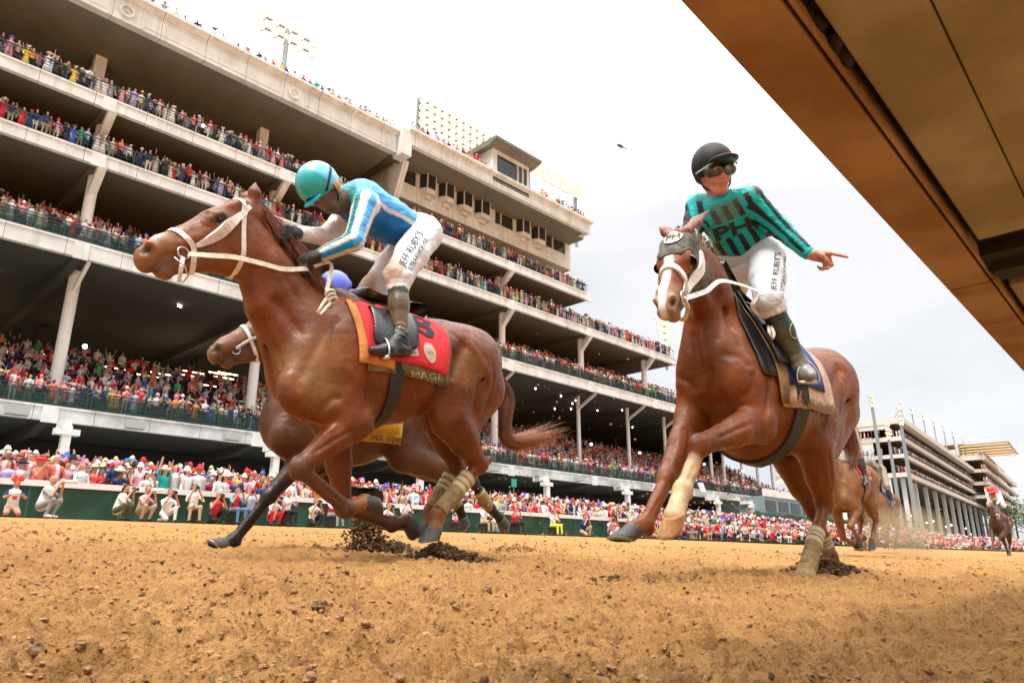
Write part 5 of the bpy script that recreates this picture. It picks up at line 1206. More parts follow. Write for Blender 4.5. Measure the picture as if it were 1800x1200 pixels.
# hood: shell lifted from the head
S_ = horse_sdf(J2, LAT, hl2); o, hx, hl, hz, s = fr2; hc_ = HP2(.22, -.1); V_, Q_ = S_.build(.006, 0.0, (hc_ - .36, hc_ + .36)); me_ = mesh_np('tmp', V_, Q_, None, None, True).data; bpy.data.objects.remove([q for q in bpy.data.objects if q.data == me_][0]) if False else None; body2_ = [q for q in bpy.data.objects if q.data == me_][0]; nv = len(me_.vertices); Vb = np.empty(nv * 3, np.float32); me_.vertices.foreach_get('co', Vb); Vb = Vb.reshape(-1, 3)
Nb = np.empty(nv * 3, np.float32); me_.vertices.foreach_get('normal', Nb); Nb = Nb.reshape(-1, 3)
Qb = Q_
o, hx, hl, hz, s = fr2; Rr = Vb - o; bx = Rr @ hx / s; by = Rr @ hl / s; bz = Rr @ hz / s
eyeL = (bx - .250) ** 2 / .062 ** 2 + (bz + .060) ** 2 / .055 ** 2 + ((by - .075) / .1) ** 2; eyeR = (bx - .250) ** 2 / .062 ** 2 + (bz + .060) ** 2 / .055 ** 2 + ((by + .075) / .1) ** 2
earm = (np.linalg.norm(Vb - HP2(.0, .01, .055), axis=1) < .050) | (np.linalg.norm(Vb - HP2(.0, .01, -.055), axis=1) < .050) | (bz > .03)
side = np.clip((-bz - .05) / .15, 0, 1)
bpy.data.objects.remove(body2_)
mk = (bx > -.02) & (bx < .255 + .12 * side) & (bz > -.30) & (eyeL > 1) & (eyeR > 1) & ~earm & (np.abs(by) < .16)
fm = mk[Qb].all(1); Qh = Qb[fm]; used = np.unique(Qh); mp_ = -np.ones(nv, int); mp_[used] = np.arange(len(used))
Vh = Vb[used] + Nb[used] * .006; Qn = mp_[Qh]; n_ = len(used)
from collections import Counter
ed = Counter(); 
for q in Qn.tolist():
    for i in range(4): a, b = q[i], q[(i + 1) % 4]; ed[(min(a, b), max(a, b))] += 1
Fh = [tuple(q) for q in Qn.tolist()] + [tuple(i + n_ for i in q[::-1]) for q in Qn.tolist()] + [(a, b, b + n_, a + n_) for (a, b), c_ in ed.items() if c_ == 1]
M_HOOD = mat('hood_dusty', (.055, .050, .038), .9, col2=(.13, .115, .085), nscale=45, bump=.4, bscale=110)
mesh_np('hood', np.vstack([Vh, Vb[used] + Nb[used] * .001]), Fh, M_HOOD, h2, True)
M_CUP = mat('blinker_dark', (.05, .03, .022), .35, noise=.5, nscale=30, coat=.3)
for sg in (1, -1):      # blinker cups: half bowls behind the eyes
    c = HP2(.252, -.062, sg * .080); V = []; Fc = []; n1, n2 = 16, 8
    axo = unit(hl * sg * 1.0); fwd_ = hx
    for j in range(n2 + 1):
        ph = (math.pi / 2) * j / n2
        for i in range(n1 + 1):
            th = math.pi * (-.5) + math.pi * i / n1 * 1.0
            d = (-hx * math.cos(th) + hz * math.sin(th)) * math.cos(ph) + axo * math.sin(ph)
            V.append(c + d * np.array(.038 * s))
    for j in range(n2):
        for i in range(n1): Fc.append((j * (n1 + 1) + i, j * (n1 + 1) + i + 1, (j + 1) * (n1 + 1) + i + 1, (j + 1) * (n1 + 1) + i))
    V = np.array(V); m0 = len(V); Vi = c + (V - c) * .93
    Fc = Fc + [tuple(m0 + k for k in f[::-1]) for f in Fc] 
    rim = [j * (n1 + 1) for j in range(n2 + 1)] + [j * (n1 + 1) + n1 for j in range(n2, -1, -1)]
    Fc += [(rim[i], rim[i + 1], rim[i + 1] + m0, rim[i] + m0) for i in range(len(rim) - 1)]
    mesh_np('blinker_cup', np.vstack([V, Vi]), Fc, M_CUP, h2, True)
# white oval with two letters on the forehead
def flat2(name, V2, Fc, x0, x1, w_, off, m_):
    V = [snap2(HP2(x0 + (x1 - x0) * t, .05, (s_ - .5) * w_), off) for s_, t in V2]; return mesh_np(name, V, Fc, m_, h2)
Ve, Fe = ellipse_patch(); flat2('oval_patch', Ve, Fe, .155, .065, .115, .014, M_CREAM if False else mat('oval_cream', (.66, .62, .50), .8, noise=.2, nscale=60))
V2, Fc = text_mesh('PH', .02); flat2('lettering', V2, Fc, .132, .090, .082, .0175, mat('lettering_brown', (.10, .07, .05), .8))
q2 = lambda *p: [hit(tree2, *a) for a in p]
strap_obj('noseband', [snap2(HP2(.40, -.20, -.05)), snap2(HP2(.37, -.10, -.10)), snap2(HP2(.345, 0, -.03)), snap2(HP2(.345, 0, .03)), snap2(HP2(.375, -.10, .10)), snap2(HP2(.42, -.17, .08))], .026, .012, h2, M_WHITE, tree2, off=.001, n=40)
strap_obj('cheek_fleece', [snap2(HP2(.10, -.12, .1)), snap2(HP2(.20, -.16, .1)), snap2(HP2(.30, -.15, .1)), snap2(HP2(.40, -.14, .08))], [.024, .045, .045, .02], .016, h2, M_FLEECE, tree2)
strap_obj('throat_strap', [snap2(HP2(-.01, -.05, .1)), snap2(HP2(.03, -.18, .11)), snap2(HP2(.08, -.30, .07)), snap2(HP2(.09, -.36, 0))], .020, .005, h2, M_WHITE, tree2)
bc2 = snap2(HP2(.47, -.13, .09), .012); bd2 = snap2(HP2(.47, -.13, -.09), .012)
ring_obj('bit_ring', bc2, hl, .032, .006, h2, M_METAL); ring_obj('bit_ring', bd2, hl, .032, .006, h2, M_METAL)
strap_obj('bit_strap', [bc2, bc2 + (-hz * .06 + hx * .02) * s, HP2(.49, -.235, .0), bd2], .02, .006, h2, M_REIN, nrm=hx)
strap_obj('cheek_strap', [snap2(HP2(.36, -.10, .1)), bc2], .018, .006, h2, M_WHITE, tree2)
kn2 = P(1350, 566, Y2 - .22)
strap_obj('rein', [bc2, P(1240, 512, Y2 - .27), P(1266, 494, Y2 - .28), P(1300, 500, Y2 - .26), P(1331, 511, Y2 - .24)], [.024, .024, .022, .016, .018], .004, h2, M_WHITE, nrm=(-.5, -1, .2), n=40)
strap_obj('rein', [P(1331, 511, Y2 - .24), P(1330, 522, Y2 - .24), P(1322, 536, Y2 - .23), P(1328, 548, Y2 - .22), kn2], .020, .004, h2, M_REIN, nrm=(-.7, -1, .0), n=20)
strap_obj('rein', [bd2, P(1262, 520, Y2 + .12), P(1290, 527, Y2 + .02), P(1318, 533, Y2 - .12), P(1328, 545, Y2 - .2)], .018, .004, h2, M_REIN, nrm=(-.5, -1, .3), n=30)
mb = MB()
for i in range(3):
    c = kn2 + np.array([.012 * i, -.01, -.016 * i + .012]); mb.tube([c + np.array([.020 * math.cos(t), -.012 * math.sin(t), .016 * math.sin(t) + .006 * math.cos(t)]) for t in np.linspace(0, 2 * math.pi, 13)], .0095, 7, False)
mb.tube([kn2, P(1352, 585, Y2 - .27), P(1358, 595, Y2 - .28), P(1361, 588, Y2 - .28), P(1356, 574, Y2 - .26)], .009, 7); mb.obj('rein_knot', M_REIN, h2, True)
M_BLUEC = mat('cloth_blue', (.02, .06, .26), .8, noise=.3, nscale=9, bump=.2, bscale=80)
M_PALEC = mat('hem_pale', (.55, .38, .26), .85, noise=.35, nscale=14, bump=.3, bscale=60)
p0 = hit(tree2, 1378, 690); p1 = hit(tree2, 1458, 728); pt = hit(tree2, 1345, 575); print(p0, p1, pt)
x0_, x1_ = p0[0], p1[0]; z2 = hit(tree2, 1405, 690)[2]
c2_, ct2 = cloth_obj(h2, tree2, x0_ + .01, hit(tree2, 1443, 700)[0], lambda t: z2 + .03 + .02 * t, Y2, M_BLUEC, 'saddle_cloth', off=.015, slant=-.05, zc=1.12)
b2_, bt2 = cloth_obj(h2, tree2, x0_ - .02, x1_, lambda t: z2 - .085 + .02 * t, Y2, M_PALEC, 'hem_band', off=.008, zc=1.12)
pd_, pdt = cloth_obj(h2, tree2, x0_ - .20, x0_ + .08, lambda t: z2 + .06, Y2, M_BLACKL, 'saddle_pad', off=.007, nx=10, slant=-.02, zc=1.12)
t2_, tt2 = cloth_obj(h2, tree2, x0_ - .05, x0_ + .02, lambda t: z2 - .07, Y2, mat('towel_dusty', (.26, .15, .05), .85, noise=.5, nscale=10, bump=.3, bscale=60), 'towel', off=.016, nx=10, slant=-.04, zc=1.12)
V2, Fc = text_mesh('TWO PHILS'); decal('lettering', V2, Fc, ((1408, 694), (1460, 714), (1459, 729), (1407, 711)), bt2, h2, mat('lettering_brown', (.10, .07, .05), .8), .012)
gx2 = hit(tree2, 1392, 695)[0]; girth(h2, tree2, gx2 - .0, P(1350, 788, Y2 - .08)[0] + .02, Y2, .105, M_GIRTH, J2['girth'][2] - .40)
f2_, ft2 = cloth_obj(h2, tree2, x0_ - .06, x0_ + .16, lambda t: z2 + .13, Y2, M_BLACKL, 'saddle_flap', off=.034, nx=14, thick=.012, slant=-.04, zc=1.12)
def zt2(x): return tree2.ray_cast(Vector((x, Y2, 2.5)), Vector((0, 0, -1)))[0][2]
S = SDF(); S.cone((x0_ - .2, Y2, zt2(x0_ - .2) + .04), (x0_, Y2, zt2(x0_) + .015), .05, .045, .04, (0, 1, 0), .42); S.cone((x0_, Y2, zt2(x0_) + .015), (x0_ + .22, Y2, zt2(x0_ + .22) + .035), .045, .055, .05, (0, 1, 0), .40)
V, Q = S.build(.01); mesh_np('saddle', V, Q, M_BLACKL, h2, True)
for sd_ in 'LR': wrap(h2, J2['hk' + sd_] + (J2['hf' + sd_] - J2['hk' + sd_]) * .50, J2['hc' + sd_] + np.array([0, 0, -.02]), .041, .046, LAT, bands=(.08, .2, .32))
for (dx, dz) in ((0, 0),):
    add_mane(h2, J2, LAT, fr2, [HP2(-.02, .0), P(1242, 420, Y2 + .02), P(1262, 455, Y2 + .02), P(1285, 500, Y2), P(1310, 540, Y2)], 500, .17, (.42, .27, .16), side=-1, up_=.35, grav=.3, wid=.005, seed=4)
tick('tack2')
# ------------------------------------------------------------------ people: body parts
M_SKIN = mat('skin', attr=True, rough=.5, noise=.10, nscale=25, bump=.05, bscale=300)
M_GLOVE = mat('glove_black', (.018, .018, .02), .55, bump=.4, bscale=160)
M_BREECH = mat('breeches_white', attr=True, rough=.62, noise=.06, nscale=10, bump=.35, bscale=26)
M_SILK = mat('silks', attr=True, rough=.42, noise=.10, nscale=14, bump=.35, bscale=30, spec=.3)
M_BOOT = mat('boot_black', attr=True, rough=.3, noise=.3, nscale=18, bump=.2, bscale=50, spec=.6)
M_LETTER = mat('lettering_navy', (.02, .018, .03), .7)
def hand_sdf(S, w_, dirn, palm, curl, size=1.0, thumb_side=None, spread=.16, k=.006):
    """w_: wrist, dirn: forearm direction, palm: palm normal, curl: five values 0..1 (thumb, index..little)"""
    d = unit(dirn); pn = unit(palm - d * (palm @ d)); s_ = np.cross(d, pn) if thumb_side is None else unit(thumb_side - d * (thumb_side @ d))
    z = size
    S.cone(w_, w_ + d * .03 * z, .026 * z, .030 * z, .02, pn, 1.35)
    for i, o_ in enumerate((.027, .009, -.009, -.026)):
        S.cone(w_ + d * .02 * z + s_ * o_ * .6 * z, w_ + d * .088 * z + s_ * o_ * z, .015 * z, .0115 * z, .014)
    L = [(.042, .026, .020), (.046, .029, .021), (.043, .027, .020), (.034, .021, .018)]
    for i, o_ in enumerate((.028, .0095, -.009, -.0265)):
        c = curl[i + 1]; b = w_ + d * (.092 - .006 * abs(i - 1)) * z + s_ * o_ * z; a = spread * (1.5 - i) * .35 * (1 - c); f = d * math.cos(a) + s_ * math.sin(a)
        ang = 0
        for j in range(3):
            ang += c * (1.35, 1.55, 1.0)[j] + .06; dv = f * math.cos(ang) + pn * math.sin(ang); e = b + dv * L[i][j] * z
            S.cone(b, e, (.0098, .0088, .0078)[j] * z, (.0088, .0078, .0062)[j] * z, k); b = e
    tb = w_ + d * .025 * z + s_ * .026 * z + pn * .006 * z; c = curl[0]
    f = unit(d * .75 + s_ * (.75 - .55 * c) + pn * (.15 + .75 * c)); e = tb + f * .038 * z; S.cone(tb, e, .0145 * z, .0115 * z, .012)
    f = unit(f + d * .1 - s_ * (.1 + .75 * c) + pn * .3 * c); g = e + f * .032 * z; S.cone(e, g, .0112 * z, .0095 * z, k)
    f = unit(f - s_ * .4 * c + d * .1); S.cone(g, g + f * .026 * z, .0095 * z, .0070 * z, k)
def head_sdf(S, c, fw, up, size=1.0, smile=0.0, hollow=True):
    """c: middle of the head; fw: face direction; up"""
    fw = unit(fw); up = unit(up - fw * (up @ fw)); lf = np.cross(up, fw); A = np.array([fw, lf, up]); z = size
    def H(f, l, u): return c + (fw * f + lf * l + up * u) * z
    S.ell(H(-.012, 0, .030), A, (.098 * z, .076 * z, .092 * z), .03)          # cranium
    S.ell(H(.030, 0, -.030), A, (.062 * z, .058 * z, .075 * z), .035)         # face
    S.cone(H(.045, 0, -.092), H(.068, 0, -.094), .028 * z, .020 * z, .025)     # chin
    S.cone(H(-.01, .048, -.060), H(.055, .020, -.098), .022 * z, .018 * z, .03); S.cone(H(-.01, -.048, -.060), H(.055, -.020, -.098), .022 * z, .018 * z, .03)
    S.cone(H(.082, 0, .010), H(.104, 0, -.022), .010 * z, .0135 * z, .012)     # nose
    for sg in (1, -1):
        S.ball(H(.092, .0115 * sg, -.027), .0095 * z, .008)
        S.cone(H(.060, .042 * sg, -.018), H(.035, .060 * sg, -.012), .020 * z, .018 * z, .02)    # cheek
        S.cone(H(.080, .014 * sg, .026), H(.062, .048 * sg, .024), .010 * z, .012 * z, .014)    # brow
        S.ell(H(.083, .031 * sg, .006), A, (.014 * z, .017 * z, .010 * z), .010, op=-1)
        S.ell(H(-.012, .076 * sg, -.012), np.array([unit(fw + lf * sg * .4), lf, up]), (.020 * z, .008 * z, .032 * z), .008)
        if smile > 0:
            S.cone(H(.080, .018 * sg, -.040), H(.072, .036 * sg, -.052), .006 * z, .007 * z, .012); S.ball(H(.068, .042 * sg, -.040), .016 * z, .015)
    S.cone(H(.090, -.022, -.054), H(.090, .022, -.054), .0075 * z, .0075 * z, .010); S.cone(H(.086, -.018, -.068), H(.086, .018, -.068), .0085 * z, .0085 * z, .010)
    S.cone(H(.098, -.024 - .006 * smile, -.0605 + .006 * smile), H(.101, 0, -.0625), .0028 * z, .0034 * z, .004, op=-1); S.cone(H(.101, 0, -.0625), H(.098, .024 + .006 * smile, -.0605 + .006 * smile), .0034 * z, .0028 * z, .004, op=-1)
    return H, A
def helmet(root, c, fw, up, z, mt, colfn=None, peak=True, h=.0045):
    fw = unit(fw); up = unit(up - fw * (up @ fw)); lf = np.cross(up, fw); A = np.array([fw, lf, up])
    H = lambda f, l, u: c + (fw * f + lf * l + up * u) * z
    S = SDF(); S.ell(H(-.012, 0, .040), A, (.128 * z, .104 * z, .116 * z), .02)
    S.ell(H(.004, 0, -.075), A, (.15 * z, .13 * z, .070 * z), .010, op=-1)     # opening
    S.ell(H(.0, 0, .01), A, (.108 * z, .084 * z, .090 * z), .006, op=-1)
    S.cone(H(.11, 0, -.02), H(.11, 0, -.11), .055 * z, .07 * z, .01, op=-1)
    S.cone(H(-.085, 0, -.028), H(-.06, 0, -.030), .030 * z, .030 * z, .02, lf, .5)
    V, Q = S.build(h); col = smooth_col(V, Q, colfn(V)) if colfn else None
    o = mesh_np('helmet', V, Q, mt, root, True, col)
    if peak:
        S = SDF(); S.ell(H(.105, 0, .036), np.array([unit(fw - up * .22), lf, unit(up + fw * .22)]), (.075 * z, .088 * z, .012 * z), .01); S.ell(H(.0, 0, .02), A, (.105 * z, .09 * z, .10 * z), .01, op=-1)
        V, Q = S.build(h * .8); mesh_np('peak', V, Q, mt, o, True, colfn(V) if colfn else None)
    return o, H, A
def boot_sdf(S, kn, an, heel, toe, lat):
    S.cone(kn, kn + (an - kn) * .45, .062, .056, .02); S.cone(kn + (an - kn) * .4, an, .058, .040, .02); S.cone(an, (heel + an) / 2, .042, .038, .02)
    S.cone(heel, heel + (toe - heel) * .15, .034, .036, .02); S.cone(an * .6 + toe * .2 + heel * .2, heel + (toe - heel) * .62, .042, .038, .025); S.cone(heel + (toe - heel) * .2, heel + (toe - heel) * .62, .032, .041, .02); S.cone(heel + (toe - heel) * .6, toe, .041, .024, .02)
def wrinkle(V, amp=.003, seed=0, s=60): 
    return amp * (np.abs(fnoise(V, s, seed)) + .5 * np.abs(fnoise(V * np.array([1, 1, 2.2]), s * 1.7, seed + 1)) - .6)
def stirrup(root, c, top, lat):
    mb = MB(); a = np.array([0, 0, .045]); f = np.array([1., 0, 0]); l_ = np.array(lat)
    mb.tube([c - l_ * .055, c + l_ * .055], .010, 8); pts = [c - l_ * .055, c - l_ * .055 + a, c - l_ * .03 + a * 2.1, c + a * 2.5, c + l_ * .03 + a * 2.1, c + l_ * .055 + a, c + l_ * .055]
    mb.tube(spline(pts, 16), .006, 6); mb.beam(c + a * 2.4, top, .022, .005, up=l_)
    return mb.obj('stirrup', M_METAL, root, True)
# ---- jockey in blue and white
j1 = empty('person', tuple(P(700, 560, Y1)))
tag(j1, 'jockey in blue and white silks with turquoise helmet crouching on the leading horse', 'person')
K = dict(head=P(566, 334, Y1 - .02), neck=P(598, 345, Y1 - .01), chest=P(640, 364, Y1), mid=P(680, 388, Y1), pel=P(731, 412, Y1),
    shL=P(642, 360, Y1 - .16), elL=P(622, 424, Y1 - .21), wrL=P(560, 450, Y1 - .12), shR=P(628, 356, Y1 + .16), elR=P(573, 416, Y1 + .12), wrR=P(520, 410, Y1 - .06),
    hpL=P(745, 412, Y1 - .09), knL=P(699, 486, Y1 - .25), anL=P(703, 588, Y1 - .31), heL=P(714, 616, Y1 - .32), toL=P(655, 616, Y1 - .34),
    hpR=P(725, 425, Y1 + .09), knR=P(654, 508, Y1 + .20), anR=P(672, 600, Y1 + .30), heR=P(690, 620, Y1 + .31), toR=P(640, 620, Y1 + .33))
def rider_body(root, K, hfw, hup, hsize=1.0, skin=(.42, .19, .12), hands=None, smile=0, h=.008):
    S = SDF(); HH, A = head_sdf(S, K['head'], hfw, hup, hsize, smile)
    S.cone(HH(-.02, 0, -.06), K['neck'] * .5 + K['chest'] * .5, .055, .07, .03)
    S.cone(K['chest'], K['mid'], .115, .105, .05, LAT, .8); S.cone(K['mid'], K['pel'], .10, .12, .05, LAT, .8)
    for sd_ in 'LR':
        S.cone(K['chest'], K['sh' + sd_], .08, .052, .05); S.cone(K['sh' + sd_], K['el' + sd_], .050, .038, .02); S.cone(K['el' + sd_], K['wr' + sd_], .038, .026, .02)
        S.cone(K['pel'], K['hp' + sd_], .10, .095, .04); S.cone(K['hp' + sd_], K['kn' + sd_], .085, .058, .03); S.cone(K['kn' + sd_], K['an' + sd_], .048, .030, .02); S.cone(K['an' + sd_], K['he' + sd_] * .5 + K['to' + sd_] * .5, .026, .02, .02)
    for hd in hands or (): hand_sdf(S, *hd)
    V, Q = S.build(h); c = np.tile(np.array(skin), (len(V), 1)); return V, Q, c, HH, A
h1fw = unit(np.array([-.42, -.05, -.90])); h1up = unit(np.array([-.88, 0, .42]))
V, Q, c, HH, A = rider_body(j1, K, h1fw, h1up, 1.0, (.16, .07, .045))
mesh_np('body', V, Q, M_SKIN, j1, True, c)
# gloves (closed fists round the reins)
for nm, w_, d_, pl, th in (('L', K['wrL'], K['wrL'] - K['elL'], np.array([-.3, .3, -1.0]), np.array([-.5, -.2, .8])), ('R', K['wrR'], K['wrR'] - K['elR'], np.array([-.2, .2, -1.0]), np.array([-.6, -.5, .6]))):
    S = SDF(); hand_sdf(S, w_ + unit(d_) * .005, d_, pl, [.8, .85, .9, .9, .9], 1.12, th); S.cone(w_ - unit(d_) * .02, w_ + unit(d_) * .02, .034, .034, .02)
    V, Q = S.build(.005); mesh_np('glove', V, Q, M_GLOVE, j1, True)
# silks
S = SDF()
S.cone(K['chest'] + np.array([-.03, 0, .015]), K['mid'], .138, .122, .05, LAT, .80); S.cone(K['mid'], K['pel'] + (K['mid'] - K['pel']) * .28, .118, .116, .05, LAT, .78)
S.cone(K['neck'] + (K['chest'] - K['neck']) * .2, K['chest'], .062, .10, .05)
for sd_, sg in (('L', 1), ('R', -1)):
    S.cone(K['chest'] + np.array([.03, 0, .0]), K['sh' + sd_], .095, .072, .06); S.cone(K['sh' + sd_], K['el' + sd_], .073, .055, .03); S.cone(K['el' + sd_], K['el' + sd_] + (K['wr' + sd_] - K['el' + sd_]) * .9, .056, .040, .02)
V, Q = S.build(.005); NN = vnormals(V, Q); V = V + NN * wrinkle(V, .0035, 3, 55)[:, None]
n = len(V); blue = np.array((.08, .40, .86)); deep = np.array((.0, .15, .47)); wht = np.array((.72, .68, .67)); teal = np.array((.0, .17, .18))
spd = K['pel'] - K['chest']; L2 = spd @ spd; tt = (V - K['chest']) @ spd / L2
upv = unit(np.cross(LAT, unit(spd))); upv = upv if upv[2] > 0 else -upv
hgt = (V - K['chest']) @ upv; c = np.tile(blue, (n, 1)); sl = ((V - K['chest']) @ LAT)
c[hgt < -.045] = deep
c[np.abs(hgt + .045 - .01 * tt) < .012] = wht
c[(tt < -.34) & (hgt > -.2)] = teal * 1.3
for sd_, sg in (('L', 1), ('R', -1)):
    d1, t1 = limb_dist(V, K['sh' + sd_], K['el' + sd_]); d2, t2 = limb_dist(V, K['el' + sd_], K['wr' + sd_])
    ax1 = unit(K['el' + sd_] - K['sh' + sd_]); ax2 = unit(K['wr' + sd_] - K['el' + sd_])
    arm = ((V - K['sh' + sd_]) @ LAT * sg > .0) & (d1 < .10) | (d1 < .08) & (t1 > .15) | (d2 < .075); c[arm] = wht
    # blue stripe down the outside of the sleeve
    def around(p0, ax, ref): r = V - p0; r = r - (r @ ax)[:, None] * ax; e1 = unit(ref - ax * (ref @ ax)); e2 = np.cross(ax, e1); return np.arctan2(r @ e2, r @ e1)
    a1 = around(K['sh' + sd_], ax1, LAT * sg); a2 = around(K['el' + sd_], ax2, LAT * sg + np.array([.3, 0, 0]))
    use2 = d2 < d1; ang = np.where(use2, a2 - .0, a1 + .0)
    st = arm & (np.abs(ang) < np.where(use2, .42, .34)); c[st] = np.where((t2[st] * use2[st])[:, None] > .1, np.array((.0, .27, .62)), blue)
    st = arm & (np.abs(ang - 1.25) < .26) & (sg > 0); c[st] = teal * 1.2
    dust = arm & (d2 < d1) & (t2 > .3); c[dust] = c[dust] * np.array((.93, .86, .80))
    cut = (t2 > .93) & (d2 < .06); c[cut] = c[cut] * .85
d_ = fnoise(V, 12, 9); c[:] = c * (1 - .12 * np.clip(d_, 0, 1))[:, None]
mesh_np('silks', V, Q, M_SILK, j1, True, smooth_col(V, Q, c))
# breeches
S = SDF(); S.cone(K['pel'] + (K['mid'] - K['pel']) * .30, K['pel'], .118, .128, .05, LAT, .82)
for sd_ in 'LR':
    hp, kn, an = K['hp' + sd_], K['kn' + sd_], K['an' + sd_]
    S.cone(K['pel'] + np.array([.03, 0, -.0]), hp, .12, .112, .05); S.cone(hp, hp + (kn - hp) * .5, .112, .10, .03); S.cone(hp + (kn - hp) * .5, kn, .098, .078, .03); S.cone(kn, kn + (an - kn) * .20, .078, .064, .03)
V, Q = S.build(.007); NN = vnormals(V, Q); kk = np.minimum(np.linalg.norm(V - K['knL'], axis=1), np.linalg.norm(V - K['knR'], axis=1))
V = V + NN * (wrinkle(V, .003, 7, 45) + np.clip((.14 - kk) / .1, 0, 1) * wrinkle(V, .006, 8, 70))[:, None]
c = np.tile(np.array((.74, .73, .76)), (len(V), 1))
for kp, off in ((K['knL'], (-.05, -.02, .04)), (K['knR'], (-.06, -.02, .03))):
    d = np.linalg.norm((V - kp - np.array(off)) / np.array([.05, .12, .10]), axis=1) + .35 * fnoise(V, 30, 2); m_ = np.clip((1.1 - d) / .5, 0, 1)[:, None] * .8; c = c * (1 - m_) + np.array((.42, .24, .11)) * m_
o_ = mesh_np('breeches', V, Q, M_BREECH, j1, True, c); bt = bvh(V, Q)
V2, Fc = text_mesh("JEFF RUBY'S"); decal('lettering', V2, Fc, ((699, 463), (733, 404), (748, 414), (714, 472)), bt, j1, M_LETTER, .004)
V2, Fc = text_mesh("STEAKHOUSE"); decal('lettering', V2, Fc, ((716, 470), (746, 417), (753, 422), (724, 475)), bt, j1, M_LETTER, .004)
# boots
for sd_ in 'LR':
    S = SDF(); boot_sdf(S, K['kn' + sd_] + (K['an' + sd_] - K['kn' + sd_]) * .14, K['an' + sd_], K['he' + sd_], K['to' + sd_], LAT); V, Q = S.build(.006)
    NN = vnormals(V, Q); an = K['an' + sd_]; kk = np.linalg.norm(V - an, axis=1); V = V + NN * (np.clip((.1 - kk) / .06, 0, 1) * wrinkle(V, .006, 5, 90))[:, None]
    c = np.tile(np.array((.018, .018, .017)), (len(V), 1)); t = (V - K['kn' + sd_]) @ (an - K['kn' + sd_]) / ((an - K['kn' + sd_]) @ (an - K['kn' + sd_]))
    c[t < .34] = (.035, .04, .028); m_ = ((t > .34) & (t < 1.0)) * (.75 + .25 * fnoise(V, 20, 1)); m_ = np.clip(m_, 0, 1)[:, None]; c = c * (1 - m_) + np.array((.17, .105, .042)) * m_
    mesh_np('boot', V, Q, M_BOOT, j1, True, c)
stirrup(j1, (K['heL'] * .30 + K['toL'] * .70) + np.array([0, 0, -.045]), P(690, 560, Y1 - .27), LAT)
# helmet
tq = np.array((.0, .50, .55)); tqd = np.array((.0, .26, .27)); tb = np.array((.10, .55, .80))
def hc1(V):
    c = np.tile(tb, (len(V), 1)); r = V - K['head']; u = r @ h1up; f = r @ h1fw
    c[(f > .012)] = tqd * 1.35; c[np.abs(f - .012) < .004] = tb * .6
    return c
hel, Hh, Ah = helmet(j1, K['head'] + h1up * .0, h1fw, h1up, 1.06, mat('helmet_silk', attr=True, rough=.38, spec=.6, coat=.3, bump=.08, bscale=20), hc1, False)
S = SDF(); S.ell(Hh(.098, 0, .012), np.array([h1fw, Ah[1], h1up]), (.045, .078, .014), .01); S.ell(Hh(.0, 0, .02), Ah, (.10, .085, .10), .01, op=-1); V, Q = S.build(.004); mesh_np('peak', V, Q, mat('peak_blue', (.01, .40, .62), .35), hel, True)
# goggles, strap, ear and mask
S = SDF()
for sg in (1, -1): S.ell(Hh(.080, .030 * sg, .0), Ah, (.022, .034, .026), .012)
V, Q = S.build(.004); mesh_np('goggles', V, Q, mat('goggle_dusty', (.10, .08, .06), .25, coat=.6, noise=.4, nscale=40), j1, True)
mb = MB(); mb.tube(spline([Hh(.06, .085, .0), Hh(-.02, .108, .035), Hh(-.09, .08, .05), Hh(-.125, 0, .055), Hh(-.09, -.08, .05), Hh(-.02, -.108, .035), Hh(.06, -.085, .0)], 24), .007, 6); mb.obj('goggle_strap', M_BLACKC, j1, True)
mb = MB(); mb.tube(spline([Hh(.0, .092, -.01), Hh(.02, .075, -.07), Hh(.04, .0, -.115), Hh(.02, -.075, -.07), Hh(.0, -.092, -.01)], 16), .006, 6); mb.obj('chin_strap', M_BLACKC, j1, True)
S = SDF(); S.ell(Hh(-.02, .084, -.012), np.array([h1fw, Ah[1], h1up]), (.036, .012, .045), .01); S.ell(Hh(-.02, -.084, -.012), Ah, (.036, .012, .045), .01); V, Q = S.build(.005); mesh_np('ear_pad', V, Q, mat('pad_amber', (.62, .27, .05), .6, noise=.3, nscale=30), j1, True)
S = SDF(); S.cone(Hh(.03, 0, -.075), Hh(-.03, 0, -.12), .062, .078, .02); V, Q = S.build(.007); mesh_np('neck_gaiter', V, Q, mat('gaiter_dusty', (.12, .10, .075), .9, noise=.5, nscale=25, bump=.4, bscale=60), j1, True)
tick('j1')
# ---- jockey in green and black stripes, pointing
j2 = empty('person', tuple(P(1340, 600, Y2)))
tag(j2, 'smiling jockey in turquoise and black striped silks, black helmet, pointing to the side', 'person')
K2 = dict(head=P(1256, 305, Y2 - .02), neck=P(1264, 342, Y2), chest=P(1280, 378, Y2), mid=P(1306, 420, Y2), pel=P(1324, 458, Y2),
    shL=P(1318, 350, Y2 - .15), elL=P(1371, 402, Y2 - .20), wrL=P(1421, 448, Y2 - .24), shR=P(1229, 362, Y2 + .15), elR=P(1212, 418, Y2 + .2), wrR=P(1240, 470, Y2 + .05),
    hpL=P(1346, 452, Y2 - .10), knL=P(1352, 532, Y2 - .26), anL=P(1403, 634, Y2 - .33), heL=P(1407, 655, Y2 - .31), toL=P(1426, 660, Y2 - .40),
    hpR=P(1292, 462, Y2 + .09), knR=P(1283, 532, Y2 + .26), anR=P(1300, 600, Y2 + .33), heR=P(1305, 620, Y2 + .32), toR=P(1295, 622, Y2 + .40))
d0 = proj(K2['shL'])[2]
K2.update(elL=PX(1372, 402, d0 - .03), wrL=PX(1422, 447, d0 - .12)); hdir = PX(1480, 460, d0 - .16) - K2['wrL']
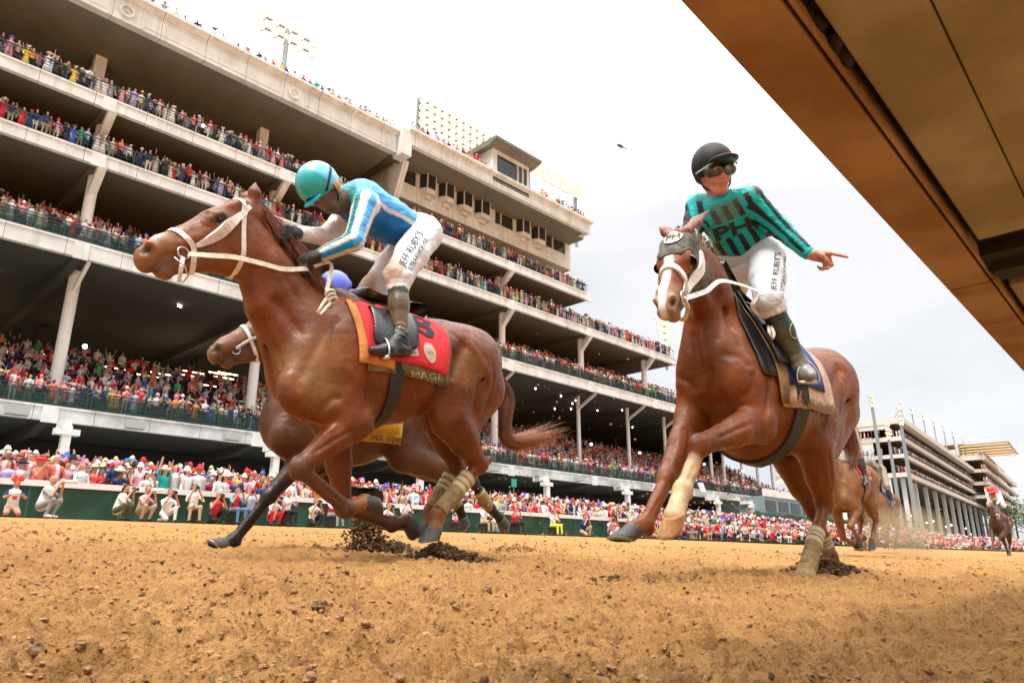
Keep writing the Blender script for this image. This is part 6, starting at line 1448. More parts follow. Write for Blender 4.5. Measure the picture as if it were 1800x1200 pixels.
vdir = -unit(K2['head'] - CAMP); rgt = unit(np.cross(np.array([0, 0, 1.0]), vdir))    # to the viewer and to the viewer's right (subject's left)
f2w = unit(vdir + rgt * .50 + np.array([0, 0, .02])); u2 = unit(np.array([0, 0, 1.0]) - rgt * .22)
hd_dir = hdir
V, Q, c, HH, A = rider_body(j2, K2, f2w, u2, 1.06, (.56, .24, .16), [(K2['wrL'], hd_dir + np.array([0, 0, .01]), np.array([0, .3, -1.0]), [.55, 0.0, .75, .85, .9], 1.15, unit(-rgt * .2 + np.array([-.4, -.4, .3])))], smile=1, h=.0055)
r = V - K2['head']; zf = 1.06; ff = r @ A[0] / zf; ll = r @ A[1] / zf; uu = r @ A[2] / zf
lip = (ff > .07) & (np.abs(ll) < .026) & (np.abs(uu + .061 - 6 * ll * ll) < .010); c[lip] = (.44, .15, .11)
ch = np.exp(-((uu + .02) ** 2 + (np.abs(ll) - .045) ** 2) / .0012) * (ff > 0); c[:] = c * (1 - .3 * ch[:, None]) + np.array((.62, .20, .14)) * .3 * ch[:, None]
body_j2 = mesh_np('body', V, Q, M_SKIN, j2, True, c)
# silks
S = SDF(); K = K2
bl = unit(K['chest'] - K['pel']); bf = unit(vdir - bl * (vdir @ bl)); bs = np.cross(bl, bf)      # body axes: up, front, side
if bs @ rgt < 0: bs = -bs
S.cone(K['chest'], K['mid'], .125, .118, .05, bs, .74); S.cone(K['mid'], K['pel'] + bl * .09, .118, .112, .05, bs, .74)
S.cone(K['neck'] + (K['chest'] - K['neck']) * .30, K['chest'], .058, .10, .05)
for sd_ in 'LR':
    S.cone(K['chest'] + bl * .05, K['sh' + sd_], .085, .072, .06); S.cone(K['sh' + sd_], K['el' + sd_], .073, .058, .03); S.cone(K['el' + sd_], K['el' + sd_] + (K['wr' + sd_] - K['el' + sd_]) * .93, .058, .040, .02)
V, Q = S.build(.0042); NN = vnormals(V, Q); V = V + NN * wrinkle(V, .004, 13, 50)[:, None]
c = np.tile(np.array((.0, .38, .36)), (len(V), 1)); blk = np.array((.010, .012, .013)); lite = np.array((.0, .45, .45))
r = V - K['mid']; xs = r @ bs; zs = r @ bl; fs = r @ bf
torso = (zs < .30); cc_ = (V - CAMP) @ CAMR; uu_ = 900 - F * cc_[:, 0] / cc_[:, 2]; vv_ = 600 + F * cc_[:, 1] / cc_[:, 2]; vt_ = vv_ + .36 * (uu_ - 1284)
st = ((xs / .070 + .25 + .10 * zs / .3) % 1.0 < .50); band = (np.abs(vt_ - 402) < 15) & (uu_ > 1238) & (uu_ < 1334) & (fs > 0); c[torso & st & ~band] = blk
patch = (np.abs(vt_ - 367) < 18) & (np.abs(uu_ - 1274 - .2 * (vv_ - 367)) < 27) & (fs > 0); c[patch] = c[patch] * .45 + np.array((.10, .08, .05)) * .55
for sd_, sg in (('L', 1), ('R', -1)):
    d1, t1 = limb_dist(V, K['sh' + sd_], K['el' + sd_]); d2, t2 = limb_dist(V, K['el' + sd_], K['wr' + sd_])
    arm = ((d1 < .095) & (t1 > .08)) | (d2 < .08)
    ax1 = unit(K['wr' + sd_] - K['sh' + sd_]); q = V - K['sh' + sd_]; q = q - (q @ ax1)[:, None] * ax1
    e1 = unit(bf - ax1 * (bf @ ax1)); e2 = np.cross(ax1, e1); an_ = np.arctan2(q @ e2, q @ e1)
    c[arm] = np.array((.0, .42, .40)); c[arm & ((an_ / 1.45 + .12) % 1.0 < .48) & ~(t2 > .9)] = blk
    if sg < 0: e_ = arm & (np.abs(an_ - 2.2) < .16); c[e_] = (.7, .7, .7)
col_ = (np.linalg.norm(V - K['neck'], axis=1) < .085); c[col_] = np.array((.0, .30, .42))
mud = np.clip(fnoise(V, 18, 21) - .25, 0, 1)[:, None] * .35 * (torso[:, None]); c = c * (1 - mud) + np.array((.12, .10, .06)) * mud
mesh_np('silks', V, Q, M_SILK, j2, True, smooth_col(V, Q, c)); st2 = bvh(V, Q)
V2, Fc = text_mesh('PH', .03); decal('lettering', V2, Fc, ((1252, 403), (1316, 380), (1324, 404), (1260, 424)), st2, j2, M_BLACKC, .005)
# scarf at the neck
S = SDF(); S.cone(K['neck'] + np.array([0, 0, .010]), K['neck'] - bl * .035, .060, .072, .02); V, Q = S.build(.006); NN = vnormals(V, Q); V = V + NN * wrinkle(V, .005, 4, 80)[:, None]
mesh_np('neck_gaiter', V, Q, mat('gaiter_grey', (.10, .12, .12), .85, noise=.5, nscale=30, bump=.4, bscale=70), j2, True)
# breeches
S = SDF(); S.cone(K['pel'] + bl * .10, K['pel'], .112, .125, .04, bs, .72)
for sd_ in 'LR':
    hp, kn, an = K['hp' + sd_], K['kn' + sd_], K['an' + sd_]
    S.cone(K['pel'], hp, .12, .108, .05); S.cone(hp, hp + (kn - hp) * .5, .108, .098, .03); S.cone(hp + (kn - hp) * .5, kn, .096, .080, .03); S.cone(kn, kn + (an - kn) * .12, .078, .068, .03)
V, Q = S.build(.007); NN = vnormals(V, Q); kk = np.minimum(np.linalg.norm(V - K['knL'], axis=1), np.linalg.norm(V - K['knR'], axis=1)); pk = np.linalg.norm(V - K['pel'], axis=1)
V = V + NN * (wrinkle(V, .003, 17, 45) + (np.clip((.16 - kk) / .1, 0, 1) + np.clip((.15 - pk) / .1, 0, 1) * .6) * wrinkle(V, .006, 18, 70))[:, None]
c = np.tile(np.array((.74, .73, .77)), (len(V), 1)); wb = (V - K['pel']) @ bl > .075; c[wb] = (.5, .5, .5)
mesh_np('breeches', V, Q, M_BREECH, j2, True, c); bt_ = bvh(V, Q)
V2, Fc = text_mesh("JEFF RUBY'S"); decal('lettering', V2, Fc, ((1354, 510), (1361, 444), (1376, 444), (1366, 511)), bt_, j2, M_LETTER, .004)
V2, Fc = text_mesh("STEAKHOUSE"); decal('lettering', V2, Fc, ((1370, 511), (1378, 450), (1383, 452), (1377, 512)), bt_, j2, M_LETTER, .004)
for sd_ in 'LR':
    S = SDF(); boot_sdf(S, K['kn' + sd_] + (K['an' + sd_] - K['kn' + sd_]) * .10, K['an' + sd_], K['he' + sd_], K['to' + sd_], LAT); V, Q = S.build(.006)
    NN = vnormals(V, Q); an = K['an' + sd_]; kk = np.linalg.norm(V - an, axis=1); V = V + NN * (np.clip((.1 - kk) / .06, 0, 1) * wrinkle(V, .006, 5, 90))[:, None]
    t = (V - K['kn' + sd_]) @ (an - K['kn' + sd_]) / ((an - K['kn' + sd_]) @ (an - K['kn' + sd_])); c = np.tile(np.array((.012, .018, .016)), (len(V), 1))
    m_ = np.clip((t - .40) / .15, 0, 1) * (.7 + .4 * fnoise(V, 20, 1)); m_ = np.clip(m_, 0, 1)[:, None]; c = c * (1 - m_) + np.array((.13, .11, .06)) * m_; c[t > 1.02] = (.22, .21, .19)
    mesh_np('boot', V, Q, M_BOOT, j2, True, c); btt = bvh(V, Q)
    if sd_ == 'L':
        pts = [hit(btt, 1397 + 9 * math.cos(a), 580 + 15 * math.sin(a), .003) for a in np.linspace(0, 2 * math.pi, 21)]; mb = MB(); mb.tube(pts, .003, 5); mb.obj('boot_emblem', M_GOLD, j2, True)
stirrup(j2, (K['heL'] * .30 + K['toL'] * .70) + np.array([0, 0, -.04]), P(1385, 600, Y2 - .28), unit(np.cross(K['toL'] - K['heL'], (0, 0, 1))))
hel, Hh, Ah = helmet(j2, K['head'] + u2 * .005, f2w, u2, 1.14, mat('helmet_black', (.010, .010, .011), .6, col2=(.035, .030, .028), nscale=9, spec=.25), None, False)
S = SDF(); S.ell(Hh(.106, 0, .052), np.array([unit(f2w - u2 * .10), Ah[1], unit(u2 + f2w * .10)]), (.062, .094, .016), .01); S.ell(Hh(.0, 0, .03), Ah, (.10, .088, .10), .01, op=-1); V, Q = S.build(.004); mesh_np('peak', V, Q, mat('peak_black', (.012, .012, .012), .3), hel, True)
mb = MB(); mb.tube(spline([Hh(.085, .085, .030), Hh(.115, .05, .052), Hh(.128, 0, .062), Hh(.115, -.05, .052), Hh(.085, -.085, .030), Hh(.02, -.112, .005)], 24), .0055, 6); mb.obj('helmet_piping', mat('piping_mint', (.30, .42, .38), .5), hel, True)
S = SDF(); S.cone(Hh(.072, .052, .006), Hh(.072, -.052, .006), .032, .032, .02); S.cone(Hh(.06, .06, .006), Hh(.06, -.06, .006), .030, .030, .02); V, Q = S.build(.0045); gg = mesh_np('goggles', V, Q, mat('goggle_frame', (.03, .035, .03), .3, coat=.5), j2, True)
S = SDF()
for sg in (1, -1): S.ell(Hh(.094, .034 * sg, .008), np.array([unit(f2w + Ah[1] * sg * .35), unit(Ah[1] - f2w * sg * .35), u2]), (.014, .034, .023), .01)
V, Q = S.build(.004); mesh_np('lens', V, Q, mat('goggle_lens', (.20, .25, .22), .08, metal=.85, col2=(.05, .06, .05), nscale=14), gg, True)
mb = MB(); mb.tube(spline([Hh(.0, .090, -.01), Hh(.02, .070, -.07), Hh(.045, .0, -.108), Hh(.02, -.070, -.07), Hh(.0, -.090, -.01)], 16), .0055, 6); mb.obj('chin_strap', M_BLACKC, j2, True)
# whip under the arm
mb = MB(); mb.tube([P(1208, 368, Y2 + .22), P(1206, 400, Y2 + .2), P(1225, 470, Y2 + .1)], .006, 6); mb.obj('whip', mat('whip', (.35, .33, .33), .4), j2, True)
tick('j2')
# ------------------------------------------------------------------ the other runners
def simple_rider(root, K, fw, up, top, helm, sleeve=None, h=.014, legs=True):
    V, Q, c, HH, A = rider_body(root, K, fw, up, 1.0, (.20, .10, .07), h=h); mesh_np('body', V, Q, M_SKIN, root, True, c)
    S = SDF(); S.cone(K['chest'], K['mid'], .135, .122, .05, LAT, .8); S.cone(K['mid'], K['pel'] + (K['mid'] - K['pel']) * .28, .122, .116, .05, LAT, .8)
    for sd_ in 'LR':
        S.cone(K['chest'], K['sh' + sd_], .095, .072, .06); S.cone(K['sh' + sd_], K['el' + sd_], .073, .055, .03); S.cone(K['el' + sd_], K['el' + sd_] + (K['wr' + sd_] - K['el' + sd_]) * .9, .056, .04, .02)
    V, Q = S.build(h); V = V + vnormals(V, Q) * wrinkle(V, .004, 3, 50)[:, None]; c = np.tile(np.array(top), (len(V), 1))
    if sleeve is not None:
        for sd_ in 'LR': d1, t1 = limb_dist(V, K['sh' + sd_], K['el' + sd_]); d2, t2 = limb_dist(V, K['el' + sd_], K['wr' + sd_]); c[((d1 < .09) & (t1 > .1)) | (d2 < .08)] = sleeve
    mesh_np('silks', V, Q, M_SILK, root, True, c)
    S = SDF(); S.cone(K['pel'] + (K['mid'] - K['pel']) * .3, K['pel'], .118, .128, .05, LAT, .82)
    for sd_ in 'LR': hp, kn, an = K['hp' + sd_], K['kn' + sd_], K['an' + sd_]; S.cone(K['pel'], hp, .12, .112, .05); S.cone(hp, kn, .108, .078, .03); S.cone(kn, kn + (an - kn) * .2, .078, .064, .03)
    V, Q = S.build(h); mesh_np('breeches', V, Q, M_BREECH, root, True, np.tile(np.array((.66, .62, .60) if helm[0] > .5 or helm[2] > .5 else (.30, .23, .16)), (len(V), 1)))
    for sd_ in 'LR':
        S = SDF(); boot_sdf(S, K['kn' + sd_] + (K['an' + sd_] - K['kn' + sd_]) * .14, K['an' + sd_], K['he' + sd_], K['to' + sd_], LAT); V, Q = S.build(h); mesh_np('boot', V, Q, M_BOOT, root, True, np.tile(np.array((.03, .025, .02)), (len(V), 1)))
    helmet(root, K['head'], fw, up, 1.14, mat('helmet_' + '%02x%02x%02x' % tuple(int(255 * q) for q in helm), helm, .4, spec=.5), None, True, h=.009)
def tack_simple(root, J, tree, fr, yc, cloth, hem=None, zoff=0.0):
    o, hx, hl, hz, s = fr; H = lambda x, z, y: o + (hx * x + hz * z + hl * y) * s
    sn = lambda p: np.array(tree.find_nearest(Vector([float(q) for q in p]))[0])
    strap_obj('noseband', [sn(H(*p)) for p in ((.38, -.24, 0), (.37, -.10, -.1), (.345, 0, -.03), (.345, 0, .03), (.37, -.10, .1), (.38, -.24, 0.01))], .024, .006, root, M_WHITE, tree)
    strap_obj('cheek_strap', [sn(H(*p)) for p in ((.03, -.03, .09), (.14, -.12, .11), (.37, -.11, .09), (.47, -.12, .08))], .020, .006, root, M_WHITE, tree)
    strap_obj('throat_strap', [sn(H(*p)) for p in ((-.01, -.05, .1), (.03, -.18, .11), (.08, -.30, .07), (.09, -.36, 0))], .018, .005, root, M_WHITE, tree)
    bc = sn(H(.47, -.13, .09)); ring_obj('bit_ring', bc, hl, .03, .005, root, M_METAL)
    zz = J['mid'][2] + .10 + zoff; xa = J['girth'][0] + .04; o1, t1 = cloth_obj(root, tree, xa, xa + .52, lambda t: zz + .03 * t, yc, cloth, 'saddle_cloth', off=.014, zc=J['mid'][2], nx=14, na=24)
    o2, t2 = cloth_obj(root, tree, xa + .01, xa + .55, lambda t: zz - .07 + .03 * t, yc, hem or M_DUSTY, 'hem_band', off=.007, zc=J['mid'][2], nx=14, na=24)
    girth(root, tree, xa + .14, xa + .02, yc, .08, M_GIRTH, J['girth'][2] - .40); return t1, t2
# ---- bay behind the leader
Y3 = 4.65
def A3(u, v): return (124 + .72 * u, 982 + .72 * (v - 982))
T3 = {}
for k_, v_ in T1.items(): a_ = A3(v_[0], v_[1]); T3[k_] = (a_[0], a_[1], v_[2] if len(v_) > 2 else 0)
T3.update(poll=(500, 533, 0), nose=(356, 608, 0), earL=(512, 508, -.05), earR=(518, 516, .06), n1=(508, 592, 0), n2=(522, 640, 0), n3=(535, 680, 0),
    elL=(556, 782, -.17), knL=(472, 872, -.14), feL=(410, 948, -.12), coL=(396, 958, -.12), toL=(377, 970, -.12),
    elR=(552, 785, .17), knR=(586, 856, .15), feR=(640, 868, .14), coR=(655, 864, .14), toR=(672, 866, .14),
    hpL=(700, 730, -.12), sfL=(708, 800, -.15), hkL=(830, 846, -.12), hfL=(862, 893, -.12), hcL=(880, 912, -.12), htL=(897, 924, -.12),
    hpR=(700, 730, .12), sfR=(706, 800, .15), hkR=(788, 846, .12), hfR=(806, 892, .12), hcR=(814, 910, .12), htR=(823, 928, .12))
J3 = JY(T3, Y3); dX3 = J3['withers'] - J1['withers']
for k_ in ('girth', 'mid', 'loin', 'pelvis', 'rump'): J3[k_] = J1[k_] + dX3 + np.array([0, Y3 - Y1 - dX3[1], 0])
h3 = empty('racehorse', (float(J3['mid'][0]), Y3, gz(0, Y3))); tag(h3, 'dark bay racehorse half hidden behind the leader, yellow name strip, black foreleg stretched out', 'horse')
blk3 = (.012, .009, .008)
body3, tree3, fr3 = make_horse(h3, J3, LAT, LAT, (.09, .030, .010), dict(face=(.20, .085, .03), muzzle=(.20, .10, .05), muzzle_k=.6, mouth=(.08, .05, .035),
    legs=[('x', 'elL', 'knL', .35, .9, blk3), ('x', 'knL', 'feL', -.3, .0, blk3), ('x', 'feL', 'coL', -.5, 0, blk3), ('x', 'knR', 'feR', -.4, 0, blk3), ('x', 'hkL', 'hfL', -.3, .1, blk3), ('x', 'hkR', 'hfR', -.3, .1, blk3)]), h=.016)
t3a, t3b = tack_simple(h3, J3, tree3, fr3, Y3, mat('cloth_yellow', (.62, .36, .03), .8), mat('hem_yellow', (.62, .36, .03), .8), P(680, 784, Y3 - .27)[2] - (J3['mid'][2] + .03))
V2, Fc = text_mesh('ANGEL OF EMPIRE'); decal('lettering', V2, Fc, ((652, 762), (712, 771), (711, 781), (651, 773)), t3b, h3, M_BLACKC, .004)
for sd_ in 'LR': wrap(h3, J3['hk' + sd_] + (J3['hf' + sd_] - J3['hk' + sd_]) * .35, J3['hf' + sd_], .044, .042, LAT, bands=(.1,))
j3 = empty('person', tuple(P(600, 660, Y3))); tag(j3, 'jockey with violet blue helmet mostly hidden behind the neck of the leading horse', 'person')
K1 = dict(head=P(566, 334, Y1 - .02), neck=P(598, 345, Y1), chest=P(640, 364, Y1), mid=P(680, 388, Y1), pel=P(731, 412, Y1),
    shL=P(642, 360, Y1 - .16), elL=P(622, 424, Y1 - .21), wrL=P(560, 450, Y1 - .12), shR=P(628, 356, Y1 + .16), elR=P(573, 416, Y1 + .12), wrR=P(545, 452, Y1 + .04),
    hpL=P(745, 412, Y1 - .09), knL=P(699, 486, Y1 - .25), anL=P(703, 588, Y1 - .31), heL=P(714, 616, Y1 - .32), toL=P(655, 616, Y1 - .34),
    hpR=P(725, 425, Y1 + .09), knR=P(654, 508, Y1 + .20), anR=P(672, 600, Y1 + .30), heR=P(690, 620, Y1 + .31), toR=P(640, 620, Y1 + .33))
hp3 = P(594, 514, Y3); d_ = hp3 - K1['head']; K3 = {k: v + d_ for k, v in K1.items()}
simple_rider(j3, K3, h1fw, h1up, (.05, .10, .50), (.12, .15, .62))
# ---- runners behind the right-hand horse
def runner(Jsrc, yc, px, depth, base, label, h=.022, rider=None, cloth=None, opts=None):
    tgt = PX(px[0], px[1], depth); d = tgt - Jsrc['chest']; d[2] = gz(0, tgt[1]) - gz(0, yc) + .0; J = {k: v + d for k, v in Jsrc.items()}
    r = empty('racehorse', (float(J['mid'][0]), float(J['mid'][1]), gz(0, float(J['mid'][1])))); tag(r, label, 'horse')
    b, t, f = make_horse(r, J, LAT, LAT, base, opts or dict(muzzle=(.12, .08, .05)), h=h)
    add_tail(r, [J['rump'] + np.array([.13, 0, .14]), J['rump'] + np.array([.26, 0, .06]), J['rump'] + np.array([.36, 0, -.2]), J['rump'] + np.array([.5, 0, -.35])], [.035, .06, .07, .05], 80, tuple(q * .5 for q in base), wid=.02)
    tack_simple(r, J, t, f, float(J['mid'][1]), cloth or M_RED, M_PALEC)
    if rider:
        fwd_ = {k: v + d for k, v in K1.items()}; j = empty('person', tuple(fwd_['pel'] + np.array([0, 0, -.4]))); tag(j, rider[0], 'person'); simple_rider(j, fwd_, h1fw, h1up, rider[1], rider[2], rider[3], h=.020)
    return r
runner(J1, Y1, (1474, 858), 11.0, (.20, .085, .03), 'light brown racehorse just behind the hindquarters of the blazed horse', rider=('jockey on the light brown horse hidden behind the blazed horse, dark dusty silks', (.05, .045, .035), (.08, .07, .06), None), cloth=M_RED)
runner(J1, Y1, (1538, 900), 17.0, (.16, .065, .028), 'reddish brown racehorse running third from the right, half lost in kicked up dust', rider=('jockey low in dull brown silks on the reddish horse in the dust', (.12, .08, .05), (.12, .1, .08), None), cloth=M_BLUEC)
runner(J2, Y2, (1748, 900), 25.0, (.07, .035, .02), 'dark brown racehorse running alone far back near the right edge', rider=None, cloth=M_RED)
d_ = PX(1748, 900, 25.0) - J2['chest']; d_[2] = gz(0, PX(1748, 900, 25.0)[1]) - gz(0, Y2); K6 = {k: v + (PX(1748, 900, 25.0) - J1['chest']) * np.array([1, 1, 0]) + np.array([0, 0, d_[2] + .05]) for k, v in K1.items()}
j6 = empty('person', tuple(K6['pel'] + np.array([0, 0, -.4]))); tag(j6, 'jockey with bright red cap and red and white silks on the lone horse far right', 'person'); simple_rider(j6, K6, unit(np.array([-.8, -.2, -.4])), unit(np.array([-.45, 0, .85])), (.55, .03, .03), (.72, .02, .02), (.66, .62, .60), h=.02)
tick('others')
# ------------------------------------------------------------------ spectators
M_PEOPLE = mat('clothing', attr=True, rough=.8, spec=.2)
SKIN, HAIR, TOP, BOT, HAT, SHOE, PROP, INNER = range(8)
def person_prims(pose='down', sex='m', hat=None, seed=0, legs='stand'):
    """standing figure facing -Y, feet at 0; returns list of (a, b, ra, rb, k, tag)"""
    r = np.random.RandomState(seed); p = []
    def c(a, b, ra, rb, t, k=.03): p.append((np.array(a, float), np.array(b, float), ra, rb, k, t))
    m_ = 1.0 if sex == 'm' else .92
    hipz = .92 * m_; shz = 1.44 * m_; hz = 1.64 * m_; st = .09 + .03 * r.rand()
    for sg in (-1, 1):
        if legs == 'stand':
            lt = BOT if sex == 'm' else SKIN
            c((sg * .09, 0, hipz), (sg * st, -.01, .50 * m_), .085, .060, lt); c((sg * st, -.01, .50 * m_), (sg * st, .02, .08), .058, .040, lt); c((sg * st, .03, .045), (sg * (st + .02), -.12, .035), .04, .032, SHOE)
    if legs == 'stand':
        if sex == 'f': c((0, 0, hipz + .12), (0, 0, .52), .12, .19 + .04 * r.rand(), TOP if r.rand() < .75 else BOT, .04)
        else: c((-.07, 0, hipz), (.07, 0, hipz), .11, .11, BOT)
    c((0, 0, hipz + .05), (0, 0, hipz + .28), .135 * m_, .125 * m_, TOP, .05); c((0, 0, hipz + .25), (0, -.01, shz - .08), .13 * m_, .155 * m_, TOP, .05)
    c((-.15 * m_, 0, shz - .03), (.15 * m_, 0, shz - .03), .07, .07, TOP, .05); c((0, 0, shz), (0, -.01, hz - .07), .05, .05, SKIN, .02)
    c((0, -.025, hz - .035), (0, -.015, hz + .045), .060, .080, SKIN, .02)
    hr = HAIR; c((0, .030, hz + .01), (0, .004, hz + .072), .084, .084, hr, .01)
    if sex == 'f': c((0, .05, hz), (.02, .06, shz + .02), .075, .06, hr, .02)
    if hat == 'brim': c((0, 0, hz + .11), (0, 0, hz + .16), .095, .08, HAT, .01); p.append(('disc', np.array((0, -.01, hz + .10)), .22 + .07 * r.rand(), HAT))
    if hat == 'fedora': c((0, 0, hz + .10), (0, 0, hz + .17), .092, .082, HAT, .01); p.append(('disc', np.array((0, -.01, hz + .095)), .155, HAT))
    if hat == 'fasc': c((.06, 0, hz + .12), (.10, .0, hz + .22), .07, .04, HAT, .02); c((.02, 0, hz + .12), (-.10, .05, hz + .20), .05, .02, HAT, .02)
    if hat == 'cap': c((0, 0, hz + .07), (0, 0, hz + .09), .092, .085, HAT, .01); c((0, -.06, hz + .075), (0, -.15, hz + .06), .05, .03, HAT, .02)
    arm = {'down': ((.05, .0, -.28), (.03, -.06, -.25)), 'rail': ((.06, -.12, -.25), (-.04, -.27, .0)), 'clap': ((.04, -.14, -.22), (-.12, -.20, .14)), 'phone': ((.06, -.16, -.17), (-.13, -.10, .26)), 'up': ((.08, -.05, .25), (.0, -.05, .27)), 'bino': ((.10, -.15, -.08), (-.15, -.06, .22))}
    for sg in (-1, 1):
        ps = pose
        if pose == 'oneup': ps = 'up' if sg > 0 else 'rail'
        if pose == 'photo': ps = 'phone' if sg > 0 else 'down'
        u, f = arm[ps]; s0 = np.array((sg * .19 * m_, 0, shz - .04)); jt = r.normal(size=3) * .025
        e = s0 + np.array((sg * u[0], u[1], u[2])) * 1.0 + jt; w_ = e + np.array((sg * f[0], f[1], f[2])) + jt
        c(s0, e, .055, .045, TOP); sl = TOP if (sex == 'm' and r.rand() < .7) else SKIN; c(e, w_, .044, .032, sl); c(w_, w_ + unit(w_ - e) * .08, .036, .030, SKIN, .01)
        if ps == 'phone' and sg > 0: c(w_ + np.array((-.02, -.03, .08)), w_ + np.array((-.02, -.03, .16)), .03, .03, PROP, .005)
    return p
def person_mesh(prims, h):
    S = SDF()
    for q in prims:
        if isinstance(q[0], str): S.ell(q[1], np.eye(3), (q[2], q[2] * .92, max(.022, h * .62)), .02)
        else: S.cone(q[0], q[1], max(q[2], h * .6), max(q[3], h * .6), q[4])
    V, Q = S.build(h, pad=2 * h); best = np.full(len(V), 1e9); tg = np.zeros(len(V), int)
    for q in prims:
        if isinstance(q[0], str): d = np.where((np.hypot(V[:, 0] - q[1][0], V[:, 1] - q[1][1]) < q[2] * 1.05) & (np.abs(V[:, 2] - q[1][2]) < .05), -.02, 1.0); t = q[3]
        else:
            dd, tt = limb_dist(V, q[0], q[1] + np.array((0, 0, 1e-5))); d = dd - (q[2] + (q[3] - q[2]) * tt); t = q[5]
        m_ = d < best; best[m_] = d[m_]; tg[m_] = t
    # triangles dropped: keep quads
    return V, Q, tg
CW = [('red', (.62, .02, .03), 9), ('white', (.62, .61, .59), 14), ('pink', (.72, .28, .33), 10), ('navy blue', (.02, .035, .11), 10), ('black', (.02, .02, .022), 11), ('pale blue', (.36, .50, .68), 6), ('coral', (.70, .18, .12), 6), ('green', (.04, .38, .14), 2),
      ('teal', (.02, .34, .32), 2), ('yellow', (.72, .52, .08), 2), ('beige', (.48, .38, .27), 8), ('lilac', (.42, .33, .58), 3), ('cream', (.68, .62, .50), 6), ('grey', (.28, .29, .31), 4), ('orange', (.72, .25, .05), 2), ('maroon', (.22, .02, .05), 2), ('royal blue', (.03, .12, .50), 2)]
CP = np.array([c_[2] for c_ in CW], float); CP /= CP.sum()
SKINS = [(.50, .27, .19), (.55, .30, .22), (.46, .23, .15), (.30, .15, .09), (.58, .34, .26), (.14, .065, .04)]
HAIRS = [('dark', (.03, .018, .012)), ('brown', (.09, .045, .02)), ('blond', (.36, .23, .09)), ('grey', (.35, .33, .31)), ('black', (.012, .010, .010))]
BOTM = [('navy', (.02, .03, .08)), ('white', (.70, .69, .66)), ('khaki', (.42, .33, .20)), ('black', (.018, .018, .02)), ('grey', (.24, .24, .25))]
HATC = [('white', (.78, .77, .73)), ('red', (.65, .03, .04)), ('pink', (.75, .25, .35)), ('straw', (.60, .48, .28)), ('black', (.02, .02, .02)), ('blue', (.05, .14, .5)), ('cream', (.7, .65, .52))]
POSES = ['down', 'rail', 'clap', 'phone', 'oneup', 'bino', 'rail', 'clap', 'photo', 'rail', 'clap', 'down', 'rail', 'phone', 'down', 'up']
PTXT = dict(down='arms at the sides', rail='hands on the rail', clap='clapping', phone='holding both hands to the face', oneup='one arm raised', bino='looking through raised hands', photo='lifting a phone', up='both arms thrown up')
rng_c = np.random.RandomState(77)
VAR = {}
def crouch_prims(kind, seed=0, hat=None, long_=False):
    pr = []; c = lambda a, b, ra, rb, t, k=.03: pr.append((np.array(a, float), np.array(b, float), ra, rb, k, t)); r = np.random.RandomState(seed)
    hip = np.array({'kneel': (0, .10, .26), 'squat': (0, .10, .30), 'stool': (0, .12, .48)}[kind]); ch = hip + np.array((0, -.10, .39)); hd_ = hip + np.array((0, -.17, .66)); c(hip, ch, .14, .15, TOP, .05); c(ch - np.array((.15, 0, 0)), ch + np.array((.15, 0, 0)), .075, .075, TOP, .05)
    c(ch, hd_, .06, .06, SKIN); c(hd_, hd_ + np.array((0, 0, .05)), .082, .086, SKIN, .01); c(hd_ + np.array((0, .03, .02)), hd_ + np.array((0, .005, .075)), .086, .085, HAIR if hat is None else HAT, .01)
    for sg in (-1, 1):
        kn = np.array((sg * .17, -.28, .46 if kind != 'kneel' or sg > 0 else .1)); ft = np.array((sg * .16, -.20, .05)); c(hip + np.array((sg * .09, 0, 0)), kn, .095, .07, BOT); c(kn, ft, .062, .042, BOT); c(ft, ft + np.array((0, -.14, -.015)), .042, .034, SHOE)
        s0 = ch + np.array((sg * .19, 0, 0)); e = s0 + np.array((sg * .07, -.20, -.14)); w_ = hd_ + np.array((sg * .06, -.20, -.03)); c(s0, e, .056, .046, TOP); c(e, w_, .042, .032, SKIN)
    c(hd_ + np.array((0, -.17, 0)), hd_ + np.array((0, -.26, 0)), .055, .05, PROP); return pr
def variant(pose, sex, hat, seed, h):
    k_ = (pose, sex, hat, seed, h)
    if k_ not in VAR: VAR[k_] = person_mesh(crouch_prims(pose, seed, hat) if pose in CR else person_prims(pose, sex, hat, seed), h)
    return VAR[k_]
def outfit(rng, redbias=0):
    sex = 'f' if rng.rand() < .52 else 'm'; hat = rng.choice([None, 'brim', 'fedora', 'fasc', 'cap'], p=[.38, .34, .0, .22, .06] if sex == 'f' else [.50, .0, .40, .0, .10])
    ti = rng.choice(len(CW), p=CP)
    if redbias and rng.rand() < redbias: ti = rng.choice([0, 2, 6, 1])
    return dict(sex=sex, hat=hat, pose=POSES[rng.randint(len(POSES))], top=ti, bot=rng.randint(len(BOTM)), skin=SKINS[rng.choice(6, p=[.3, .22, .2, .08, .13, .07])], hair=rng.randint(5), hatc=rng.randint(len(HATC)), seed=int(rng.randint(3)), s=.93 + .14 * rng.rand(), rz=rng.normal() * .35)
def palette(o_):
    pal = np.zeros((8, 3)); pal[SKIN] = o_['skin']; pal[HAIR] = HAIRS[o_['hair']][1]; pal[TOP] = CW[o_['top']][1]; pal[BOT] = BOTM[o_['bot']][1]; pal[HAT] = HATC[o_['hatc']][1]; pal[SHOE] = (.03, .025, .02); pal[PROP] = (.02, .02, .02); pal[INNER] = (.7, .7, .7); return pal
spec = []      # x, y, z, zone
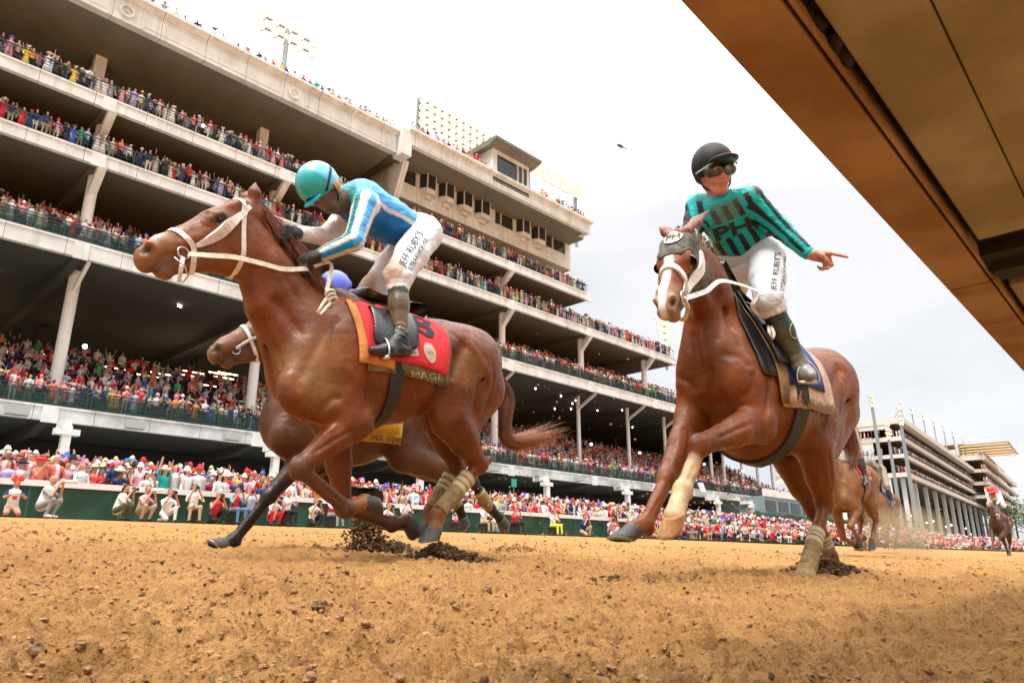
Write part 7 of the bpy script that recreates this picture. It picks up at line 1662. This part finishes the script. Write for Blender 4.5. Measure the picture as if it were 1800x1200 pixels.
def fill(x0, x1, dx, y, z, zone, jit=.12, pr=1.0, red=0):
    x = x0
    while x < x1:
        if rng_c.rand() < pr: spec.append(dict(x=x + rng_c.normal() * jit, y=y + rng_c.normal() * .10, z=z, zone=zone, red=red, **outfit(rng_c, red)))
        if rng_c.rand() < 2 and zone == 'T' and spec: spec[-1]['pose'] = CR[rng_c.randint(3)]; spec[-1]['bot'] = rng_c.randint(len(BOTM)); spec[-1]['s'] *= .98
        x += dx * (.85 + .3 * rng_c.rand())
CR = ['kneel', 'squat', 'stool']
ZN = {'L2': 'at the railing of the lowest balcony', 'L3': 'at the railing of the second balcony', 'L4': 'at the railing of the third balcony', 'L5': 'at the railing of the top balcony', 'R': 'on the roof terrace edge', 'A': 'in the crowd behind the white rail', 'S': 'in the seats behind', 'T': 'standing on the dirt in front of the far rail'}
fill(5, 60, .46, Y0 + .62, 8.60, 'L2'); fill(60, 111, .55, Y0 + .62, 8.60, 'L2'); fill(5, 110, .55, Y0 + 1.35, 8.60, 'S')
for i in range(1, 9): fill(5, 110, .60 + .02 * i, Y0 + 1.6 + i, 8.58 + .56 * i, 'S', red=.25)
fill(4, 111, .44, Y0 + .62, 18.87, 'L3'); fill(4, 111, .55, Y0 + 1.3, 18.87, 'S', red=.3)
for i in range(1, 5): fill(4, 111, .56, Y0 + 1.2 + .95 * i, 18.8 + .60 * i, 'S', red=.35)
fill(3, 78.5, .44, Y0 + .62, 25.07, 'L4'); fill(3, 78.5, .52, Y0 + 1.3, 25.22, 'S', pr=.9); fill(3, 78.5, .6, Y0 + 2.3, 25.75, 'S', pr=.7)
fill(2, 60.7, .44, Y0 + .62, 29.22, 'L5'); fill(2, 60.7, .52, Y0 + 1.3, 29.40, 'S', pr=.9)
fill(8, 33, .62, Y0 + .5, 37.0, 'R', pr=.9); fill(34.8, 44.5, .5, YP + .5, 37.35, 'R', pr=.95); fill(52.5, 60, .6, YP + .5, 37.35, 'R', pr=.9)
for i in range(11):
    fill(3.0, 60, .43 + .012 * i, 24.95 + .72 * i, ZA + .10 * i, 'A' if i < 4 else 'S', red=.42); fill(60, 112, .62 + .02 * i, 24.95 + .72 * i, ZA + .10 * i, 'S', red=.42)
for i in range(7): fill(112, 260, .9, 25 + 1.1 * i, ZA + .12 * i, 'S', red=.4)
for i in range(3): fill(29 if i else 31, 150, (.75, .9, 1.2)[i], 23.9 - .75 * i, BANK * (23.9 - .75 * i) + .02, 'T', red=.4, jit=.3, pr=(.9, .7, .4)[i])
tick('crowd %d' % len(spec))
# choose the ones that show largest as individuals
hd = ('body',)
for s_ in spec:
    u, v, d = proj((s_['x'], s_['y'], s_['z'] + 1.3)); s_['u'], s_['v'], s_['d'] = u, v, d; s_['ok'] = -10 < u < 1810 and -10 < v < 1210 and d > 0
    if s_['ok'] and 'tree1' in globals():
        dr = Vector((s_['x'] - CAMP[0], s_['y'] - CAMP[1], s_['z'] + 1.4 - CAMP[2])).normalized(); o_ = Vector(CAMP.tolist())
        if tree1.ray_cast(o_, dr)[0] is not None or tree2.ray_cast(o_, dr)[0] is not None: s_['ok'] = False
front = [s_ for s_ in spec if s_['ok'] and s_['zone'] != 'S']
front.sort(key=lambda s_: s_['d']); NIND = 262
ind = front[:NIND]; indset = set(id(s_) for s_ in ind)
# spectators: individuals
bays_ = [10.9, 23.5, 36.1, 48.7, 61.3]
ORD = ['first', 'second', 'third', 'fourth', 'fifth', 'sixth', 'seventh', 'eighth', 'ninth', 'tenth']
count_lab = {}
ZS = dict(L2='lowest balcony', L3='second balcony', L4='third balcony', L5='top balcony', R='roof edge', A='behind the white rail', T='crouching before the rail')
PS = dict(down='', rail='', clap='clapping', phone='hands at face', oneup='arm raised', bino='hands at eyes', photo='holding phone', up='both arms raised')
for s_ in sorted(ind, key=lambda q: (q['zone'], q['x'])):
    bay = sum(s_['x'] > b for b in bays_); sx = 'woman' if s_['sex'] == 'f' else 'man'
    ht = (HATC[s_['hatc']][0] + {'brim': ' wide hat', 'fedora': ' fedora', 'fasc': ' fascinator', 'cap': ' cap'}[s_['hat']]) if s_['hat'] else HAIRS[s_['hair']][0] + ' hair'
    wh = (' left end', ' left part', ' middle', ' right of middle', ' right part', ' right end')[bay] if s_['zone'] != 'A' else ''
    b_ = '%s in %s, %s, %s%s' % (sx, CW[s_['top']][0], ht, ZS[s_['zone']], wh)
    count_lab.setdefault(b_, []).append(s_)
for b_, ls in count_lab.items():
    for i, s_ in enumerate(ls):
        s_['lab'] = b_ if len(ls) == 1 else '%s from left, %s' % (ORD[min(i, 9)], b_)
        pt = PS.get(s_['pose'], '')
        if pt and s_['zone'] != 'T' and len((s_['lab'] + ' ' + pt).replace(',', ' ').split()) <= 15: s_['lab'] += ', ' + pt
for s_ in ind:
    V, Q, tg = variant(s_['pose'], s_['sex'], s_['hat'], s_['seed'], .032); pal = palette(s_); c = pal[tg]
    if s_['sex'] == 'm' and s_['pose'] not in CR:      # open jacket with a pale shirt front
        fr_ = (tg == TOP) & (V[:, 1] < -.08) & (np.abs(V[:, 0]) < .045) & (V[:, 2] > 1.02); c[fr_] = (.7, .7, .7)
    a = s_['rz']; ca, sa = math.cos(a), math.sin(a); W = V * s_['s']; W = np.stack([W[:, 0] * ca - W[:, 1] * sa, W[:, 0] * sa + W[:, 1] * ca, W[:, 2]], 1)
    o = mesh_np('person', W, Q, M_PEOPLE, None, True, c); o.location = (s_['x'], s_['y'], s_['z']); tag(o, s_['lab'], 'person', 'spectators along the rails')
# everyone else
def merge(sel, h, name, kind='stuff', cut=None):
    Vs = []; Qs = []; Cs = []; n0 = 0
    for s_ in sel:
        V, Q, tg = variant(s_['pose'], s_['sex'], s_['hat'], 0, h); 
        c = palette(s_)[tg]; a = s_['rz']; ca, sa = math.cos(a), math.sin(a); W = V * s_['s']; W = np.stack([W[:, 0] * ca - W[:, 1] * sa + s_['x'], W[:, 0] * sa + W[:, 1] * ca + s_['y'], W[:, 2] + s_['z']], 1)
        if cut is not None: kq = (V[Q][:, :, 2] > cut).all(1); Q = Q[kq]
        Vs.append(W); Qs.append(Q + n0); Cs.append(c); n0 += len(W)
    V = np.vstack(Vs).astype(np.float32); Q = np.vstack(Qs); c = np.vstack(Cs)
    us = np.unique(Q); mp2 = np.full(len(V), -1, np.int64); mp2[us] = np.arange(len(us))
    o = mesh_np(name, V[us], mp2[Q], M_PEOPLE, None, True, c[us]); tag(o, None, None, None, kind); return o
rest = [s_ for s_ in spec if id(s_) not in indset and s_['u'] > -60 and s_['u'] < 1860]
near_ = [s_ for s_ in rest if s_['d'] < 42]; mid_ = [s_ for s_ in rest if 42 <= s_['d'] < 75]; far_ = [s_ for s_ in rest if s_['d'] >= 75]
def seat_cut(ls): return [s_ for s_ in ls if s_['zone'] == 'S'], [s_ for s_ in ls if s_['zone'] != 'S']
a_, b_ = seat_cut(near_); 
if a_: merge(a_, .055, 'crowd', cut=.75)
if b_: merge(b_, .055, 'crowd')
a_, b_ = seat_cut(mid_); merge(a_, .085, 'crowd', cut=.8); merge(b_, .075, 'crowd')
merge(far_, .11, 'crowd')
# far stand crowd: small upright figures
def tiny(ptsl, name):
    V = []; Q = []; C = []; n0 = 0; tmpl = np.array([(-.2, -.1, 0), (.2, -.1, 0), (.2, .1, 0), (-.2, .1, 0), (-.24, -.12, 1.4), (.24, -.12, 1.4), (.24, .12, 1.4), (-.24, .12, 1.4), (-.1, -.1, 1.42), (.1, -.1, 1.42), (.1, .1, 1.42), (-.1, .1, 1.42), (-.1, -.1, 1.72), (.1, -.1, 1.72), (.1, .1, 1.72), (-.1, .1, 1.72)])
    q8 = [(0, 1, 5, 4), (1, 2, 6, 5), (2, 3, 7, 6), (3, 0, 4, 7), (4, 5, 6, 7)]; tq_ = np.array(q8 + [tuple(i + 8 for i in q) for q in q8])
    for p in ptsl:
        a = rng_c.rand() * .6; W = tmpl * (.9 + .2 * rng_c.rand()) + p; V.append(W); Q.append(tq_ + n0); n0 += 16
        c = np.tile(np.array(CW[rng_c.choice(len(CW), p=CP)][1]) * .8, (16, 1)); c[8:] = SKINS[rng_c.randint(6)] if rng_c.rand() < .6 else HATC[rng_c.randint(len(HATC))][1]; C.append(c)
    tag(mesh_np(name, np.vstack(V), np.vstack(Q), M_PEOPLE, None, False, np.vstack(C)), None, None, None, 'stuff')
pl = []
for k_, (a, b) in enumerate(zr):
    if k_ == 0: rows = [(b, .8, 1.6)]
    else: rows = [(b, .1, .75), (b, .9, .8), (b + .4, 1.9, .85), (b + .8, 2.9, .9)]
    for z, dy, dx in rows:
        x = 0
        while x < LE: q = C1[:2] + fdir * (x + rng_c.rand() * .3) + gdir * (dy + rng_c.rand() * .2); pl.append((q[0], q[1], z)); x += dx
    for z, dy in (((zr[1][1], 0), (zr[2][1], 0), (zr[3][1] + .6, 0)) if k_ == 0 else ()):
        for i in range(26): q = C1[:2] + fdir * (-.9 if z else 0) + gdir * (5 + i * .9); pl.append((q[0], q[1], z))
for a, b in z3:
    for dy in (0.1, 1.0):
        x = -4
        while x < 90: q = C3[:2] + fdir * (x + rng_c.rand() * .3) + gdir * dy; pl.append((q[0], q[1], b)); x += .9
z_ = ZA + 5
for i in range(6):
    x = -3
    while x < LE: q = C1[:2] + fdir * (x + rng_c.rand() * .4) + gdir * (-3 + i * 1.4); pl.append((q[0], q[1], ZA + 3.2 + .5 * i)); x += .8
for i in range(16):
    x = -60
    while x < LE + 60: q = C1[:2] + fdir * (x + rng_c.rand() * .6) + gdir * (-34 + i * 1.9); pl.append((q[0], q[1], ZA + .12 * i)); x += 1.0
tiny(pl, 'crowd')
tick('crowd built')
# ------------------------------------------------------------------ photographers crouching in front of the wall
M_PH = M_PEOPLE
def crouch(kind, face, pal, label, u, v, y=23.6, hair_long=False, hat=None, vest=None, lens='black', cam_=True, h=.024, seed=0, s=.95, sit=None):
    """kind: 'kneel','squat','stool'. face: yaw (0 = towards the camera side, -Y)."""
    r = np.random.RandomState(seed); pr = []; g = P(u, v, y); g[2] = BANK * y + .02
    def c(a, b, ra, rb, t, k=.03): pr.append((np.array(a, float), np.array(b, float), ra, rb, k, t))
    hip = {'kneel': (0, .10, .26), 'squat': (0, .10, .30), 'stool': (0, .12, .48)}[kind]; hip = np.array(hip); lean = np.array((0, -.14 if kind != 'stool' else -.04, .46)); ch = hip + lean * .85; nk = hip + lean * 1.08; hd_ = nk + np.array((0, -.05, .16))
    c(hip, ch, .14, .15, TOP, .05); c(ch - np.array((.15, 0, 0)), ch + np.array((.15, 0, 0)), .075, .075, TOP, .05); c(nk, hd_, .05, .06, SKIN); c(hd_, hd_ + np.array((0, 0, .05)), .082, .086, SKIN, .01); c(hd_ + np.array((0, .03, .04)), hd_ + np.array((0, .015, .065)), .086, .088, HAIR if not (hat == 'bald') else SKIN, .01)
    if hair_long: c(hd_ + np.array((0, .07, .0)), nk + np.array((0, .09, -.06)), .07, .055, HAIR)
    if hat == 'brim': pr.append(('disc', hd_ + np.array((0, 0, .10)), .2, HAT)); c(hd_ + np.array((0, 0, .11)), hd_ + np.array((0, 0, .17)), .09, .075, HAT)
    if hat == 'flower': 
        for i in range(6): c(hd_ + np.array((.11 * math.cos(i), -.03, .13 + .05 * math.sin(i * 2))), hd_ + np.array((.11 * math.cos(i), -.02, .15 + .05 * math.sin(i * 2))), .055, .055, HAT, .01)
    for sg in (-1, 1):
        if kind == 'kneel': kn = np.array((sg * .14, -.30, .09 if (sg < 0 or sit == 'both') else .44)); ft = np.array((sg * .12, .22, .06)) if kn[2] < .2 else np.array((sg * .15, -.30, .04))
        elif kind == 'squat': kn = np.array((sg * .20, -.26, .46)); ft = np.array((sg * .16, -.12, .05))
        else: kn = np.array((sg * .15, -.34, .50)); ft = np.array((sg * .16, -.36, .05))
        c(hip + np.array((sg * .09, 0, 0)), kn, .095, .070, BOT); c(kn, ft, .062, .042, BOT if sit != 'bare' else SKIN); c(ft, ft + np.array((0, -.14, -.015)), .042, .034, SHOE)
        s0 = ch + np.array((sg * .19, 0, 0)); e = s0 + np.array((sg * .07, -.20, -.14)); w_ = hd_ + np.array((sg * .06, -.22, -.03)) if cam_ else e + np.array((-sg * .1, -.22, .05))
        c(s0, e, .056, .046, TOP if vest is None else INNER); c(e, w_, .042, .032, SKIN); c(w_, w_ + np.array((-sg * .02, -.05, .03)), .036, .03, SKIN)
    V, Q, tg = person_mesh(pr, h); c_ = pal_ = np.zeros((8, 3)); pal_[SKIN] = (.50, .27, .19); pal_[HAIR] = (.03, .018, .012); pal_[SHOE] = (.04, .04, .04); pal_[PROP] = (.02, .02, .02); pal_[INNER] = (.4, .4, .4)
    for k_, v_ in pal.items(): pal_[k_] = v_
    c_ = pal_[tg]
    if vest is not None:
        m_ = (tg == TOP) & (np.abs(V[:, 0]) < .15); c_[m_] = vest
        mk_ = m_ & (V[:, 1] < 0) & (np.abs(V[:, 0]) < .06) & (np.abs(V[:, 2] - .52) < .05); c_[mk_] = (.6, .1, .1)
    ca, sa = math.cos(face), math.sin(face); rot = lambda W: np.stack([W[:, 0] * ca - W[:, 1] * sa, W[:, 0] * sa + W[:, 1] * ca, W[:, 2]], 1)
    o = mesh_np('person', rot(V * s), Q, M_PH, None, True, c_); o.location = g; tag(o, label, 'person')
    if cam_:
        b = hd_ + np.array((0, -.24, .0)); mb = MB(); mb.box(b[0] - .07, b[0] + .07, b[1] - .03, b[1] + .05, b[2] - .045, b[2] + .05); mb.box(b[0] - .03, b[0] + .03, b[1] - .02, b[1] + .04, b[2] + .05, b[2] + .075)
        L_ = .10 if lens == 'black' else .34; mb.tube([b + np.array((0, -.03, 0)), b + np.array((0, -.03 - L_ * .5, 0)), b + np.array((0, -.03 - L_, 0))], [.042, .045, .055], 12)
        mb.v = [tuple(q + g) for q in rot(np.array(mb.v) * s)]
        co_ = mb.obj('camera', mat('camera_black', (.015, .015, .016), .4) if lens == 'black' else mat('lens_white', (.70, .69, .66), .5)); tag(co_, ' '.join((('black camera held up by the ' if lens == 'black' else 'long pale camera of the ') + label.split(',')[0]).split()[:16]), 'camera')
    if kind == 'stool':
        mb = MB(); mb.box(-.17, .17, -.06, .26, .02, .34); mb.box(-.19, .19, -.08, .28, .34, .37); mb.v = [tuple(q + g) for q in rot(np.array(mb.v))]; so_ = mb.obj('stool', mat('case_black', (.02, .025, .025), .5)); tag(so_, ' '.join(('dark box seat under the ' + label.split(',')[0]).split()[:16]), 'stool')
R_ = (.62, .03, .04); W_ = (.75, .74, .74); BK = (.02, .02, .022); NV = (.02, .03, .10); GY = (.28, .30, .31); KH = (.45, .34, .22); OL = (.09, .10, .06); JN = (.12, .20, .30)
crouch('kneel', -.1, {TOP: NV, BOT: (.50, .27, .19), HAT: (.75, .06, .04), INNER: NV, HAIR: (.2, .1, .05)}, 'kneeling woman with big red flower headpiece, phone at her face, far left', 17, 912, hair_long=True, hat='flower', vest=W_, sit='both', cam_=False, seed=1)
crouch('squat', .9, {TOP: GY, BOT: GY, INNER: GY, SHOE: W_}, 'balding man in grey sitting low with white shoes, photographing sideways', 75, 913, hat='bald', vest=W_, lens='white', seed=2, s=1.05)
crouch('squat', .8, {TOP: W_, BOT: OL, INNER: W_}, 'dark haired woman squatting sideways in white bib and olive trousers', 208, 917, hair_long=True, vest=W_, seed=3)
crouch('squat', .5, {TOP: (.62, .36, .38), BOT: KH, INNER: (.62, .36, .38), HAIR: (.2, .12, .07)}, 'crouching man in pink shirt and khaki shorts, long pale lens', 248, 918, lens='white', seed=4)
crouch('kneel', .1, {TOP: W_, BOT: W_, INNER: W_, HAT: (.1, .1, .1)}, 'kneeling woman in white dress with dark cap', 290, 921, hair_long=True, seed=5)
crouch('stool', -.2, {TOP: W_, BOT: KH, INNER: W_}, 'long haired woman in white top and khaki trousers perched on a box', 336, 924, hair_long=True, vest=W_, seed=6)
crouch('kneel', .0, {TOP: R_, BOT: BK, INNER: (.5, .27, .19), HAIR: (.25, .14, .06), HAT: (.4, .3, .2)}, 'photographer in red vest and black trousers, blue cloth at the knee', 376, 926, vest=R_, seed=7)
crouch('stool', .2, {TOP: (.05, .35, .38), BOT: JN, INNER: (.05, .35, .38)}, 'photographer in teal sleeves and red vest with pale jeans', 411, 927, vest=R_, seed=8)
crouch('stool', -.4, {TOP: (.42, .50, .60), BOT: JN, INNER: (.42, .50, .60)}, 'photographer in pale blue shirt leaning left beside the outstretched black foreleg', 437, 928, seed=9)
crouch('squat', .1, {TOP: W_, BOT: R_, INNER: W_, HAT: W_}, 'squatting photographer in bright red trousers and white shirt', 478, 931, hat='brim', seed=10)
crouch('stool', .0, {TOP: (.30, .14, .48), BOT: BK, INNER: (.30, .14, .48), HAIR: (.25, .08, .03)}, 'auburn haired woman in purple top and white bib sitting on a box', 503, 932, vest=W_, cam_=False, seed=11)
crouch('kneel', .0, {TOP: W_, BOT: BK, INNER: (.5, .27, .19)}, 'kneeling photographer in white vest and black trousers, camera raised', 549, 933, vest=W_, seed=12)
crouch('stool', .3, {TOP: W_, BOT: GY, INNER: W_}, 'photographer in red vest sitting behind the tucked foreleg of the leading horse', 584, 935, vest=R_, seed=13)
crouch('kneel', .0, {TOP: W_, BOT: BK, INNER: W_}, 'photographer in dark trousers kneeling between the two bent forelegs', 678, 936, seed=14)
crouch('stool', -.2, {TOP: W_, BOT: BK, INNER: W_}, 'white shirted photographer seated just left of the bandaged hind legs', 712, 938, vest=W_, seed=15)
crouch('stool', .1, {TOP: NV, BOT: (.75, .10, .25), INNER: NV}, 'woman in hot pink skirt seated right of the bandaged hind legs', 803, 939, hair_long=True, vest=W_, seed=16)
crouch('stool', .1, {TOP: W_, BOT: KH, INNER: W_}, 'photographer in khaki trousers behind the dark trailing hind leg', 853, 940, vest=W_, seed=17)
crouch('kneel', -.1, {TOP: W_, BOT: JN, INNER: W_}, 'kneeling photographer in jeans right of the dark trailing hoof', 873, 941, seed=18)
crouch('stool', .0, {TOP: R_, BOT: BK, INNER: R_}, 'photographer in red shirt and black trousers in front of the green sign post', 907, 941, seed=19)
crouch('stool', .0, {TOP: W_, BOT: (.70, .75, .05), INNER: W_}, 'photographer in bright yellow trousers seated before the rail', 975, 943, vest=W_, seed=20)
tick('photographers')
# ------------------------------------------------------------------ loose clods and kicked-up dirt
M_CLOD = mat('clod', (.36, .19, .075), .95, noise=.45, nscale=30, bump=.8, bscale=80)
M_CLODD = mat('clod_dark', (.17, .09, .038), .95, noise=.5, nscale=30, bump=.8, bscale=80)
def lumps(C, R, seed=0, nu=7, nv=5, flat=.8):
    rs = np.random.RandomState(seed); n = len(C); th = np.arange(nu) * 2 * np.pi / nu; T = []
    for j in range(1, nv):
        ph = np.pi * j / nv
        for t in th: T.append((np.sin(ph) * np.cos(t), np.sin(ph) * np.sin(t), np.cos(ph)))
    T = np.array([(0, 0, 1.)] + T + [(0, 0, -1.)]); m_ = len(T); V = T[None] * (1 + .16 * rs.normal(size=(n, m_, 1))) * R[:, None, None] * np.array([1, 1, flat]) * (1 + .25 * rs.normal(size=(n, 1, 3)))
    a = rs.rand(n) * 6.28; ca, sa = np.cos(a)[:, None], np.sin(a)[:, None]; X = V[:, :, 0] * ca - V[:, :, 1] * sa; Y = V[:, :, 0] * sa + V[:, :, 1] * ca
    V = np.stack([X, Y, V[:, :, 2]], -1) + C[:, None, :]; Fq = []
    for j in range(nv - 2):
        for i in range(nu): a_ = 1 + j * nu + i; b_ = 1 + j * nu + (i + 1) % nu; Fq.append((a_, a_ + nu, b_ + nu, b_))
    for i in range(nu): b_ = 1 + (i + 1) % nu; Fq.append((0, 1 + i, b_, b_)); e = 1 + (nv - 2) * nu; Fq.append((m_ - 1, e + (i + 1) % nu, e + i, e + i))
    Fq = np.array(Fq); body_ = Fq[:(nv - 2) * nu]; caps = Fq[(nv - 2) * nu:, :3]
    b0 = (np.arange(n) * m_)[:, None, None]; Qf = [tuple(q) for q in (body_[None] + b0).reshape(-1, 4).tolist()] + [tuple(q) for q in (caps[None] + b0).reshape(-1, 3).tolist()]
    return V.reshape(-1, 3), Qf
def clods(name, C, R, m_, seed=0, **k):
    V, Fq = lumps(np.array(C, float), np.array(R, float), seed, **k); me = bpy.data.meshes.new(name); me.from_pydata(V.tolist(), [], Fq); me.materials.append(m_); o = bpy.data.objects.new(name, me); COL.objects.link(o); tag(o, None, None, None, 'stuff'); return o
rs = np.random.RandomState(12); n = 32000
r_ = .8 + 15 * rs.rand(n) ** 1.7; a_ = np.radians(rs.uniform(-8, 96, n)); x = r_ * np.cos(a_); y = r_ * np.sin(a_); patch = vnoise(x * 1.1 + 50, y * 1.1 + 50, 9)
kp = rs.rand(n) < np.clip((patch - .25) * 1.6, .12, 1); x, y = x[kp], y[kp]; R = .0025 + .008 * rs.rand(len(x)) ** 6 + .0035 * rs.rand(len(x)); R *= np.clip(.6 + np.hypot(x, y) * .10, .7, 1.8)
z = BANK * y + track_height(x, y) + R * .25
dk = rs.rand(len(x)) < .15
clods('dirt_clods', np.stack([x, y, z], 1)[~dk], R[~dk], M_CLOD, 1); clods('dirt_clods', np.stack([x, y, z], 1)[dk], R[dk], M_CLODD, 2)
def plume(u, v, y, wx, hz, n, seed, dr=(1, .2), m_=None, rmax=.016, lean=.0, name='kicked_dirt', sh=1.0):
    rs = np.random.RandomState(seed); m_ = m_ or M_KICK; g = P(u, v, y); g[2] = BANK * y; t = rs.rand(n) ** sh; ph = rs.rand(n) * 6.28; q = rs.rand(n) ** .6 * np.where(rs.rand(n) < .2, 1.7, 1.0)
    C = np.stack([g[0] + lean * t + wx * (q * np.cos(ph)) * (1 - .45 * t), y + .14 * q * np.sin(ph) * (1 - .3 * t), g[2] + hz * t * (1 - .35 * q) + .005], 1)
    R = .0028 + rmax * .75 * rs.rand(n) ** 2.4; return clods(name, C, R, m_, seed)
M_KICK = mat('kicked_soil', (.15, .082, .036), .95, noise=.5, nscale=40, bump=.8, bscale=90)
plume(648, 968, 4.3, .15, .34, 1500, 3, lean=-.05); plume(690, 972, 4.3, .2, .10, 500, 13)
plume(772, 996, 3.3, .18, .12, 1500, 4, sh=1.4); plume(815, 998, 3.3, .2, .06, 400, 14)
plume(905, 970, 4.4, .28, .09, 260, 5, sh=1.2, m_=M_CLOD, rmax=.014)
plume(1440, 1004, 1.86, .17, .13, 1500, 6, sh=1.3, rmax=.018); plume(1475, 1004, 1.9, .2, .07, 500, 16, rmax=.018)
plume(1515, 962, 7.6, .55, .16, 420, 7, rmax=.03); plume(1750, 958, 17.5, .9, .25, 300, 8, rmax=.05)
plume(1080, 985, 1.9, .10, .03, 60, 9, rmax=.012)
# specks in the air behind the hooves
rs = np.random.RandomState(31); C = []; R = []
for (u0, v0, su, sv, dd, n) in ((900, 800, 60, 60, 5.5, 90), (1215, 870, 55, 30, 7, 160), (1320, 885, 60, 20, 8, 100), (1010, 960, 90, 18, 4.6, 70), (860, 940, 60, 25, 4.5, 60), (1560, 930, 50, 30, 12, 220), (1040, 690, 90, 80, 8, 60)):
    for i in range(n): C.append(PX(u0 + rs.normal() * su, v0 + rs.normal() * sv, dd + rs.normal() * .4)); R.append(.0035 + .007 * rs.rand() ** 2 * dd / 6)
C = np.array(C); kp = C[:, 2] > BANK * C[:, 1] + .01; clods('flying_dirt', C[kp], np.array(R)[kp], M_CLOD, 5)
# one bigger turned clod in the foreground and a few heavy lumps
C = [PG(560, 1075), PG(60, 1165), PG(110, 1180), PG(310, 1120), PG(690, 1010), PG(1040, 1035), PG(1110, 975)]; C = [c + np.array([0, 0, .012]) for c in C]
clods('dirt_clods', C, [.016, .013, .014, .010, .012, .012, .020], M_CLODD, 9, nu=11, nv=8)
# drifting dust behind the far hooves
def dust(u, v, d, s, dens, seed):
    c = PX(u, v, d); mb = MB(); mb.ball(tuple(c), 1.0, 16, 10, (s[0], s[1], s[2])); m_ = bpy.data.materials.new('dust'); m_.use_nodes = True; t = m_.node_tree; t.nodes.clear()
    o_ = t.nodes.new('ShaderNodeOutputMaterial'); vv = t.nodes.new('ShaderNodeVolumePrincipled'); vv.inputs['Color'].default_value = (.80, .58, .34, 1); vv.inputs['Anisotropy'].default_value = .2
    tc = t.nodes.new('ShaderNodeTexCoord'); ln = t.nodes.new('ShaderNodeVectorMath'); ln.operation = 'LENGTH'; mp_ = t.nodes.new('ShaderNodeMapping'); mp_.inputs['Location'].default_value = (0, 0, -1.0); mp_.inputs['Scale'].default_value = (1 / s[0], 1 / s[1], 1 / s[2]); t.links.new(tc.outputs['Object'], mp_.inputs[0]); t.links.new(mp_.outputs[0], ln.inputs[0])
    r1 = t.nodes.new('ShaderNodeMapRange'); r1.inputs['From Min'].default_value = 1; r1.inputs['From Max'].default_value = .2; r1.inputs['To Max'].default_value = dens; t.links.new(ln.outputs['Value'], r1.inputs['Value']); t.links.new(r1.outputs[0], vv.inputs['Density']); t.links.new(vv.outputs[0], o_.inputs['Volume'])
    o = mb.obj('dust_cloud', m_, None, True); tag(o, None, None, None, 'stuff'); return o
dust(1590, 935, 13.0, (1.3, .9, .55), .9, 1)
tick('dirt')
tick('done')
